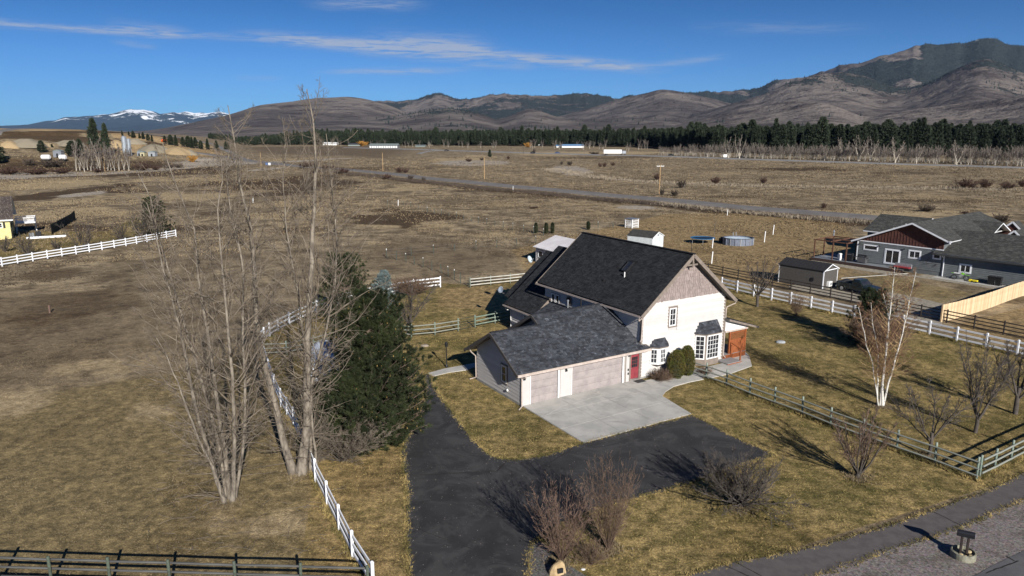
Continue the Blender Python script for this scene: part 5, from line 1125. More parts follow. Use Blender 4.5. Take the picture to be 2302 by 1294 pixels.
bare_plant('bare_tree', 'vase shaped bare tree in the lawn before the green fence', 'tree', at(1928, 1074), M_twig_d, M_twig_b, pt='trunk', pc='crown', seed=25, h=4.0, stems=13, spread=44, trunk=.45, r0=.10, m1=20, m2=6, m3=3, twig=.36, wander=.12, trop=.07, thick=.0075)
bare_plant('bare_tree', 'forked bare tree standing just behind the green fence', 'tree', at(2088, 1026), M_twig_d, M_twig_d, pt='trunk', pc='crown', seed=26, h=5.2, stems=7, spread=50, trunk=1.5, r0=.09, m1=24, m2=7, m3=3, twig=.40, wander=.14, trop=.04, thick=.0075)
bare_plant('bare_tree', 'upright bare tree right of the birch with crossing fence shadows at its foot', 'tree', at(2192, 972), M_twig_d, M_twig_d, pt='trunk', pc='crown', seed=27, h=6.6, stems=9, spread=28, trunk=1.3, r0=.10, m1=30, m2=7, m3=3, twig=.26, wander=.11, trop=.08, thick=.007)
bare_plant('bare_tree', 'bare tree cut by the right edge of the picture', 'tree', at(2282, 930), M_twig_d, M_twig_d, pt='trunk', pc='crown', seed=28, h=6.0, stems=8, spread=46, trunk=1.9, r0=.13, m1=26, m2=7, m3=3, twig=.36, wander=.12, trop=.06, thick=.0075)
bare_plant('bare_tree', 'round crowned bare tree before the neighbour\'s dark shed', 'tree', at(1702, 689), M_twig_d, M_twig_d, pt='trunk', pc='crown', seed=29, h=6.0, stems=9, spread=40, trunk=1.7, r0=.13, m1=14, m2=5, m3=2, twig=.36, wander=.10, trop=.05, thick=.011)
bare_plant('bare_shrub', 'brown bare shrub against the white fence', 'shrub', at(1790, 709), M_twig_b, M_twig_b, seed=30, h=2.5, stems=40, spread=40, r0=.018, m1=8, m2=4, m3=2, twig=.32, thick=.008)
bare_plant('bare_tree', 'bare ornamental tree on the lawn behind the lamp post', 'tree', at(922, 752), M_twig_d, M_twig_d, pt='trunk', pc='crown', seed=31, h=5.6, stems=10, spread=50, trunk=1.3, r0=.11, m1=18, m2=6, m3=3, twig=.38, wander=.12, trop=.05, thick=.009)
bare_plant('bare_shrub', 'broad purple brown bare hedge growing through the far white fence', 'shrub', at(925, 664), M_twig_b, M_twig_b, seed=32, h=2.3, stems=150, spread=50, r0=.016, m1=7, m2=4, m3=0, twig=.3, thick=.010, scale=(2.2, 1, 1))
bare_plant('dwarf_shrub', 'round reddish brown dwarf shrub between the red door and the arborvitae', 'shrub', (*huv(11.95, -1.05), 0), M_twig_b, M_twig_b, seed=33, h=1.05, stems=190, spread=80, r0=.006, m1=9, m2=4, m3=0, twig=.35, thick=.006, trop=.02)
bare_plant('dwarf_shrub', 'small round brown shrub under the tall bay window', 'shrub', (*huv(15.9, -1.75), 0), M_twig_b, M_twig_b, seed=34, h=.75, stems=120, spread=80, r0=.005, m1=8, m2=4, m3=0, twig=.35, thick=.006, trop=.02)
bare_plant('bare_tree', 'purple leafed bare tree beside the neighbour\'s sliding door', 'tree', at(2078, 612), M_twig_b, mat('purple_brown_twigs', (.10, .055, .055), (.06, .035, .035), rough=.85), pt='trunk', pc='crown', seed=35, h=3.6, stems=9, spread=62, trunk=.8, r0=.09, m1=20, m2=7, m3=3, twig=.45, wander=.13, trop=.0, thick=.011)

bare_plant('bare_shrub', 'tangled pale bare scrub growing against the left side of the big pines', 'shrub', at(770, 1035), M_twig_d, M_twig, seed=59, h=2.9, stems=44, spread=66, r0=.02, m1=13, m2=6, m3=3, twig=.42, wander=.13, thick=.0065, scale=(1.5, 1, 1))
# birch
def birch():
    rng = np.random.RandomState(41); x, y, _ = at(1984, 914); Y_ = y
    stems = [(line3([(1984, 914), (1984, 860), (1990, 800), (1996, 740), (2002, 690), (2008, 640), (2012, 600)], Y_), .095), (line3([(1990, 870), (2006, 830), (2020, 780), (2036, 720), (2046, 670), (2058, 610)], Y_, Y_ - .6), .07),
             (line3([(1983, 850), (1962, 815), (1948, 780), (1940, 735), (1930, 690)], Y_, Y_ + .5), .05), (line3([(1982, 830), (1975, 780), (1962, 730), (1958, 680)], Y_ + .1, Y_ + .9), .05), (line3([(1988, 820), (1998, 760), (1996, 700), (1982, 650)], Y_, Y_ + .8), .05)]
    root = empty('birch_tree', 'white barked multi stem birch tree on the side lawn', 'tree', (x, y, 0)); off = (x, y, 0); parts = []; tw = []
    for i, (ln, r0) in enumerate(stems):
        p, L = respl(ln, 16); p[1:] += rng.normal(0, .02, p[1:].shape); t = np.linspace(0, 1, 17); V, F = tubes(p[None], (r0 * (1 - t) + .014 * t + (r0 * .5 * np.exp(-t * 25) if i == 0 else 0))[None], 9); part_np('trunk', V, F, M_birch, root, off=off, smooth=True)
        q1, d1, L1, _, _ = kids(rng, p[None], np.array([L]), int(7 * L), .22, .99, 35, 65, lambda t: .26 * (1.2 - t)); L1 = np.clip(L1, .5, 2.4); p1, r1 = grow(rng, q1, d1, L1, .006 + .008 * L1, np.full(len(L1), .005), 7, .09, .04); parts.append(tubes(p1, r1, 4))
        q2, d2, L2, _, _ = kids(rng, p1, L1, 9, .2, 1, 25, 60, lambda t: .5 * (1.1 - t)); p2, r2 = grow(rng, q2, d2, L2, np.full(len(L2), .0065), np.full(len(L2), .004), 5, .10, -.06); tw.append(tubes(p2, r2, 3))
        q3, d3, L3, _, _ = kids(rng, p2, L2, 4, .2, 1, 25, 60, lambda t: .5 * (1.1 - t)); p3, r3 = grow(rng, q3, d3, np.maximum(L3, .12), np.full(len(L3), .0045), np.full(len(L3), .003), 3, .12, -.08); tw.append(tubes(p3, r3, 3))
    V, F = merge(parts); part_np('branches', V, F, M_birch_y, root, off=off); V, F = merge(tw); part_np('twigs', V, F, mat('fine_brown_birch_twigs', (.22, .12, .078), (.15, .085, .056)), root, off=off)
birch()

# --- conifers
def conifer_parts(seed, h, rad_, base=.12, whorls=22, per=7, shape=.8, tl=.17, tw=.018, nb=7, lvl2=9, droop=-.02, up=.10, tdens=5, lopsided=0.0, gap=.0):
    rng = np.random.RandomState(seed); tz = base * h
    tp, L = respl(np.array([[0, 0, -.1], [rng.normal(0, .08), rng.normal(0, .08), h * .5], [0, 0, h]]), 12); tr = .020 * h * (1 - np.linspace(0, 1, 13)) + .015; trunk = tubes(tp[None], tr[None], 9)
    n = whorls * per; f = np.repeat((np.arange(whorls) + .5) / whorls, per) + rng.normal(0, .018, n); f = np.clip(f, 0, .985); a = rng.rand(n) * 6.283
    prof = (1 - f) ** shape * (1 - .18 * np.exp(-f * 9)); L1 = rad_ * prof * rng.uniform(.55, 1.15, n) * (1 + lopsided * np.cos(a) + .16 * np.sin(a * 2 + f * 9) + .10 * np.sin(a * 5 + f * 17)) + .25; z = tz + (h - tz) * f
    keep = rng.rand(n) > gap; f, a, L1, z = f[keep], a[keep], L1[keep], z[keep]
    px_ = np.interp(z, tp[:, 2], tp[:, 0]); py_ = np.interp(z, tp[:, 2], tp[:, 1]); el = .55 * f + droop * 3 - .18 * np.exp(-f * 14) + rng.normal(0, .08, len(f))
    d = np.stack([np.cos(a), np.sin(a), el], 1); p1, r1 = grow(rng, np.stack([px_, py_, z], 1), d, L1, .010 + .008 * L1, np.full(len(L1), .006), 7, .05, up); br = tubes(p1, r1, 4)
    q2, d2, L2, _, _ = kids(rng, p1, L1, lvl2, .22, 1.0, 25, 60, lambda t: .34 * (1.2 - t)); L2 = np.clip(L2, .15, .9); p2, r2 = grow(rng, q2, d2, L2, np.full(len(L2), .008), np.full(len(L2), .004), 4, .08, up); br2 = tubes(p2, r2, 3)
    q3, d3, L3, t3, par = kids(rng, p2, L2, tdens, .25, 1.0, 15, 55, lambda t: 1 + 0 * t); qe = np.concatenate([q3, p2[:, -1], p1[:, -1]]); de = np.concatenate([d3, nrmz(p2[:, -1] - p2[:, -2]), nrmz(p1[:, -1] - p1[:, -2])]); de[:, 2] += .25
    V, F = blades(rng, qe, de, nb, tl, tw, .55); tint = np.repeat(rng.rand(len(qe)), nb)
    return trunk, merge([br, br2]), (V, F, tint), qe, rng
def conifer(name, label, loc, mn, mb=None, cones=0, group=None, scale=None, rz=0.0, **k):
    tr, br, (V, F, tint), qe, rng = conifer_parts(**k); root = empty(name, label, 'tree', loc, rz, group)
    if scale: root.scale = scale
    part_np('trunk', *tr, mb or M_pbark, root, smooth=True); part_np('branches', *br, mb or M_pbark, root); part_np('needles', V, F, mn, root, tint=tint)
    if cones:
        i = rng.randint(0, len(qe), cones); b = MB()
        for p in qe[i]: s_ = .05; b.add([(p[0] - s_, p[1], p[2]), (p[0], p[1] - s_, p[2]), (p[0] + s_, p[1], p[2]), (p[0], p[1] + s_, p[2]), (p[0], p[1], p[2] + .11), (p[0], p[1], p[2] - .04)], [(0, 1, 4), (1, 2, 4), (2, 3, 4), (3, 0, 4), (1, 0, 5), (2, 1, 5), (3, 2, 5), (0, 3, 5)])
        o = b.build('cones', M_cone, root, kind='stuff')
    return root
conifer('pine_tree', 'largest dark green pine hanging over the left edge of the drive', at(838, 978), M_needle, seed=51, h=8.9, rad_=4.0, base=.01, whorls=34, per=10, shape=.55, lvl2=14, nb=9, tl=.21, tw=.025, tdens=8, cones=420, lopsided=.08)
conifer('pine_tree', 'lower pine left of the largest one, screened by bare cottonwood branches', at(800, 1003), M_needle, seed=58, h=4.3, rad_=3.4, base=.01, whorls=20, per=11, shape=.5, lvl2=12, nb=9, tl=.21, tw=.025, tdens=7, cones=120)
conifer('pine_tree', 'pine with a visible pinkish trunk between the covered trailer and the big pine', at(832, 835), M_needle_d, seed=52, h=6.0, rad_=2.7, base=.12, whorls=18, per=7, shape=.6, lvl2=10, nb=7, tl=.20, tw=.022, tdens=5, gap=.25)
conifer('pine_tree', 'olive green bushy pine behind the tall cottonwood', at(778, 735), M_needle, seed=53, h=6.8, rad_=3.9, base=.05, whorls=20, per=8, shape=.5, lvl2=10, nb=7, tl=.22, tw=.028, tdens=5)
conifer('blue_spruce', 'blue grey spruce behind the largest pine', at(868, 742), M_blue, seed=54, h=5.6, rad_=2.0, base=.03, whorls=24, per=9, shape=.8, lvl2=10, nb=7, tl=.13, tw=.022, tdens=5, up=.04)
conifer('pine_tree', 'dense dark green pine beside the white fence on the right', at(1955, 770), M_needle_d, seed=55, h=4.5, rad_=2.2, base=.03, whorls=20, per=8, shape=.45, lvl2=9, nb=7, tl=.22, tw=.028, tdens=5)
bare_plant('bare_shrub', 'broad brown twiggy bush growing in front of the dense dark pine', 'shrub', at(1975, 790), M_twig_b, M_twig_b, seed=56, h=3.7, stems=120, spread=55, r0=.022, m1=12, m2=6, m3=2, twig=.34, thick=.008, scale=(1.25, 1.1, 1))
conifer('pine_tree', 'rounded dark pine at the end of the long white pasture fence', at(350, 527), M_needle, seed=57, h=6.6, rad_=3.3, base=.02, whorls=20, per=8, shape=.5, lvl2=8, nb=6, tl=.30, tw=.05, tdens=4)
def arborvitae(label, loc, h, r, seed, n=3400, group=None, m=None, sz=.13, cat='shrub'):
    rng = np.random.RandomState(seed); root = empty('arborvitae', label, cat, loc, 0, group); z = rng.rand(n) ** .85; a = rng.rand(n) * 6.283; prof = np.sin(np.clip(z * .93 + .07, 0, 1) * math.pi) ** .42; rr_ = r * prof * rng.uniform(.72, 1.04, n) * (1 + .10 * np.sin(a * 3 + seed) + .06 * np.sin(a * 7))
    P_ = np.stack([rr_ * np.cos(a), rr_ * np.sin(a), z * h], 1); D = np.stack([np.cos(a) * .55, np.sin(a) * .55, np.ones(n)], 1); V, F = blades(rng, P_, D, 7, sz, sz * .16, .38); part_np('foliage', V, F, m or M_arb, root, tint=np.repeat(rng.rand(n), 7))
    b = MB(); b.lathe([(r * .3, .02), (r * .78, h * .15), (r * .84, h * .45), (r * .68, h * .75), (r * .2, h * .93)], n=12); b.build('inner_core', mat('painted_core_shade', (.03, .032, .014)), root); return root  # solid core, coloured near black for the shade inside the foliage
arborvitae('rounded arborvitae left of its twin, between the two bay windows', (*huv(13.25, -1.30), 0), 2.2, .64, 61, sz=.10)
arborvitae('rounded arborvitae right of its twin, against the tall bay window', (*huv(14.42, -1.25), 0), 2.35, .62, 62, sz=.10)
for i, (p, lab) in enumerate((((1204.5, 524), 'small columnar evergreen, leftmost of the three behind the metal roof'), ((1228, 524.5), 'small columnar evergreen, middle of the three behind the metal roof'), ((1242, 524), 'small columnar evergreen, rightmost of the three behind the metal roof'), ((1322.5, 516), 'small lone columnar evergreen right of the row of three'))):
    arborvitae(lab, at(*p), 1.9 if i != 3 else 1.5, .32, 65 + i, n=260, group='young columnar evergreens in the far field', m=M_needle, sz=.26, cat='tree')
# --- distant pines: three shapes shared by many trees
def far_pine_mesh(seed, h=20.0, r=3.6, n=520, shape=.8, base=.16):
    rng = np.random.RandomState(seed); f = rng.rand(n) ** 1.15; a = rng.rand(n) * 6.283; prof = (1 - f) ** shape * (.55 + .45 * np.minimum(f * 5, 1)); lump = .75 + .5 * vnoise(a * 1.1 + seed, f * 7); rr_ = r * prof * lump * rng.uniform(.35, 1.0, n)
    P_ = np.stack([rr_ * np.cos(a), rr_ * np.sin(a), h * (base + (1 - base) * f)], 1); D = np.stack([np.cos(a), np.sin(a), .1 + .8 * f], 1); V, F = blades(rng, P_, D, 4, 1.5 * (1.25 - f * .6).mean(), .75, .55); tint = np.repeat(rng.rand(n), 4)
    me = npmesh('crown', V, F, M_farpine2, tint=tint); p, _ = respl(np.array([[0, 0, -.5], [0, 0, h * .95]]), 4); tm = npmesh('trunk', *tubes(p[None], np.linspace(.32, .05, 5)[None], 5), M_pbark); return me, tm
M_farpine2 = mat('distant_pine_needles', (.036, .048, .026), (.022, .032, .018), rough=.9, scale=.05, tint=.9)
FP = [far_pine_mesh(71, 20, 3.4, 520, .9, .12), far_pine_mesh(72, 20, 4.2, 560, .6, .2), far_pine_mesh(73, 20, 5.2, 700, .42, .12)]
ORD = 'first second third fourth fifth sixth seventh eighth ninth tenth eleventh twelfth thirteenth fourteenth fifteenth sixteenth seventeenth eighteenth'.split()
def far_tree(kind, label, px, py, top, group=None, wf=1.0, name='pine_tree', far=None):
    x, y, z = P(px, py) if far is None else far; D = math.hypot(x, y); d = ray(px, top); t = y / d[1]; h = CAM_H + d[2] * t - z; s_ = max(h, 2) / 20; me, tm = FP[kind]
    root = empty(name, label, 'tree', (x, y, z), (px * 7.3) % 6.28, group); root.scale = (s_ * wf, s_ * wf, s_); mkobj('crown', me, root); mkobj('trunk', tm, root); return root
far_tree(1, 'taller of the two dark pines above the silos on the left', 216, 350, 268, wf=.85); far_tree(1, 'shorter right hand one of the two dark pines near the silos', 241, 350, 279, wf=.7)
far_tree(2, 'dark pine cut by the left edge of the picture', -8, 368, 315, wf=1.5); far_tree(2, 'round dark pine on the bank above the white tank trailers', 94, 343, 316, wf=1.4); far_tree(2, 'small round pine right of the one above the tank trailers', 117, 331, 323.5, wf=1.4)
far_tree(2, 'bushy pine left of the two tall pines', 164, 352, 317, wf=1.6); far_tree(1, 'slim pine just left of the tall pair', 181, 352, 313, wf=1.2); far_tree(2, 'tiny pine on the sand bank', 143, 329, 321, wf=1.3)
for i, (px, py, tp) in enumerate(((275, 305, 293), (290, 307, 295), (300, 309, 294), (314, 312, 298), (322, 313, 297), (333, 316, 301), (342, 318, 303), (371, 323, 305), (384, 326, 303), (396, 328, 304), (412, 330, 308), (424, 331, 306), (432, 333, 308), (440, 333, 309), (452, 335, 316), (467, 336, 312), (487, 337, 316), (510, 339, 318))):
    far_tree(i % 3, ORD[i] + ' small pine from the left in the row along the quarry crest', px, py, tp, 'pines in a row along the quarry slope', wf=1.25)
far_tree(1, 'lone dark pine in the meadow beyond the county road', 1101, 356, 336, wf=1.1); far_tree(2, 'big broad ponderosa standing above the forest edge', 1843, 352, 265, wf=.85)
for i, (px, py, tp, wf, lab) in enumerate(((1936, 350, 277, .6, 'slender pine rising over the forest right of the big ponderosa'), (2078, 352, 283, .9, 'bushy dark pine standing forward of the forest edge'), (2104, 352, 274, .8, 'tall pine with a ragged top standing forward of the forest edge'), (2000, 352, 280, .9, 'broad pine between the pale cottonwoods'), (1960, 350, 285, .8, 'dark pine directly left of the pale cottonwoods'),
        (2175, 352, 288, .9, 'dark pine near the right end of the forest edge'), (2262, 352, 284, .9, 'last tall pine at the right edge of the forest'), (1755, 351, 282, .8, 'dark pine left of the big ponderosa'), (1700, 350, 284, .7, 'pointed pine above the thin bare trees'), (1620, 349, 284, .7, 'pointed pine where the bare belt begins'))):
    far_tree(1 + i % 2, lab, px, py, tp, wf=wf)
# instanced masses
def scatter(name, label, protos, pts, sc, rz, kind='stuff'):
    for j, pr in enumerate(protos):
        sel = np.arange(len(pts)) % len(protos) == j; p = pts[sel]; me = bpy.data.meshes.new(name); me.vertices.add(len(p)); me.vertices.foreach_set('co', p.astype(np.float32).ravel())
        a = me.attributes.new('sc', 'FLOAT_VECTOR', 'POINT'); s3 = np.stack([sc[sel] * .95, sc[sel] * .95, sc[sel]], 1); a.data.foreach_set('vector', s3.astype(np.float32).ravel())
        b = me.attributes.new('rt', 'FLOAT_VECTOR', 'POINT'); r3 = np.zeros((len(p), 3)); r3[:, 2] = rz[sel]; b.data.foreach_set('vector', r3.astype(np.float32).ravel()); me.update()
        o = mkobj(name, me, label=label, kind=kind); ng = bpy.data.node_groups.new(name, 'GeometryNodeTree'); ng.interface.new_socket('Geometry', in_out='INPUT', socket_type='NodeSocketGeometry'); ng.interface.new_socket('Geometry', in_out='OUTPUT', socket_type='NodeSocketGeometry')
        N_ = ng.nodes; gi = N_.new('NodeGroupInput'); go = N_.new('NodeGroupOutput'); iop = N_.new('GeometryNodeInstanceOnPoints'); jn = None
        srcs = []
        for m_o in (pr if isinstance(pr, (list, tuple)) else [pr]):
            oi = N_.new('GeometryNodeObjectInfo'); oi.inputs['Object'].default_value = m_o; oi.inputs['As Instance'].default_value = True; srcs.append(oi)
        jn = N_.new('GeometryNodeJoinGeometry')
        for s_ in srcs: ng.links.new(s_.outputs['Geometry'], jn.inputs[0])
        gti = N_.new('GeometryNodeGeometryToInstance'); ng.links.new(jn.outputs[0], gti.inputs[0])
        na_ = N_.new('GeometryNodeInputNamedAttribute'); na_.data_type = 'FLOAT_VECTOR'; na_.inputs[0].default_value = 'sc'; nb_ = N_.new('GeometryNodeInputNamedAttribute'); nb_.data_type = 'FLOAT_VECTOR'; nb_.inputs[0].default_value = 'rt'
        er = N_.new('FunctionNodeEulerToRotation'); ng.links.new(nb_.outputs[0], er.inputs[0])
        ng.links.new(gi.outputs[0], iop.inputs['Points']); ng.links.new(gti.outputs[0], iop.inputs['Instance']); ng.links.new(na_.outputs[0], iop.inputs['Scale']); ng.links.new(er.outputs[0], iop.inputs['Rotation']); ng.links.new(iop.outputs[0], go.inputs[0])
        md = o.modifiers.new('instances', 'NODES'); md.node_group = ng
rs = np.random.RandomState(9)
proto_obj = {}
for o in list(bpy.data.objects):
    if o.type == 'MESH' and o.data in [m for m, _ in FP] and o.data.name not in proto_obj: proto_obj[o.data.name] = o
PR = [proto_obj[m.name] for m, _ in FP]
def band_pts(n, x0, x1, yfront, yback_m, jit=1.0, pw=1.0):
    px = rs.uniform(x0, x1, n); yf = np.interp(px, [q[0] for q in yfront], [q[1] for q in yfront]); g = np.array([G(a, b)[:2] for a, b in zip(px, yf)]); r = np.hypot(g[:, 0], g[:, 1]); az_ = np.arctan2(g[:, 0], g[:, 1]); r2 = r + (np.interp(px, [q[0] for q in yback_m], [q[1] for q in yback_m]) - r) * rs.rand(n) ** pw
    x, y = r2 * np.sin(az_), r2 * np.cos(az_); return np.stack([x, y, Hg(x, y)], 1), px
pts, px = band_pts(6200, 470, 2900, [(470, 327), (700, 325), (900, 327), (1100, 327.5), (1300, 328.5), (1440, 331), (1600, 342), (1750, 347), (1900, 348), (2302, 349), (2900, 349)], [(470, 1500), (900, 1500), (2900, 1250)], pw=1.5)
sc = rs.uniform(.66, 1.08, len(pts)) * np.interp(px, [470, 560, 700, 1300, 1700, 2900], [.35, .55, .95, 1.02, 1.08, 1.08]) * np.clip(1.18 - np.hypot(pts[:, 0], pts[:, 1]) / 6000, .8, 1.1); sc *= 1 + .22 * (rs.rand(len(pts)) > .93)
scatter('pine_forest', 'dark pine forest closing the valley floor below the hills', PR, pts, sc, rs.rand(len(pts)) * 6.28)
# bare cottonwood belt
def bare_far(seed, h, n1, pale, stems=3, spread=22, th=.07):
    (V0, F0), (V1, F1), rng = bare_mesh(seed, h, stems, spread, trunk=h * .12, r0=h * .018, m1=n1, m2=4, m3=3, twig=.36, wander=.10, trop=.04, thick=th); return npmesh('trunk', V0, F0, pale, smooth=True), npmesh('crown', V1, F1, M_ftwig)
M_ftwig = mat('distant_grey_twigs', (.17, .14, .12), (.12, .098, .085), rough=.95, scale=.2); M_fbark = mat('pale_cottonwood_bark', (.42, .38, .32), (.30, .27, .23), rough=.9, scale=1); M_fbark2 = mat('cream_cottonwood_bark', (.62, .56, .46), (.48, .43, .35), rough=.9, scale=1)
BF = [bare_far(81, 13, 14, M_fbark), bare_far(82, 11, 14, M_fbark, 5, 26), bare_far(83, 16, 12, M_fbark2, 5, 34, .10)]
def far_bare(k, label, px, py, top, group=None, wf=1.0, cat='tree'):
    x, y, z = P(px, py); d = ray(px, top); h = CAM_H + d[2] * y / d[1] - z; s_ = h / (13, 11, 16)[k]; root = empty('bare_tree', label, cat, (x, y, z), px % 6.28, group); root.scale = (s_ * wf, s_ * wf, s_); tm, cm = BF[k]; mkobj('trunk', tm, root); mkobj('crown', cm, root); return root
for k, px, py, tp, lab in ((2, 1930, 362, 300, 'forked cream barked cottonwood by the highway'), (2, 1955, 362, 303, 'slim cream barked cottonwood right of the forked one'), (2, 2012, 366, 305, 'widest cream barked cottonwood with two leaning trunks'), (2, 1893, 361, 305, 'cream barked cottonwood left of the forked one'), (2, 2150, 371, 312, 'pale cottonwood near the right end of the belt'), (2, 1662, 357, 300, 'pale cottonwood rising above the thin bare belt'), (2, 1637, 356, 305, 'smaller pale cottonwood at the start of the belt'), (2, 2060, 367, 322, 'leaning pale trunk among the bare belt')):
    far_bare(k, lab, px, py, tp)
proto2 = []
for j in (0, 1):
    a = far_bare(j, ('tallest thin bare tree of the grove under the two dark pines', 'bushy thin bare tree at the left of the grove under the pines')[j], (226, 190)[j], 386, (300, 318)[j], wf=.8); proto2.append([c for c in a.children])
grp = 'thin bare trees in the grove below the quarry'
for i, px in enumerate((172, 180, 197, 205, 212, 219, 234, 243, 250, 258, 268, 279, 290)): far_bare(i % 2, ORD[i] + ' thin bare tree from the left in the grove below the tall pines', px, 384 - (i % 3), 306 + (i * 7) % 22, grp, wf=.75)
pts, px = band_pts(620, 1480, 2800, [(1480, 349), (1700, 356), (2000, 365), (2302, 373), (2800, 385)], [(1480, 640), (1800, 560), (2800, 520)], pw=1.2)
sc = rs.uniform(.62, 1.0, len(pts)) * np.interp(px, [1480, 1600, 2800], [.7, .95, 1.0])
scatter('bare_tree_belt', 'belt of thin bare cottonwoods in front of the pine forest', proto2, pts, sc, rs.rand(len(pts)) * 6.28)
pts, px = band_pts(70, 640, 1480, [(640, 327), (900, 331), (1200, 336), (1480, 341)], [(640, 1200), (1480, 900)]); scatter('bare_tree_belt', 'thin scattered bare trees along the far forest edge', proto2, pts, rs.uniform(.6, 1.0, len(pts)), rs.rand(len(pts)) * 6.28)

# --- bushes of the middle distance
def bush_mesh(seed, thick=.03, m=None):
    (V0, F0), (V1, F1), rng = bare_mesh(seed, 2.0, 44, 58, r0=.03, m1=8, m2=5, m3=0, twig=.36, wander=.12, trop=.05, thick=thick); V, F = merge([(V0, F0), (V1, F1)]); return npmesh('willow_bush', V, F, m, tint=np.repeat(rng.rand(len(F) // 9 + 1), 9)[:len(F)])
M_bushr = mat('red_brown_brush', (.105, .06, .045), (.065, .04, .032), rough=.95, scale=.5, tint=.4); M_bushd = mat('grey_brown_brush', (.10, .075, .058), (.06, .047, .038), rough=.95, scale=.5, tint=.4); M_bushy = mat('orange_willow_brush', (.50, .26, .06), (.36, .18, .04), rough=.95, scale=.5)
BM = [bush_mesh(91, .035, M_bushr), bush_mesh(92, .035, M_bushd), bush_mesh(93, .05, M_bushy)]
def bush(k, label, px, py, top, w, group=None):
    x, y, z = P(px, py); d = ray(px, top); h = max(CAM_H + d[2] * y / d[1] - z, .4); wm = w * y / FPX; o = mkobj('willow_bush', BM[k], loc=(x, y, z - .1), rz=px % 6.28, label=label, cat='bush', group=group, scale=(wm / 3.0, wm / 3.0, h / 1.9)); return o
bush(2, 'bright orange yellow willow bush below the quarry', 434, 364, 348, 26); bush(2, 'rusty orange bush at the foot of the pine forest', 1188, 331, 319, 22); bush(2, 'orange willow clump behind the long greenhouse', 815, 328, 316, 26)
for k, px, py, tp, w_, lab in ((0, 898, 388, 375, 22, 'red brown bush just above the county road'), (0, 912, 388, 378, 18, 'smaller bush touching the one above the county road'), (0, 870, 402, 390, 26, 'dark bush at the roadside left of the bright straw patch'), (1, 924, 405, 391, 17, 'grey bush at the roadside right of the straw patch'), (1, 952, 408, 396, 12, 'small bush at the head of the ditch'),
   (0, 1054, 363, 355, 19, 'low bush left of the lone meadow pine'), (1, 1083, 360, 353, 12, 'bush left of the lone meadow pine, touching it'), (0, 1143, 358, 350, 10, 'small round bush right of the lone meadow pine'), (1, 1281, 372, 360, 15, 'larger round bush in the pale reeds'), (1, 1263, 370, 361, 8, 'narrow bush left of the round bush in the reeds'), (0, 1349, 376, 365, 11, 'small bush right of the reed bed'), (0, 1359, 375, 364, 12, 'second small bush right of the reed bed'), (0, 1378, 372, 364, 12, 'bush nearest the white truck trailer'),
   (0, 1477, 404, 389, 22, 'dark bush behind the tall utility pole'), (1, 1532, 422, 402, 26, 'large grey bush beside the old wire fence'), (1, 1516, 440, 424, 22, 'grey bush at the county road right of the utility pole'), (1, 1488, 438, 422, 14, 'thin grey bush touching the utility pole base'), (0, 1608, 413, 397, 28, 'dark round bush in the right meadow'), (0, 1716, 412, 397, 20, 'small round bush alone in the right meadow'),
   (0, 2172, 423, 401, 54, 'leftmost of the big brown bushes at the right meadow edge'), (0, 2214, 423, 402, 34, 'middle one of the big brown bushes in the right meadow'), (0, 2264, 425, 408, 40, 'low wide brown bush near the right edge'), (0, 2298, 420, 402, 24, 'brown bush cut by the right edge of the meadow'), (0, 1852, 468, 454, 15, 'small red brown bush by the county road'), (1, 2083, 475, 458, 44, 'grey brush patch in the meadow behind the neighbour'), (0, 2172, 480, 474, 30, 'flat dark bush behind the neighbour\'s roof'),
   (1, 2250, 500, 478, 44, 'bare grey bush behind the white trimmed dormers'), (0, 322, 383, 364, 44, 'dark red brown bush below the silos'), (0, 350, 382, 371, 26, 'low bush right of the dark bush below the silos'), (1, 380, 378, 368, 24, 'grey brown bush beside the pale pond bed'), (1, 402, 377, 366, 22, 'last bush in the row at the pond bed'),
   (1, 66, 372, 354, 30, 'dark bush left of the white tank trailers'), (1, 120, 376, 356, 60, 'dark bush in front of the white tank trailers'), (0, 20, 392, 374, 60, 'wide brown brush at the left edge'), (0, 85, 392, 376, 70, 'wide brown brush below the tank trailers'), (0, 140, 390, 376, 50, 'brown brush left of the bare grove'), (0, 222, 387, 377, 30, 'low brown bush at the grove\'s foot'),
   (0, 770, 390, 377, 40, 'brown bush seen through the tall cottonwood'), (0, 740, 382, 370, 50, 'brown brush by the road behind the tall cottonwood'), (0, 690, 376, 364, 46, 'brown brush at the bend of the county road'), (1, 1335, 347, 340, 30, 'brush beside the highway near the blue roofed barn'), (1, 1201, 345, 333, 8, 'thin bush standing at the highway'), (0, 1200, 468, 463, 30, 'flat sedge tussock in the middle meadow')):
    bush(k, lab, px, py, tp, w_)
# shrubs by the yellow house
for px, py, tp, h_, sd_, lab in ((190, 562, 488, 0, 101, 'rounded bare tree before the long white fence, tallest of its row'), (62, 573, 520, 0, 102, 'bare bush behind the white fence near the left edge'), (128, 562, 535, 0, 103, 'thin bare bush between two larger ones behind the white fence'), (272, 541, 495, 0, 104, 'thin russet bare tree by the white fence left of the rounded pine'), (12, 566, 528, 0, 105, 'dense bare bush under the yellow wall'), (318, 535, 470, 0, 106, 'tall thin bare tree left of the rounded pine')):
    x, y, z = P(px, py); d = ray(px, tp); h = CAM_H + d[2] * y / d[1]; bare_plant('bare_tree', lab, 'tree', (x, y, z), M_twig_d, M_twig_d, pt='trunk', pc='crown', seed=sd_, h=h, stems=16, spread=42, r0=.05, m1=12, m2=5, m3=2, twig=.34, thick=.014, trop=.04)

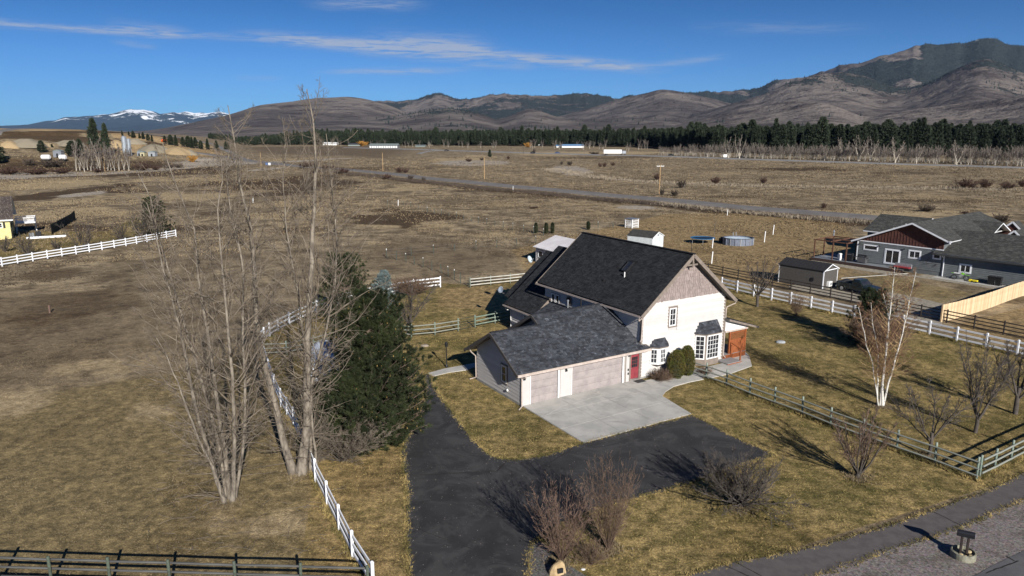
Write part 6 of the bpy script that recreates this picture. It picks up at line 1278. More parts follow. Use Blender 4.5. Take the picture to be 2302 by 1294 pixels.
# --- brush along the ditch, reeds, low tussocks: one mass each
def tuft_mass(name, label, P_, hgt, n, width, m, spread=.35):
    rng = np.random.RandomState(len(P_)); D = np.zeros_like(P_); D[:, 2] = 1; V, F = blades(rng, P_, D, n, hgt, width, spread); mkobj(name, npmesh(name, V, F, m, tint=np.repeat(rng.rand(len(P_)), n)), label=label, kind='stuff')
def along(pts, n, wd):
    p = densify(g2(pts), 1.0, False); i = rs.randint(0, len(p), n); q = p[i] + rs.normal(0, wd / 2, (n, 2)); return np.column_stack([q, Hg(q[:, 0], q[:, 1])])
tuft_mass('ditch_brush', 'dark tangled brush filling the ditch below the county road', along(ditch, 7000, 3.2), .75, 6, .10, M_bushd, .7)
M_reed = mat('bleached_reeds', (.34, .285, .21), (.25, .205, .15), rough=.9, scale=.3, tint=.5)
tuft_mass('reed_bed', 'pale bleached reeds winding through the right meadow', np.concatenate([along([(1240, 380), (1300, 392), (1380, 402), (1480, 410), (1640, 416), (1800, 420), (2140, 424), (2302, 428)], 1900, 6.5), along([(1480, 458), (1620, 474), (1800, 492), (1960, 503), (2100, 513)], 1100, 2.0)]), .8, 4, .12, M_reed, .3)
# grass: upright thatch over the lawns, thicker at the edges of paving
M_grass = mat('dry_lawn_blades', (.36, .27, .11), (.115, .10, .035), rough=.9, scale=.8, detail=4, tint=.9, lo=.40, hi=.60)
M_grassf = mat('dry_pasture_blades', (.25, .195, .12), (.13, .10, .06), rough=.95, scale=.3, tint=.9)
def grass(name, label, n, x0, x1, y0, y1, hgt, m, seed, nb=4, wd=.022, mask=None):
    rng = np.random.RandomState(seed); q = np.stack([rng.uniform(x0, x1, n), rng.uniform(y0, y1, n)], 1); px_, py_ = pix(q[:, 0], q[:, 1]); k = (px_ > -80) & (px_ < 2400) & (py_ < 1420)
    for pol in (DRIVE, PATH, VERGE, GBED, np.array(walk), np.array(back_walk), np.array([huv(*c) for c in ((-.1, -7.3), (9, -7.4), (9.6, -4), (10.7, -.9), (L0 + 9, -.2), (22.5, -.6), (22.5, 7), (20, 13.5), (10, 19), (-.1, 8.5))])): k &= ~inpoly(q[:, 0], q[:, 1], pol)
    if mask is not None: k &= mask(q[:, 0], q[:, 1], px_, py_)
    q = q[k]; cl = fbm(q[:, 0] / 1.4, q[:, 1] / 1.4, 3); q = q[rng.rand(len(q)) < .35 + 1.1 * (cl - .3)]
    P_ = np.column_stack([q, np.full(len(q), .0)]); D = np.zeros_like(P_); D[:, 2] = 1; V, F = blades(rng, P_, D, nb, hgt, wd, .9, .5); mkobj(name, npmesh(name, V, F, m, tint=np.repeat(rng.rand(len(P_)), nb)), label=label, kind='stuff')
YP = poly2(yard)
grass('short_grass', 'dry yellow green lawn grass around the house', 170000, -12, 46, 25, 70, .075, M_grass, 1, wd=.018, mask=lambda x, y, a, b: inpoly(x, y, YP))
grass('pasture_grass', 'brown winter grass of the near pasture', 110000, -42, 0, 24, 62, .065, M_grassf, 2, nb=3, wd=.018, mask=lambda x, y, a, b: ~inpoly(x, y, YP))
def edge_grass(poly, n, seed, m=M_grass, out=.10, name='edge_grass', label='ragged grass overhanging the asphalt edge'):
    rng = np.random.RandomState(seed); p = densify(list(poly), .1, True); i = rng.randint(0, len(p), n); q = p[i] + rng.normal(0, out, (n, 2)); px_, py_ = pix(q[:, 0], q[:, 1]); k = (px_ > -50) & (px_ < 2360) & (py_ < 1400) & (py_ > 800); q = q[k]
    P_ = np.column_stack([q, np.full(len(q), .02)]); D = np.zeros_like(P_); D[:, 2] = 1; V, F = blades(rng, P_, D, 5, .11, .022, .8, .5); mkobj(name, npmesh(name, V, F, m, tint=np.repeat(rng.rand(len(P_)), 5)), label=label, kind='stuff')
edge_grass([p for p in DRIVE if True], 5200, 5, label='ragged straw coloured grass along the asphalt drive'); edge_grass(PATH, 4200, 6, label='ragged straw coloured grass along the pavement path')

# tussocks of the open meadows, growing coarser only where the meadow itself is rank
def tussocks(n, m, seed, w_lo, label, r0, r1, hh, ww, nbl=4):
    rng = np.random.RandomState(seed); px_ = rng.uniform(-60, 2380, n); r = np.exp(rng.uniform(math.log(r0), math.log(r1), n)); a = np.arctan((px_ - 1151) / 1638.0); x, y = r * np.sin(a), r * np.cos(a)
    k = fbm(x / 14 + seed, y / 14, 4) > w_lo
    for pol in (YP, np.array([G(*p)[:2] for p in [(1830, 640), (1950, 480), (2500, 480), (2500, 760), (2100, 740)]])): k &= ~inpoly(x, y, pol)
    cp_ = g2(county); k &= pdist(x, y, cp_) > 4.5; k &= pdist(x, y, g2(hw)) > 9
    x, y = x[k], y[k]; r = np.hypot(x, y); P_ = np.column_stack([x, y, Hg(x, y)]); D = np.zeros_like(P_); D[:, 2] = 1; sc = (.55 + r / 190)
    V, F = blades(rng, P_, D, nbl, 1.0, 1.0, .55); V = V.reshape(-1, 3, 3); c = V[:, :2].mean(1, keepdims=True); s_ = np.repeat(sc, nbl)[:, None, None]; dv = V - c; L_ = dv[:, 2:3] * hh * s_; W_ = dv[:, :2] * ww * s_; V = np.concatenate([c + W_, c + L_], 1).reshape(-1, 3)
    mkobj('meadow_tussocks', npmesh('meadow_tussocks', V, F, m, tint=np.repeat(rng.rand(len(P_)), nbl)), label=label, kind='stuff')
M_tus = mat('straw_tussock', (.30, .23, .14), (.20, .15, .09), rough=.95, scale=.2, tint=.6); M_tusd = mat('dark_tussock', (.085, .062, .042), (.055, .042, .03), rough=.95, scale=.2, tint=.6)
tussocks(60000, M_tus, 201, .47, 'straw coloured grass tussocks of the open meadows', 118, 560, .17, .075); tussocks(60000, M_tusd, 202, .50, 'dark sedge tussocks of the open meadows', 105, 560, .15, .09)

# rank grass left uncut at fence feet and tree bases, grit thrown on the drive edge
def rank(name, label, pts, n, wd, hgt, m, seed, nb=7):
    rng = np.random.RandomState(seed); p = densify([np.array(q[:2]) for q in pts], .25, False) if len(pts) > 1 else np.array([pts[0][:2]]); i = rng.randint(0, len(p), n); q = p[i] + rng.normal(0, wd, (n, 2)); P_ = np.column_stack([q, Hg(q[:, 0], q[:, 1])]); D = np.zeros_like(P_); D[:, 2] = 1
    V, F = blades(rng, P_, D, nb, hgt, .022, .45, .5); mkobj(name, npmesh(name, V, F, m, tint=np.repeat(rng.rand(n), nb)), label=label, kind='stuff')
rank('rank_grass', 'uncut straw grass along the foot of the green fence', g2([(1587, 853), (1685, 890), (1803, 934), (1939, 987), (2100, 1044), (2194, 1079), (2312, 1018)]), 2600, .12, .20, M_grass, 301)
rank('rank_grass', 'uncut straw grass along the foot of the curving white fence', g2([(839, 1328), (763, 1192), (694, 1042), (661, 959), (605, 844), (585, 777), (651, 732)]), 3200, .14, .22, M_grass, 302)
rank('rank_grass', 'uncut straw grass along the bottom grey rail fence', g2([(829, 1338), (385, 1324), (-130, 1307)]), 2400, .14, .20, M_grassf, 303)
rank('rank_grass', 'uncut grass along the white fence on the right', g2([(1622, 648), (1844, 699), (2097, 755), (2360, 817)]), 2600, .16, .24, M_grass, 304)
for i_, p_ in enumerate(((518, 1130), (670, 1066), (1984, 914), (1668, 1140), (1928, 1074), (2088, 1026), (1262, 1262), (1368, 1236))):
    rank('rank_grass', 'tuft of uncut grass and dead leaves around a trunk foot', [P(*p_)], 200, .38, .16, M_grassf, 310 + i_)
rng = np.random.RandomState(320); p = densify(list(DRIVE), .1, True); i = rng.randint(0, len(p), 2600); q = p[i] + rng.normal(0, .22, (2600, 2)); a_, b_ = pix(q[:, 0], q[:, 1]); q = q[(a_ > 0) & (a_ < 2302) & (b_ < 1350)]
q = np.concatenate([q, np.column_stack([rng.uniform(-5, 16, 900), rng.uniform(26, 42, 900)])]); k_ = inpoly(q[:, 0], q[:, 1], DRIVE); q = q[k_]; n = len(q); s_ = rng.uniform(.012, .035, n)[:, None, None]
T = np.array([[1, 0, 0], [-.5, .87, 0], [-.5, -.87, 0], [0, 0, .9]])[None] * s_; V = (np.column_stack([q, np.full(n, .034)])[:, None] + T).reshape(-1, 3); F = (np.arange(n) * 4)[:, None, None] + np.array([[0, 1, 3], [1, 2, 3], [2, 0, 3]])[None]
mkobj('grit', npmesh('grit', V, F.reshape(-1, 3), M_gravel, tint=np.repeat(rng.rand(n), 3)), label='loose grit and leaf bits scattered on the asphalt drive', kind='stuff')
# ------------------------------------------------------------------ neighbour's slate grey house on the right
NANG = rad(38); N0 = (56.3, 91.41)
M_nsid = mat('slate_grey_siding', (.150, .162, .166), (.122, .132, .136), rough=.75, scale=1.5, tint=.14)
M_nroof = mat('olive_grey_shingles', (.074, .073, .066), (.046, .046, .043), rough=.95, scale=2.2, detail=7, tint=.5, lo=.42, hi=.60)
M_bb = mat('dark_red_brown_batten_siding', (.105, .045, .035), (.075, .032, .026), rough=.75, scale=2)
M_ntrim = mat('white_trim', (.76, .77, .80), (.70, .71, .74), rough=.5, scale=3)
NH = empty('neighbour_house', 'single storey slate grey house with brown gable and white trim beyond the white fence', 'house', (N0[0], N0[1], 0), NANG)
def nroof(pts, thick=.18, seed=0, name='roof'): return roof_plane(NH, pts, M_nroof, M_ntrim, thick=thick, course=.22, tab=.6, seed=seed, name=name)
# local x = u (away to the right), local y = v (away); the gabled wall stands on x = 0 and looks to -x
SL = .415
def nz(v): return 6.75 - SL * abs(v - 4.17)
b = MB(); b.prism([(0, .25, 0), (0, 11.4, 0), (0, 11.4, 3.45), (0, 4.17, 6.5), (0, .25, 4.6)], (16, 0, 0)); b.build('wall', M_nsid, NH)
siding(NH, (0, 11.4, 0), -rad(90), [(0, .6), (11.15, .6), (11.15, 3.44), (0, 3.44)], [(3.9, .8, 5.9, 2.75), (.9, 2.3, 2.85, 3.0)], M_nsid, course=.24, proud=.01)
# batten gable
gb = MB(); gb.prism([(-.04, .2, 3.56), (-.04, 11.3, 3.56), (-.04, 10.9, 3.9), (-.04, 4.17, 6.52), (-.04, .2, 4.8)], (.04, 0, 0)); gb.build('gable_panel', M_bb, NH)
for k in range(27):
    y = .3 + k * .41; h = min(nz(y) - .2, 6.6)
    if h > 3.7: MB().bx(-.075, -.04, y - .025, y + .025, 3.6, h).build('batten', M_bb, NH)
MB().bx(-.08, 0, .15, 11.45, 3.44, 3.58).build('trim_band', M_ntrim, NH); MB().bx(-.07, 0, 11.33, 11.47, .5, 3.45).bx(-.0, .1, 11.41, 11.47, .5, 3.45).build('corner_board', M_ntrim, NH)
nroof([(22, 12.05, nz(12.05)), (-.65, 12.05, nz(12.05)), (-.65, 4.17, 6.75), (22, 4.17, 6.75)], seed=51); nroof([(-.65, -.65, nz(-.65)), (22, -.65, nz(-.65)), (22, 4.17, 6.75), (-.65, 4.17, 6.75)], seed=52)
b = MB()
for (va, vb) in ((12.1, 4.17), (4.17, -.7)): b.bar((-.68, va, nz(va) - .10), (-.68, vb, nz(vb) - .10), .04, .20)
b.build('rake_board', M_ntrim, NH); MB().bx(-.74, -.62, -.80, -.62, 4.45, 4.85).build('gutter_end', M_ntrim, NH)
nroof([(22, 9, nz(9)), (22, -.65, nz(-.65)), (25, 4.17, 5.2)], seed=53)
# rear left wing
nroof([(12.6, 16.9, 3.3), (12.6, 9.0, 3.3), (18, 9.0, 5.54), (18, 16.9, 5.54)], seed=54); nroof([(23.4, 9.0, 3.3), (23.4, 16.9, 3.3), (18, 16.9, 5.54), (18, 9.0, 5.54)], seed=55)
b = MB(); b.prism([(13.1, 9, 0), (23, 9, 0), (23, 9, 3.2), (18, 9, 5.3), (13.1, 9, 3.2)], (0, 7.4, 0)); b.build('wall', M_nsid, NH); MB().bar((12.6, 12, 3.22), (12.6, 16.9, 3.22), .04, .16).build('fascia', M_ntrim, NH)
# front garage wing and cross gable
def gzn(u): return 3.1 + .415 * (u + .6)
b = MB(); b.prism([(0, -14, 0), (11.4, -14, 0), (11.4, -14, 3.1), (5.6, -14, 5.3), (0, -14, 3.1)], (0, 14.2, 0)); b.build('wall', M_nsid, NH)
siding(NH, (0, 0, 0), -rad(90), [(0, .15), (14, .15), (14, 2.95), (0, 2.95)], [(1.95, .95, 3.3, 2.0)], M_nsid, course=.24, proud=.01)
MB().bx(-.08, .0, -.09, .06, .1, 3.0).build('corner_board', M_ntrim, NH)
nroof([(-.6, 1.2, gzn(-.6)), (-.6, -14.6, gzn(-.6)), (5.6, -14.6, gzn(5.6)), (5.6, 1.6, gzn(5.6))], seed=56, thick=.14); nroof([(11.8, -14.6, gzn(-.6)), (11.8, 1.2, gzn(-.6)), (5.6, 1.6, gzn(5.6)), (5.6, -14.6, gzn(5.6))], seed=57, thick=.14)
MB().bx(-.70, -.60, -14.6, 1.2, 2.86, 3.06).build('gutter', mat('dark_gutter', (.06, .06, .06)), NH)
MB().tube([(-.65, .02, 2.9), (-.5, -.0, 2.7), (-.10, -.06, 2.5), (-.10, -.06, .1)], .045, 6).build('downspout', M_ntrim, NH)
nroof([(9.2, 3.0, 3.75), (9.2, -1.4, 3.75), (15, -1.4, 6.1), (15, 3.0, 6.1)], seed=58, thick=.14); nroof([(20.8, -1.4, 3.75), (20.8, 3.0, 3.75), (15, 3.0, 6.1), (15, -1.4, 6.1)], seed=59, thick=.14)
for (cx, cy, hz, hw_, sl_) in ((18.4, -1.5, 5.95, 2.7, .95), (14.6, -3.0, 5.15, 1.5, .95)):
    b = MB(); b.prism([(cx, cy + hw_, hz - hw_ * sl_ - .15), (cx, cy - hw_, hz - hw_ * sl_ - .15), (cx, cy, hz - .15)], (2.4, 0, 0)); g_ = b.build('dormer_gable', M_bb, NH)
    for s_ in (-1, 1):
        MB().bar((cx - .12, cy + s_ * (hw_ + .15), hz - (hw_ + .15) * sl_), (cx - .12, cy, hz), .06, .22).build('rake_board', M_ntrim, g_)
        roof_plane(g_, [(cx - .1, cy + s_ * (hw_ + .2), hz - (hw_ + .2) * sl_ + .06), (cx + 2.4, cy + s_ * (hw_ + .2), hz - (hw_ + .2) * sl_ + .06), (cx + 2.4, cy, hz + .06), (cx - .1, cy, hz + .06)], M_nroof, M_nroof, thick=.06, tabs=False, name='dormer_roof')
window(NH, (0, 11.4, 0), -rad(90), .95, 2.36, 2.8, 2.98, 1, 1, fw=.07, trim=.10, mf=M_ntrim, mt=M_ntrim)
window(NH, (0, 11.4, 0), -rad(90), 3.95, .85, 5.85, 2.72, 2, 1, fw=.10, trim=.12, mf=M_ntrim, mt=M_ntrim, name='sliding_door', bar=.08)
window(NH, (0, 11.4, 0), -rad(90), 7.05, 2.0, 8.45, 2.95, 2, 1, fw=.08, trim=.11, mf=M_ntrim, mt=M_ntrim, bar=.07); window(NH, (0, 11.4, 0), -rad(90), 10.1, 2.3, 10.95, 2.95, 1, 1, fw=.08, trim=.10, mf=M_ntrim, mt=M_ntrim)
window(NH, (0, 0, 0), -rad(90), 2.0, .98, 3.25, 1.98, 2, 1, fw=.10, trim=.10, mf=M_ntrim, mt=M_ntrim, bar=.07)
for y in (11.05, 8.35, 5.0): MB().lathe([(.07, 0), (.09, .1), (.03, .2)], c=(-.16, y, 2.95), n=8).bx(-.15, 0, y - .03, y + .03, 3.08, 3.14).build('wall_lamp', M_dark, NH)
for (u, v, h) in ((8, 8.6, .6), (6.5, 9.6, .45)): MB().tube([(u, v, nz(v) - .1), (u, v, nz(v) + h)], .07, 8).build('roof_vent', M_white, NH)
# deck and pergola
M_ndeck = mat('blue_grey_deck', (.20, .215, .235), (.15, .16, .175), rough=.8, scale=1.5); M_nbrown = mat('red_brown_pergola_wood', (.12, .058, .035), (.09, .045, .03), rough=.8)
for k in range(9): MB().bx(-1.75 + k * .195, -1.75 + k * .195 + .185, 4.2, 17.2, .42, .46).build('deck_board', M_ndeck, NH)
for k in range(4): MB().bx(0 + k * 1.0, .98 + k * 1.0, 11.5, 17.2, .42, .46).build('deck_board', M_ndeck, NH)
MB().bx(-1.80, -1.76, 4.2, 17.2, .05, .46).bx(-1.8, 4, 17.2, 17.24, .05, .46).build('deck_skirt', mat('dark_brown_deck_skirt', (.055, .035, .03)), NH)
PG = empty('pergola', 'rust brown open pergola frame over the neighbour\'s deck', 'pergola', (N0[0], N0[1], 0), NANG)
def nb(u, v): return (u, v)
for (u, v) in ((-1.5, 12.2), (-1.5, 14.2), (-1.5, 17.0), (1.2, 12.2), (1.2, 17.0), (3.8, 17.0), (3.8, 12.2)): MB().bx(u - .07, u + .07, v - .07, v + .07, .46, 3.0).build('post', M_nbrown, PG)
for (a, c) in (((-1.5, 12.0), (-1.5, 17.2)), ((1.2, 12.0), (1.2, 17.2)), ((3.8, 12.0), (3.8, 17.2)), ((-1.7, 12.2), (4.0, 12.2)), ((-1.7, 14.5), (4.0, 14.5)), ((-1.7, 17.0), (4.0, 17.0))): MB().bar((*a, 3.08), (*c, 3.08), .09, .16).build('beam', M_nbrown, PG)
def nloc(u, v): return (N0[0] + u * math.cos(NANG) - v * math.sin(NANG), N0[1] + u * math.sin(NANG) + v * math.cos(NANG))
def grill(label, u, v, z, mb_, hood):
    t = empty('grill', label, 'grill', (*nloc(u, v), z), NANG - rad(90))
    MB().bx(-.6, .6, -.28, .28, .15, .85, bev=.02).build('cabinet', mb_, t); MB().bx(-.95, -.62, -.25, .25, .78, .83).bx(.62, .95, -.25, .25, .78, .83).build('side_shelf', mb_, t)
    MB().tube([(-.55, -.02, .95), (.55, -.02, .95)], .26, 12).build('hood', hood, t, smooth=False); MB().tube([(-.4, -.32, 1.0), (.4, -.32, 1.0)], .02, 6).build('handle', M_pipe, t)
    for x in (-.5, .5): MB().tube([(x, -.2, .07), (x + .04, -.2, .07)], .07, 10).build('wheel', M_dark, t)
grill('stainless gas grill on the neighbour\'s deck left of the sliding door', -.75, 10.2, .46, mat('steel_grey_grill', (.16, .16, .17), rough=.4, metallic=.5), M_dark); grill('black grill on the deck beside the stainless one', -.75, 12.1, .46, M_dark, M_dark)
t = tag(MB().lathe([(.28, 0), (.33, .3), (.33, .75), (.24, .95), (.05, 1.0)], n=14).build('smoker', M_white, loc=(*nloc(-.8, 13.4), .46)), 'white kettle shaped smoker at the pergola end of the deck', 'smoker')
t = empty('patio_couch', 'red cushioned patio couch before the neighbour\'s sliding door', 'couch', (*nloc(-1.1, 4.6), .3), NANG - rad(90))
MB().bx(-1.1, 1.1, -.35, .35, .05, .35).build('frame', M_dark, t); MB().bx(-1.05, 1.05, -.36, .3, .35, .52, bev=.04).build('seat_cushion', mat('faded_red_fabric', (.25, .03, .035)), t); MB().bx(-1.1, 1.1, .28, .42, .3, .9, bev=.03).build('backrest', M_pipe, t)
t = empty('dirt_bike', 'green and white dirt bike leaning by the neighbour\'s garage wall', 'motorcycle', (*nloc(-.7, -2.4), .05), NANG - rad(80))
M_lime = mat('lime_green_plastic', (.20, .55, .04), rough=.4)
for x in (-.68, .68): 
    w_ = MB(); [w_.tube([(x + .30 * math.cos(a), 0, .33 + .30 * math.sin(a)), (x + .30 * math.cos(a + .42), 0, .33 + .30 * math.sin(a + .42))], .045, 6) for a in np.arange(0, 6.28, .4)]; w_.build('wheel', M_dark, t)
MB().bar((-.1, 0, .45), (.25, 0, .75), .18, .3).build('engine', M_pipe, t); MB().bar((-.75, 0, .88), (.15, 0, .86), .16, .08).build('seat', M_white, t); MB().bar((.1, 0, .92), (.42, 0, .80), .2, .2).build('tank', M_lime, t)
MB().bar((.55, 0, .75), (1.0, 0, .72), .16, .03).bar((-1.0, 0, .85), (-.7, 0, .86), .18, .03).build('mudguards', M_lime, t, kind='stuff'); MB().tube([(.42, -.36, 1.1), (.42, .36, 1.1)], .02, 6).build('handlebar', M_dark, t); MB().tube([(.42, .06, 1.05), (.68, .06, .33)], .03, 6).build('fork', M_pipe, t)
t = empty('toy_digger', 'yellow plastic ride on toy lying by the neighbour\'s garage wall', 'toy', (*nloc(-.9, -4.0), .05), NANG); M_yel = mat('yellow_plastic', (.75, .62, .03), rough=.4)
MB().bx(-.2, .2, -.5, .1, .12, .32, bev=.04).build('body', M_yel, t); MB().bx(-.18, .18, .15, .5, .05, .35, bev=.05).build('bucket', M_yel, t)
for y in (-.4, .05): MB().tube([(-.24, y, .1), (.24, y, .1)], .1, 10).build('wheel', M_dark, t)
for k, (v, lab) in enumerate(((-5.9, 'left black wheeled bin against the neighbour\'s garage'), (-6.7, 'right black wheeled bin against the neighbour\'s garage'))):
    t = empty('wheeled_bin', lab, 'bin', (*nloc(-.75, v), .05), NANG, 'black wheeled bins'); b = MB(); b.add([(-.24, -.26, .06), (.24, -.26, .06), (.24, .26, .06), (-.24, .26, .06), (-.32, -.33, 1.0), (.32, -.33, 1.0), (.32, .33, 1.0), (-.32, .33, 1.0)], [(0, 3, 2, 1), (4, 5, 6, 7), (0, 1, 5, 4), (1, 2, 6, 5), (2, 3, 7, 6), (3, 0, 4, 7)]); b.build('body', M_dark, t)
    MB().bx(-.36, .36, -.36, .36, 1.0, 1.08, bev=.03).build('lid', M_dark, t)
    for y in (-.26, .26): MB().tube([(.28, y - .04, .1), (.28, y + .04, .1)], .1, 10).build('wheel', M_dark, t)
sheet('neighbour_slab', [nloc(*q) for q in ((-1.7, .6), (0, .6), (0, -14), (-1.7, -14))], .06, M_conc); sheet('neighbour_gravel_bed', [nloc(*q) for q in ((-3.6, 17), (-1.8, 17), (-1.8, 2), (0, 2), (0, .6), (-1.75, .6), (-1.75, -14), (-3.0, -14), (-3.0, 2.6), (-4.0, 5))], .035, M_pale, wob=.12, step=.6)
drv = g2([(1888, 648), (1960, 652), (2060, 668), (2150, 690), (2118, 724), (2113, 738), (2040, 712), (1960, 694), (1900, 672), (1840, 662), (1760, 644), (1800, 640)]); sheet('neighbour_gravel_drive', drv, .03, M_pale, wob=.25, step=.8, smooth=1)
MB().bar((*G(1890, 626)[:2], .06), (*G(2041, 615)[:2], .06), .14, .06).build('landscape_edging', M_conc, kind='structure')
# ------------------------------------------------------------------ sheds
def shed(name, label, org, ang, L, W, hw_, hr_, ms, mr, mt, ov=.12, gable_trim=True):
    """local x along length L, y across W; ridge along x"""
    t = empty(name, label, 'shed', (org[0], org[1], 0), ang)
    b = MB(); b.prism([(0, 0, 0), (0, W, 0), (0, W, hw_), (0, W / 2, hr_ - .06), (0, 0, hw_)], (L, 0, 0)); b.build('wall', ms, t)
    sl = (hr_ - hw_) / (W / 2)
    for s_, nm in ((0, 0), (1, 1)):
        y0 = -ov if s_ == 0 else W + ov; z0 = hw_ - ov * sl + .04; b = MB(); pts = [(-ov, y0, z0), (L + ov, y0, z0), (L + ov, W / 2, hr_ + .04), (-ov, W / 2, hr_ + .04)]; b.prism(pts if s_ == 0 else pts[::-1], (0, 0, .05)); ro = b.build('roof', mr, t)
        if 'metal' in mr.name:
            k = 0
            while k * .45 < L: MB().bar((-ov + .2 + k * .45, y0, z0 + .065), (-ov + .2 + k * .45, W / 2, hr_ + .105), .03, .03).build('roof_rib', mr, ro); k += 1
    for (x, y) in ((0, 0), (L, 0), (L, W), (0, W)):
        MB().bx(x - (.02 if x == 0 else .08), x + (.08 if x == 0 else .02), y - (.02 if y == 0 else .08), y + (.08 if y == 0 else .02), 0, hw_ - .01).build('corner_trim', mt, t)
    if gable_trim:
        for x in (-ov - .01, L + ov + .01):
            for y0, y1 in ((-ov, W / 2), (W + ov, W / 2)): MB().bar((x, y0, hw_ - ov * sl + .0), (x, y1, hr_ + .0), .03, .10).build('rake_trim', mt, t)
        for x in (-.015, L + .015): MB().bx(x - .02, x + .02, 0, W, hw_ - .05, hw_ + .05).build('gable_band', mt, t)
    return t
M_dshed = mat('dark_taupe_panel', (.085, .078, .070), (.070, .064, .058), rough=.8); M_dmetal = mat('dark_metal_roof', (.035, .033, .032), (.025, .024, .024), rough=.5, spec=.3)
SHO = G(1880, 643.5)[:2]
DS = shed('garden_shed', 'long dark taupe shed with white corner trim beside the parked truck', SHO, NANG + rad(90), 5.9, 3.25, 2.3, 2.95, M_dshed, M_dmetal, M_ntrim)
MB().bx(-.38, -.02, 1.75, 2.5, .35, .95, bev=.02).build('air_conditioner', M_white, DS); MB().tube([(-.40, 2.1, .65), (-.385, 2.1, .65)], .2, 14).build('fan_grille', M_pipe, DS)
MB().bx(1.2, 1.5, 3.25, 3.34, .9, 1.3).build('wall_box', M_dark, DS)
M_ws = mat('pale_blue_white_siding', (.58, .62, .63), (.50, .54, .55), rough=.7, scale=2)
BS = shed('garden_shed', 'small white sided shed with grey shingle roof seen over the main roof ridge', G(1490, 556)[:2], rad(140), 4.6, 3.5, 2.0, 2.75, M_ws, M_nroof, M_ntrim)
for k in range(8): MB().bx(-.02, 0, .06, 3.44, .1 + k * .24, .1 + k * .24 + .225).build('siding_board', M_ws, BS); 
for k in range(8): MB().bx(.06, 4.54, 3.5, 3.52, .1 + k * .24, .1 + k * .24 + .225).build('siding_board', M_ws, BS)
MB().bx(-.04, 0, 1.6, 1.95, 2.1, 2.4).build('gable_vent', M_pipe, BS)
# barn with the white ribbed roof behind the house
BN = empty('barn', 'low barn with pale ribbed metal roof behind the house', 'barn', (*huv(31.7, 39.9), 0), TH)
b = MB(); b.prism([(0, 0, 0), (7.2, 0, 0), (7.2, 0, 2.3), (3.6, 0, 3.5), (0, 0, 2.15)], (0, 6.5, 0)); b.build('wall', M_siding, BN)
siding(BN, (0, 6.5, 0), -rad(90), [(0, .1), (6.5, .1), (6.5, 2.1), (0, 2.1)], [(.5, .7, 1.9, 1.95)], M_siding)
for x0, x1, z0, z1 in ((-.35, 3.6, 2.2, 3.56), (7.55, 3.6, 2.2, 3.56)):
    pts = [(x0, -.4, z0), (x0, 6.9, z0), (x1, 6.9, z1), (x1, -.4, z1)]
    ro = MB().prism(pts if x0 > x1 else pts[::-1], (0, 0, .05)).build('roof', M_metalroof, BN)
    for k in range(17): MB().bar((x0, -.3 + k * .44, z0 + .065), (x1, -.3 + k * .44, z1 + .065), .035, .03).build('roof_rib', M_metalroof, ro)
window(BN, (0, 6.5, 0), -rad(90), .6, .8, 1.8, 1.85, 1, 1, trim=.1, mf=M_ntrim)
MB().bx(-.06, 0, 6.42, 6.54, 0, 2.15).build('corner_board', M_ntrim, BN)
# pickup truck
M_tp = mat('dark_green_black_truck_paint', (.016, .024, .026), (.014, .020, .022), rough=.22, spec=.6); M_rub = mat('tyre_rubber', (.02, .02, .02), rough=.9)
tp0 = G(1933, 659)[:2]; TK = empty('pickup_truck', 'dark pickup truck with a loaded bed parked beside the dark shed', 'truck', (tp0[0], tp0[1], .02), rad(-62)); TK.scale = (.93, .93, .97)
def section(mb, xs, prof):
    """loft: for each x a (halfwidth, z0, z1) box section"""
    vs = []; n = len(xs)
    for x, (hw_, z0, z1, tw) in zip(xs, prof): vs += [(x, -hw_, z0), (x, hw_, z0), (x, hw_, z0 + (z1 - z0) * .55), (x, hw_ * tw, z1), (x, -hw_ * tw, z1), (x, -hw_, z0 + (z1 - z0) * .55)]
    fs = [(i * 6 + k, i * 6 + (k + 1) % 6, i * 6 + 6 + (k + 1) % 6, i * 6 + 6 + k) for i in range(n - 1) for k in range(6)]; fs += [tuple(range(5, -1, -1)), tuple(range((n - 1) * 6, n * 6))]; return mb.add(vs, fs)
b = MB(); section(b, [.35, .95, 1.1, 2.35, 2.68, 2.74], [(.95, .45, 1.12, .97)] * 2 + [(.95, .45, 1.12, .95), (.93, .47, 1.04, .90), (.88, .48, .98, .88), (.80, .5, .86, .9)]); b.bx(-.75, .36, -.95, .95, .45, 1.10, bev=.03); b.build('body', M_tp, TK)
b = MB(); section(b, [-.72, -.55, .30, .95], [(.86, 1.10, 1.14, .95), (.86, 1.10, 1.72, .86), (.86, 1.10, 1.76, .86), (.86, 1.10, 1.16, .95)]); b.build('cab', M_tp, TK)
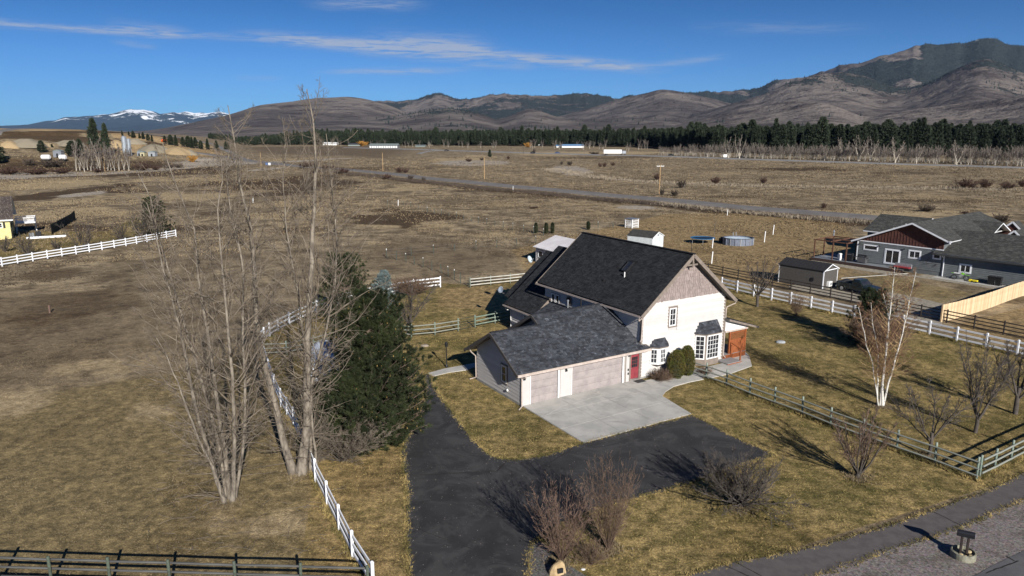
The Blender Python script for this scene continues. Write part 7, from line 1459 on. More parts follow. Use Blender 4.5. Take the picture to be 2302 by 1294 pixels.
for s_ in (-1, 1):
    MB().bx(-.42, .16, s_ * .80 - .02, s_ * .80 + .04 * s_ + .02, 1.22, 1.60).build('side_window', M_glass, TK); MB().bx(-.98 + .32, -.46, s_ * .81 - .02, s_ * .81 + .04 * s_ + .01, 1.22, 1.58).build('side_window', M_glass, TK)
    MB().bx(-2.78, -.76, s_ * .95 - .05, s_ * .95 + .05, .5, 1.16, bev=.02).build('bed_side', M_tp, TK)
    for x in (-1.95, 1.75):
        wl = MB().tube([(x, s_ * .78, .40), (x, s_ * 1.0, .40)], .40, 20).build('wheel', M_rub, TK); MB().tube([(x, s_ * .99, .40), (x, s_ * 1.015, .40)], .23, 14).build('rim', M_pipe, wl)
        fl = MB(); n_ = 10; fl.v = []; 
        pts_ = [(x + .50 * math.cos(math.pi * k / n_), s_ * .97, .42 + .50 * math.sin(math.pi * k / n_)) for k in range(n_ + 1)]; MB().tube(pts_, .05, 5).build('wheel_flare', M_tp, TK)
    MB().bx(2.62, 2.74, s_ * .68 - .14, s_ * .68 + .14, .72, .90, bev=.02).build('headlight', mat('headlight_lens', (.8, .82, .85), rough=.15), TK); MB().bx(.72, .86, s_ * 1.02 - .08, s_ * 1.02 + .08, 1.14, 1.32, bev=.03).build('mirror', M_dark, TK)
MB().add([(.28, -.74, 1.73), (.28, .74, 1.73), (.93, .80, 1.17), (.93, -.80, 1.17), (.30, -.74, 1.75), (.30, .74, 1.75), (.96, .80, 1.18), (.96, -.80, 1.18)], [(0, 3, 2, 1), (4, 5, 6, 7), (0, 1, 5, 4), (1, 2, 6, 5), (2, 3, 7, 6), (3, 0, 4, 7)]).build('windscreen', M_glass, TK)
MB().bx(-2.78, -.76, -.9, .9, .62, .70).build('bed_floor', M_dark, TK); MB().bx(-2.82, -2.74, -.9, .9, .5, 1.14, bev=.02).build('tailgate', M_tp, TK); MB().bx(-2.95, -2.82, -.85, .85, .42, .6, bev=.02).build('bumper', M_pipe, TK); MB().bx(2.72, 2.84, -.88, .88, .42, .62, bev=.03).build('bumper', M_pipe, TK); MB().bx(2.70, 2.76, -.5, .5, .66, .86).build('grille', M_dark, TK)
t = empty('load', 'dark tarped load heaped in the truck bed', 'load', (tp0[0] - 1.75 * math.cos(rad(62)), tp0[1] + 1.75 * math.sin(rad(62)), .72), rad(-62)); r_ = random.Random(3)
b = MB(); vs = []; 
for i in range(7):
    for j in range(5): vs.append((-.85 + i * .28, -.75 + j * .37, .25 + .38 * math.sin(math.pi * i / 6) * math.sin(math.pi * j / 4) + r_.uniform(-.04, .16)))
b.add(vs, [(i * 5 + j, i * 5 + 5 + j, i * 5 + 6 + j, i * 5 + 1 + j) for i in range(6) for j in range(4)]); b.build('tarp', mat('crumpled_dark_tarp', (.03, .032, .035), rough=.5), t); MB().bx(-.8, .8, -.7, .7, .0, .25).build('crate', M_dark, t)
t = empty('yellow_chair', 'yellow metal chair between the shed and the truck bed', 'chair', (*G(1888, 651)[:2], .02), rad(30)); b = MB()
MB().bx(-.25, .25, -.25, .25, .42, .46).build('seat', M_yel, t); MB().tube([(-.22, .25, .44), (-.22, .32, 1.0), (.22, .32, 1.0), (.22, .25, .44)], .02, 6).build('backrest', M_yel, t)
for x in (-.22, .22):
    for y in (-.22, .22): MB().tube([(x, y, .44), (x, y, 0)], .018, 6).build('leg', M_yel, t)
# ------------------------------------------------------------------ yellow house at the left edge
YH = empty('yellow_house', 'yellow house with brown shingle roof cut by the left edge', 'house', (*huv(-35.15, 114.0), 0), TH)
M_yel2 = mat('pale_yellow_siding', (.62, .56, .27), (.54, .48, .23), rough=.75, scale=1.2); M_brroof = mat('brown_shingles', (.075, .058, .050), (.050, .040, .036), rough=.95, scale=1.5, tint=.4)
b = MB(); b.prism([(0, 0, -.2), (0, 9, -.2), (0, 9, 3.8), (0, 4.5, 7.0), (0, 0, 3.8)], (-13, 0, 0)); b.build('wall', M_yel2, YH)
for k in range(16): MB().bx(-13, 0, -.03, 0, .0 + k * .24, .225 + k * .24).build('siding_board', M_yel2, YH)
def yr(pts, s_): return roof_plane(YH, pts, M_brroof, M_ntrim, course=.25, tab=.8, seed=s_, thick=.16)
yr([(-13.5, -.55, 3.55), (.6, -.55, 3.55), (.6, 4.5, 7.2), (-13.5, 4.5, 7.2)], 61); yr([(.6, 9.55, 3.55), (-13.5, 9.55, 3.55), (-13.5, 4.5, 7.2), (.6, 4.5, 7.2)], 62)
MB().bx(-13.5, .55, -.68, -.58, 3.30, 3.45).build('gutter', M_ntrim, YH)
window(YH, (0, 0, 0), 0, -1.9, 2.05, -1.1, 2.95, 2, 2, fw=.10, mf=M_ntrim); 
for a, nm in ((-2.25, 'shutter'), (-1.0, 'shutter')): MB().bx(a, a + .3, -.07, -.03, 2.0, 3.0).build(nm, M_dark, YH)
for (a, z) in ((6.2, 1.7), (2.6, 1.8), (5.0, .3), (2.2, .3)): window(YH, (0, 0, 0), rad(90), a, z, a + .7, z + (1.4 if z > 1 else .5), 1, 1, fw=.05, mf=M_dark)
MB().bx(.02, .14, .5, .62, 3.5, 3.7).build('floodlight', M_white, YH); MB().tube([(-3.2, 2.4, 5.5), (-3.2, 2.4, 6.4)], .07, 8).build('roof_vent', M_white, YH)
YD = empty('raised_deck', 'white railed raised deck behind the yellow house', 'deck', (*huv(-34.9, 121.5), 0), TH)
MB().bx(0, 3.2, 0, 3.4, 1.85, 2.0).build('deck_floor', M_ntrim, YD)
for x in (.1, 3.1):
    for y in (.1, 3.3): MB().bx(x - .07, x + .07, y - .07, y + .07, 0, 2.95).build('post', M_ntrim if y > 1 or x < 1 else M_dark, YD)
for a, c in (((0, .02), (3.2, .02)), ((3.18, 0), (3.18, 3.4)), ((0, 3.38), (3.2, 3.38))):
    for z in (2.12, 2.9): MB().bar((*a, z), (*c, z), .06, .08).build('rail', M_ntrim, YD)
    n_ = int(math.dist(a, c) / .16)
    for k in range(1, n_): MB().bx(-.02, .02, -.02, .02, 2.1, 2.9).build('baluster', M_ntrim, YD, loc=(a[0] + (c[0] - a[0]) * k / n_, a[1] + (c[1] - a[1]) * k / n_, 0))
tag(MB().bx(-.45, .45, -.4, .4, 0, .85, bev=.03).build('condenser_unit', M_dark, loc=(*G(87, 531)[:2], 0), rz=TH), 'dark condenser unit beside the low white wall of the yellow house', 'air conditioner')
tag(MB().bx(-.4, .4, -.35, .35, 0, .8, bev=.03).build('condenser_unit', mat('grey_unit', (.2, .21, .22)), loc=(*G(72, 533)[:2], 0), rz=TH), 'grey condenser unit nearest the yellow house wall', 'air conditioner')
t = MB().bx(0, 6.0, -.15, .15, 0, .35).build('garden_wall', M_ntrim, loc=(*G(60, 537)[:2], 0), rz=rad(28)); tag(t, 'low white garden wall in front of the raised deck', 'wall')
cf = empty('screen_fence', 'dark mesh screen fence curving back from the yellow house', 'fence', (*G(117, 527)[:2], 0)); c0_ = G(117, 527)[:2]
cp = resample(g2([(117, 527), (133, 517), (150, 507), (162, 500), (170, 492)]), 2.0)
M_mesh = mat('dark_green_mesh', (.055, .06, .035), (.035, .04, .024), rough=.9, scale=3)
for p, q in zip(cp, cp[1:]):
    MB().bar((*(p - c0_), .95), (*(q - c0_), .95), .03, 1.8).build('mesh_panel', M_mesh, cf); MB().bx(-.04, .04, -.04, .04, 0, 2.0).build('post', M_dark, cf, loc=(*(p - c0_), 0))
# ------------------------------------------------------------------ yard things
x, y, z = P(1004, 825); t = empty('lamp_post', 'black garden lamp post beside the back walk', 'lamp post', (x, y, 0))
MB().lathe([(.13, 0), (.12, .12), (.06, .22), (.045, .4), (.04, 1.65), (.06, 1.7)], n=12).build('post', M_dark, t, smooth=True); ln_ = MB().lathe([(.06, 1.70), (.12, 1.78), (.13, 1.98), (.15, 2.0), (.07, 2.10), (.015, 2.14)], n=8).build('lantern', M_dark, t); MB().lathe([(.115, 1.79), (.125, 1.97)], n=8).build('lantern_glass', M_glass, t)
# mailbox in its tub
x, y, z = P(2164, 1252); t = empty('mailbox', 'black mailbox on a twin plank post standing in a round stone planter', 'mailbox', (x, y, .02), rad(-28))
b = MB(); b.lathe([(.50, -.05), (.50, .28), (.46, .30), (.44, .30), (.43, .16), (.001, .15)], n=26); b.build('planter_ring', mat('mossy_concrete_tub', (.27, .26, .20), (.16, .15, .11), rough=.95, scale=5, bump=.5), t)
for s_ in (-.12, .12): MB().bx(s_ - .045, s_ + .045, -.075, .075, .1, 1.02, bev=.008).build('post_plank', mat('dark_stained_plank', (.035, .025, .022)), t)
MB().bx(-.34, .34, -.1, .1, 1.0, 1.04).build('shelf', M_dark, t)
b = MB(); vs = []; n_ = 12
for xx in (-.33, .33): vs += [(xx, -.12, 1.04), (xx, .12, 1.04)] + [(xx, .12 * math.cos(math.pi * k / n_), 1.15 + .12 * math.sin(math.pi * k / n_)) for k in range(n_ + 1)]
m_ = n_ + 3; b.add(vs, [tuple(range(m_ - 1, -1, -1)), tuple(range(m_, 2 * m_))] + [(i, (i + 1) % m_, m_ + (i + 1) % m_, m_ + i) for i in range(m_)]); b.build('box', mat('black_mailbox_enamel', (.015, .015, .018), rough=.3, spec=.5), t)
MB().bx(.325, .345, -.115, .115, 1.05, 1.2).build('door', M_pipe, t)
for k, (dx, dy, s_) in enumerate(((.15, -.30, .13), (-.22, -.18, .11), (.30, .05, .12), (-.1, -.32, .08))):
    st = MB().lathe([(.001, 0), (s_ * .9, .02), (s_, .06), (s_ * .6, .11), (.001, .12)], n=9).build('tub_stone', mat('yellow_sandstone', (.52, .42, .24), (.40, .31, .17), rough=.9, scale=6), loc=(x + dx, y + dy, .17)); tag(st, ('largest pale yellow stone in the mailbox planter', 'pale stone at the left rim of the mailbox planter', 'pale stone behind the mailbox post', 'smallest pale stone in the mailbox planter')[k], 'stone')
# boulder with plaque
x, y, z = P(1254, 1289); rng = np.random.RandomState(5); b = MB(); prof = [(.001, .0), (.40, .0), (.43, .18), (.37, .38), (.20, .52), (.001, .56)]; b.lathe(prof, n=11, sx=1.0, sy=.55)
b.v = [(vx * (1 + .18 * math.sin(vx * 9 + vz * 5)), vy * (1 + .15 * math.sin(vy * 11 + vx * 4)), vz * (1 + .14 * math.sin(vx * 7))) for vx, vy, vz in b.v]
t = b.build('boulder', mat('golden_sandstone', (.50, .37, .21), (.34, .24, .13), rough=.9, scale=2.5, bump=.7, bscale=9), loc=(x, y, 0), rz=rad(20)); tag(t, 'golden sandstone boulder with dark plaque at the drive mouth', 'boulder'); MB().bx(-.12, .12, -.30, -.235, .2, .40).build('plaque', M_dark, t)
MB().bx(.0, 0.5, 0, .5, 0, .01)
for i, (px, py, s_, lab) in enumerate(((1311, 1280, .10, 'small white rock right of the boulder'), (955, 778, .35, 'small stone ring planter under the bare tree behind the spruce'), (1755, 770, .42, 'flat grey stone lying in the side lawn'))):
    x, y, z = P(px, py); b = MB().lathe([(.001, 0), (s_, 0), (s_ * 1.05, s_ * .2), (s_ * .75, s_ * .42), (.001, s_ * .45)], n=9, sy=.7); tag(b.build('rock', mat('rock_%s' % 'abc'[i], ((.7, .7, .68), (.30, .25, .20), (.34, .36, .38))[i], rough=.9, scale=6), loc=(x, y, .0)), lab, 'rock')
# covered trailer
x, y, z = P(727, 866); t = empty('covered_trailer', 'white covered camper trailer parked under the bare branches', 'trailer', (x, y, 0), rad(10)); b = MB(); vs = []; n_ = 8
M_cover = mat('white_fabric_cover', (.66, .69, .74), (.48, .52, .58), rough=.7, scale=1.2, detail=8, bump=.5, bscale=6, lo=.42, hi=.58)
for yy, k in ((0, .80), (.35, 1.0), (1.8, 1.03), (4.2, 1.0), (4.7, .85)):
    vs += [(-1.05 * k, yy, .35), (1.05 * k, yy, .35), (1.10 * k, yy, 1.7 * (k * .4 + .6))] + [(1.10 * k * math.cos(math.pi * j / n_), yy, (1.75 + .55 * math.sin(math.pi * j / n_)) * (k * .35 + .65)) for j in range(1, n_)] + [(-1.10 * k, yy, 1.7 * (k * .4 + .6))]
m_ = n_ + 3; b.add(vs, [tuple(range(m_ - 1, -1, -1)), tuple(range(4 * m_, 5 * m_))] + [(r * m_ + i, r * m_ + (i + 1) % m_, (r + 1) * m_ + (i + 1) % m_, (r + 1) * m_ + i) for r in range(4) for i in range(m_)]); b.build('cover', M_cover, t, smooth=False)
MB().bar((-1.12, .36, 1.2), (1.12, .36, 1.2), .02, .05).build('strap', M_dark, t)
for s_ in (-.95, .95): MB().tube([(s_ - .1, 2.4, .33), (s_ + .1, 2.4, .33)], .33, 14).build('wheel', M_rub, t)
MB().bx(-.06, .06, -1.1, .1, .38, .48).build('drawbar', M_dark, t)
x, y, z = P(112, 703); tag(MB().tube([(0, 0, 0), (0, 0, .75)], .09, 8).lathe([(.11, .7), (.11, .8), (.02, .84)], n=8).build('well_head', mat('rusty_well_pipe', (.16, .10, .08)), loc=(x, y, 0)), 'rusty well pipe standing in the left pasture', 'well pipe')
# trampoline, pool, cage, guards
x, y, z = P(1579, 546); t = empty('trampoline', 'round blue trampoline in the far yard', 'trampoline', (x, y, 0)); MB().lathe([(.001, .86), (1.75, .86), (1.75, .88), (.001, .88)], n=30).build('mat', mat('black_blue_mat', (.01, .03, .06), rough=.6), t)
MB().lathe([(1.72, .90), (2.05, .90), (2.05, .95), (1.72, .95), (1.72, .90)], n=30).build('padding', mat('bright_blue_padding', (.02, .16, .34), rough=.4), t)
for k in range(6): a = k * math.pi / 3 + .3; MB().tube([(1.95 * math.cos(a), 1.95 * math.sin(a), 0), (1.95 * math.cos(a), 1.95 * math.sin(a), .9)], .03, 6).build('leg', M_pipe, t)
x, y, z = P(1663, 551); t = empty('swimming_pool', 'oval above ground pool with blue grey ribbed wall', 'pool', (x, y + 1.0, 0)); t.scale = (1.24, 1.0, 1); M_pw = mat('blue_grey_pool_wall', (.17, .19, .24), (.12, .135, .175), rough=.6)
MB().lathe([(2.0, 0), (2.0, 1.15), (1.95, 1.15), (1.95, .05)], n=36).build('wall', M_pw, t); MB().lathe([(1.90, 1.15), (2.08, 1.15), (2.08, 1.21), (1.90, 1.21), (1.90, 1.15)], n=36).build('top_rail', mat('dark_pool_rail', (.08, .09, .11)), t); MB().lathe([(.001, .98), (1.94, .98), (1.94, 1.0), (.001, 1.02)], n=30).build('winter_cover', mat('white_ice_cover', (.70, .80, .85), (.35, .55, .68), rough=.25, scale=.7, lo=.3, hi=.5), t)
for k in range(18): a = k * math.pi / 9 + .1; MB().bx(-.05, .05, -.05, .05, 0, 1.15).build('upright', M_pipe if k % 2 else M_pw, t, loc=(2.04 * math.cos(a), 2.04 * math.sin(a), 0), rz=a)
b = MB(); b.tube([(-.2, 1.9, 0), (-.2, 1.9, 1.8), (-.2, 2.3, 1.8), (-.2, 2.4, 0)], .025, 5).tube([(.2, 1.9, 0), (.2, 1.9, 1.8), (.2, 2.3, 1.8), (.2, 2.4, 0)], .025, 5); b.build('ladder', M_pipe, t, kind='stuff')
x, y, z = P(1627, 544); tag(MB().bx(-.8, .8, -.4, .4, 0, .75, bev=.05).bx(-.5, .2, -.3, .3, .75, .95).build('pump_box', M_dark, loc=(x, y, 0), rz=.4), 'dark pump box left of the pool', 'pump')
x, y, z = P(1420, 511); t = empty('garden_cage', 'white lattice cage with dark flat roof in the far yard', 'cage', (x, y, 0), rad(38)); 
for px_, py_ in ((-.9, -.9), (.9, -.9), (.9, .9), (-.9, .9)): MB().bx(px_ - .06, px_ + .06, py_ - .06, py_ + .06, 0, 1.8).build('post', M_white, t)
MB().bx(-1.05, 1.05, -1.05, 1.05, 1.8, 1.88).build('roof', mat('blue_grey_roof_sheet', (.16, .18, .22)), t); 
for s_ in (-1, 1):
    b = MB(); b2 = MB()
    for k in range(5): b.bx(-.9 + k * .36 + .15, -.9 + k * .36 + .23, s_ * .9 - .02, s_ * .9 + .02, .0, 1.8); b2.bx(s_ * .9 - .02, s_ * .9 + .02, -.9 + k * .36 + .15, -.9 + k * .36 + .23, .0, 1.8)
    for k in range(3): b.bx(-.9, .9, s_ * .9 - .035, s_ * .9 - .02, .4 + k * .5, .48 + k * .5); b2.bx(s_ * .9 - .035, s_ * .9 - .02, -.9, .9, .4 + k * .5, .48 + k * .5)
    b.build('lattice', M_white, t); b2.build('lattice', M_white, t)
for px, py, h_, lab in ((1634.6, 484, 1.35, 'white tree guard tube nearest the ditch'), (1737.5, 527, 1.8, 'white tree guard tube furthest right in the far yard'), (1718, 544, 1.9, 'white tree guard tube right of the pool'), (1601, 557.5, 1.6, 'white tree guard tube right below the trampoline'), (1599.5, 592, 1.75, 'white tree guard tube nearest the brown rail fence'), (569, 455, 1.6, 'lone white marker tube in the left meadow'), (1153, 429, 1.6, 'white marker post beside the ditch'), (895, 462, 1.5, 'white topped post by the old field fence')):
    x, y, z = P(px, py); t = empty('tree_guard', lab, 'tree guard', (x, y, z)); MB().tube([(0, 0, 0), (.08, 0, h_)], .085, 8).build('tube', M_white, t); 
    if px in (1737.5, 1634.6, 1718): MB().tube([(.08, 0, h_), (.14, .03, h_ + 1.5)], .02, 4).build('sapling', M_twig_d, t)
x, y, z = P(1606, 530); bare_plant('sapling', 'thin young sapling standing behind the trampoline', 'tree', (x, y, z), M_twig, M_twig, seed=111, h=4.2, stems=3, spread=10, trunk=1.6, r0=.045, m1=8, m2=2, m3=0, twig=.3, thick=.014, pt='trunk', pc='crown')
x, y, z = P(1888, 527)
x, y, z = (*nloc(9.5, 15.0), 0); tag(MB().lathe([(.12, 2.7), (.10, 3.1), (.16, 3.3), (.05, 3.6)], n=8).tube([(0, 0, 0), (0, 0, 2.7)], .05, 6).build('garden_ornament', M_pipe, loc=(x - 4.2, y + 1.5, 0)), 'grey pole ornament behind the pergola', 'ornament')
# ------------------------------------------------------------------ utility poles
M_pole = mat('tan_utility_pole', (.42, .28, .14), (.32, .21, .11), rough=.85, scale=3, stretch=(1, 1, .2))
for px, py, tp, lab in ((1482, 434, 370, 'nearest tan utility pole with twin crossarm beside the county road'), (1089, 402, 352, 'second tan utility pole beside the county road'), (861, 384, 343, 'third tan utility pole, behind the tall cottonwood'), (236, 384, 343, 'tan utility pole standing in the bare grove'), (1398, 366, 354, 'small distant pole by the highway in front of the truck trailer'), (1176, 346, 330, 'thin dark pole beside the highway'), (1085, 340, 326, 'thin dark pole left of the highway bend'), (1977, 368, 328, 'dark pole at the highway among the cottonwoods'), (967, 338, 322, 'thin pole near the farm lane'), (587, 372, 342, 'pole by the bend of the county road')):
    x, y, z = P(px, py); d = ray(px, tp); h = CAM_H + d[2] * y / d[1] - z; t = empty('utility_pole', lab, 'pole', (x, y, z), rad(12)); mm = M_pole if px in (1482, 1089, 861, 236, 587) else M_dark
    MB().tube([(0, 0, 0), (0, 0, h)], [.17, .11], 8).build('pole', mm, t)
    if px == 1482: MB().bx(-1.2, 1.2, -.06, .06, h - .5, h - .36).build('crossarm', M_white, t); [MB().lathe([(.05, 0), (.07, .1), (.03, .2)], n=6).build('insulator', M_white, t, loc=(xx, 0, h - .36)) for xx in (-1.1, -.4, .4, 1.1)]
# quarry: silos, tanks, piles
M_greyr = mat('grey_green_roof', (.20, .23, .22), rough=.6)
x, y, z = P(282, 350); M_silo = mat('silver_silo', (.36, .39, .43), (.27, .30, .33), rough=.4, metallic=.3); D_ = math.hypot(x, y)
def silo(label, dx, r, h, z0=4.0):
    t = empty('silo', label, 'silo', (x + dx, y, z), 0); MB().lathe([(.4, z0 - 2.5), (r, z0), (r, h - r * .6), (r * .4, h), (.05, h + .2)], n=18).build('tank', M_silo, t, smooth=False)
    for k in range(4): a = k * math.pi / 2 + .78; MB().tube([(r * .9 * math.cos(a), r * .9 * math.sin(a), 0), (r * .9 * math.cos(a), r * .9 * math.sin(a), z0 + 1)], .18, 6).build('leg', M_dark, t)
    MB().tube([(r + .3, 0, 0), (r + .3, 0, h)], .15, 6).build('ladder', M_pipe, t)
KS = D_ * 38 / 1600 / 15.5; silo('larger silver silo at the quarry', 0, 1.7 * KS, 15.5 * KS, 4 * KS); silo('slimmer white silo right of the larger one', 3.6 * KS, 1.1 * KS, 13.5 * KS, 5 * KS)
for px, py, w_, h_, m_, lab in ((316, 350, 2.4, 2.6, M_pipe, 'small white tank right of the silos'), (323, 350.5, 2.6, 2.3, mat('pale_yellow_hut', (.42, .38, .24)), 'pale yellow hut right of the silos'), (344, 351, 4.2, 2.6, mat('grey_hut', (.28, .30, .32)), 'grey hut furthest right of the silos'), (133, 353, 4.6, 3.6, M_pipe, 'grey box building above the white tank trailers')):
    xx, yy, zz = P(px, py); t = empty('quarry_hut', lab, 'hut', (xx, yy, zz)); MB().bx(-w_ / 2, w_ / 2, -1.6, 1.6, 0, h_).build('wall', m_, t); MB().prism([(-w_ / 2 - .2, -1.8, h_), (w_ / 2 + .2, -1.8, h_), (0, -1.8, h_ + .7)], (0, 3.6, 0)).build('roof', M_greyr, t); MB().bx(-.5, .5, -1.64, -1.6, 0, h_ * .6).build('door', M_dark, t)
for px, w_, lab in ((104, 19, 'left white tank trailer parked on the bank'), (142, 15, 'right white tank trailer parked on the bank')):
    xx, yy, zz = P(px, 362); w_ = w_ * yy / FPX; t = empty('tank_trailer', lab, 'trailer', (xx, yy, zz)); MB().tube([(-w_ / 2, 0, 2.3), (-w_ / 2 + .5, 0, 2.3), (w_ / 2 - .5, 0, 2.3), (w_ / 2, 0, 2.3)], [.9, 1.35, 1.35, .9], 12).build('tank', M_white, t)
    for k in (-w_ * .35, -w_ * .28, w_ * .3): MB().tube([(k, -1.2, .55), (k, -.7, .55)], .55, 10).build('wheel', M_rub, t)
    MB().bx(-w_ / 2, w_ / 2, -.5, .5, .6, 1.0).build('frame', M_dark, t)
M_sand = mat('ochre_sand', (.34, .25, .14), (.27, .195, .11), rough=1, scale=.1); M_sand2 = mat('grey_gravel_pile', (.235, .20, .145), (.19, .165, .12), rough=1, scale=.1)
for px, py, w_, h_, m_, lab in ((22, 330, 56, 13, M_sand, 'sharp ochre sand pile near the left edge'), (60, 322, 84, 10, M_sand2, 'broad flat topped grey gravel pile on the left'), (155, 322, 70, 7, M_sand2, 'low grey pile left of the tall pines'), (262, 325, 50, 10, M_sand, 'sand pile just right of the tall pines'), (302, 322, 48, 10, M_sand2, 'grey pile behind the silos'), (345, 340, 90, 15, M_sand2, 'grey brown pile right of the silos'), (395, 344, 90, 13, M_sand, 'ochre bank at the foot of the crest'), (425, 346, 50, 10, M_sand2, 'rounded brown pile above the orange willow')):
    xx, yy, zz = P(px, py); k = w_ * yy / FPX / 2 * .9; hz = h_ * yy / FPX; flat = .22 if px in (60, 155, 302) else .08; b = MB(); n_ = 22
    for (rr2, zf) in ((1.25, -.9), (1.0, 0), (.75, .34), (.5, .66), (flat + .12, .95), (flat, 1.0)):
        for j in range(n_): a = j * 2 * math.pi / n_; q = 1 + .16 * math.sin(a * 3 + px) + .08 * math.sin(a * 7); b.v.append((k * rr2 * q * math.cos(a), k * .8 * rr2 * q * math.sin(a), hz * zf * (1 + .06 * math.sin(a * 5))))
    for r in range(5):
        for j in range(n_): b.f.append((r * n_ + j, r * n_ + (j + 1) % n_, (r + 1) * n_ + (j + 1) % n_, (r + 1) * n_ + j)); b.mi.append(0); b.t.append(.5)
    b.f.append(tuple(5 * n_ + j for j in range(n_))); b.mi.append(0); b.t.append(.5); o = b.build('gravel_pile', m_, loc=(xx, yy, zz), smooth=True); tag(o, lab, 'pile')
xx, yy, zz = P(369, 319); tag(MB().lathe([(.6, 0), (2.2, .6), (1.6, 1.9), (.2, 2.4)], n=10).build('orange_tank', mat('bright_orange_paint', (.75, .12, .03)), loc=(xx, yy, zz)), 'small bright orange tank on the quarry crest', 'tank')
# far barns and vehicles
def far_barn(px, py, wpx, hpx, mr, mw, lab, dep=14, bays=0, roofh=.45):
    x, y, z = P(px, py); s_ = y / FPX; W_ = wpx * s_; h = hpx * s_ * .92; t = empty('far_barn', lab, 'barn', (x, y, z)); hw_ = h * (1 - roofh)
    MB().bx(-W_ / 2, W_ / 2, 0, dep, 0, hw_).build('wall', mw, t); b = MB(); b.prism([(-W_ / 2 - .5, -.8, hw_), (-W_ / 2 - .5, dep + .8, hw_), (-W_ / 2 - .5, dep / 2, h)][::-1], (W_ + 1, 0, 0)); b.build('roof', mr, t)
    for k in range(bays):
        xx = -W_ / 2 + W_ * (k + .5) / bays; MB().bx(xx - W_ / bays * .32, xx + W_ / bays * .32, -.15, 0, 0, hw_ * .8).build('door', M_white, t)
    return t
M_bluer = mat('blue_metal_roof', (.16, .30, .48), rough=.4); far_barn(862, 332, 62, 10, M_greyr, mat('mid_grey_wall', (.25, .26, .27)), 'long white and grey barn with a row of bay doors', 16, 12); far_barn(1288, 331.5, 48, 8, M_bluer, M_white, 'white barn with blue roof before the forest', 16, 0); far_barn(1264, 331, 26, 6, M_bluer, M_white, 'smaller blue roofed barn left of the larger one', 10)
far_barn(1212, 326, 12, 6, M_white, M_white, 'tiny white shed at the forest foot', 8); far_barn(1188, 327, 18, 7, mat('rusty_roof', (.30, .15, .06)), mat('rusty_wall', (.25, .14, .07)), 'rust brown cabin at the forest foot', 8); far_barn(741, 326, 30, 7, M_white, M_white, 'low white hoop barn behind the tall cottonwood', 14)
far_barn(968, 327, 12, 8, M_greyr, mat('brown_cabin', (.15, .12, .09)), 'small brown house at the forest foot', 10); far_barn(945, 330, 22, 5, M_greyr, M_greyr, 'low grey building left of the small brown house', 10); far_barn(796, 328, 26, 7, mat('dark_roof_a', (.05, .05, .06)), M_greyr, 'dark roofed building left of the long barn', 12)
x, y, z = P(1379, 349); t = empty('semi_trailer', 'white box semi trailer travelling on the highway', 'trailer', (x, y, z + .5), rad(-4)); MB().bx(-8, 6.6, -1.3, 1.3, 1.1, 4.2).build('box', M_white, t); MB().bx(6.9, 10.2, -1.2, 1.2, .7, 3.4, bev=.4).build('cab', M_pipe, t)
for k in (-6.5, -5.2, 6.2, 9.3): MB().tube([(k, -1.25, .52), (k, -.8, .52)], .52, 10).build('wheel', M_rub, t)
def far_car(px, py, m_, lab, L=4.6):
    x, y, z = P(px, py); t = empty('car', lab, 'car', (x, y, z + .5), rad(-4)); MB().bx(-L / 2, L / 2, -.9, .9, .35, .95, bev=.15).build('body', m_, t); MB().bx(-L * .28, L * .22, -.8, .8, .95, 1.5, bev=.2).build('cabin', M_glass, t)
    for k in (-L * .32, L * .32): MB().tube([(k, -.95, .34), (k, -.7, .34)], .34, 10).build('wheel', M_rub, t)
far_car(1198, 345, M_tp, 'dark car on the highway left of the semi trailer'); far_car(1253, 345.5, mat('blue_car_paint', (.05, .09, .2), rough=.3), 'blue car on the highway close behind the semi trailer'); far_car(1508, 351.5, M_tp, 'dark car on the highway right of the semi trailer'); far_car(1666, 356.5, M_dark, 'black truck on the highway beside the pale cottonwoods', 5.4); far_car(1004, 340, M_dark, 'dark car at the left bend of the highway')
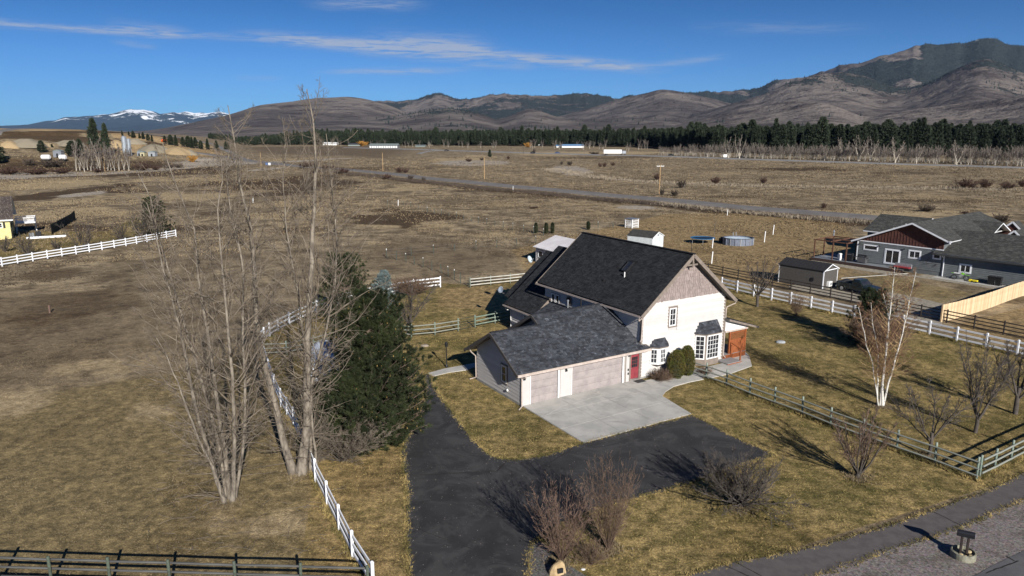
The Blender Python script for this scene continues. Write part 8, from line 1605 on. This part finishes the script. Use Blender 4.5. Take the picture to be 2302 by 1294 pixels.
x, y, z = P(1630, 356); t = empty('roadside_sign', 'white roadside board beside the highway', 'sign', (x, y, z)); MB().bx(-1.3, 1.3, -.06, .06, 1.0, 2.9).build('board', M_white, t); MB().bx(-.9, -.8, -.04, .06, 0, 1.0).build('post', M_dark, t); MB().bx(.8, .9, -.04, .06, 0, 1.0).build('post', M_dark, t)
for px, py, lab in ((600, 371, 'blue bin at the bend of the county road'), (606, 371, 'white bin beside the blue one at the road bend')):
    x, y, z = P(px, py); t = tag(MB().bx(-.7, .7, -.5, .5, 0, 1.4, bev=.1).build('roadside_bin', mat('bin_paint_' + ('a' if px < 603 else 'b'), (.08, .14, .30) if px < 603 else (.7, .7, .7)), loc=(x, y, z)), lab, 'bin')
# fallen twigs and scraps in the near pasture
rngt = np.random.RandomState(77); n_ = 90; q0 = np.array([P(a_, b_) for a_, b_ in zip(rngt.uniform(330, 760, n_), rngt.uniform(1085, 1250, n_))]); a_ = rngt.rand(n_) * 6.28
pp, rr3 = grow(rngt, q0 + [0, 0, .05], np.stack([np.cos(a_), np.sin(a_), 0 * a_], 1), rngt.uniform(.3, 1.6, n_), np.full(n_, .014), np.full(n_, .006), 5, .15, 0.0); pp[:, :, 2] = .05
V, F = tubes(pp, rr3, 4); mkobj('fallen_twigs', npmesh('fallen_twigs', V, F, M_twig), label='fallen grey twigs lying in the pasture below the cottonwoods', kind='stuff')
# haze: one even box of air round everything, sky outside
hz_m = bpy.data.materials.new('thin_air'); hz_m.use_nodes = True; nt = NT(hz_m.node_tree); pv = nt.new('ShaderNodeVolumePrincipled', ins={'Color': (.40, .62, 1.0, 1), 'Density': 1.0e-5, 'Anisotropy': 0.0}); nt.new('ShaderNodeOutputMaterial', ins={'Volume': pv.outputs[0]})
HAZE = MB().bx(-26000, 26000, -20000, 31500, -80, 1900).build('haze', hz_m, kind='stuff'); HAZE['label'] = 'thin bluish air'
print('script seconds', round(time.time() - T0, 1), 'objects', len(bpy.data.objects), 'tris approx', sum(len(o.data.loops) - 2 * len(o.data.polygons) for o in bpy.data.objects if o.type == 'MESH'))
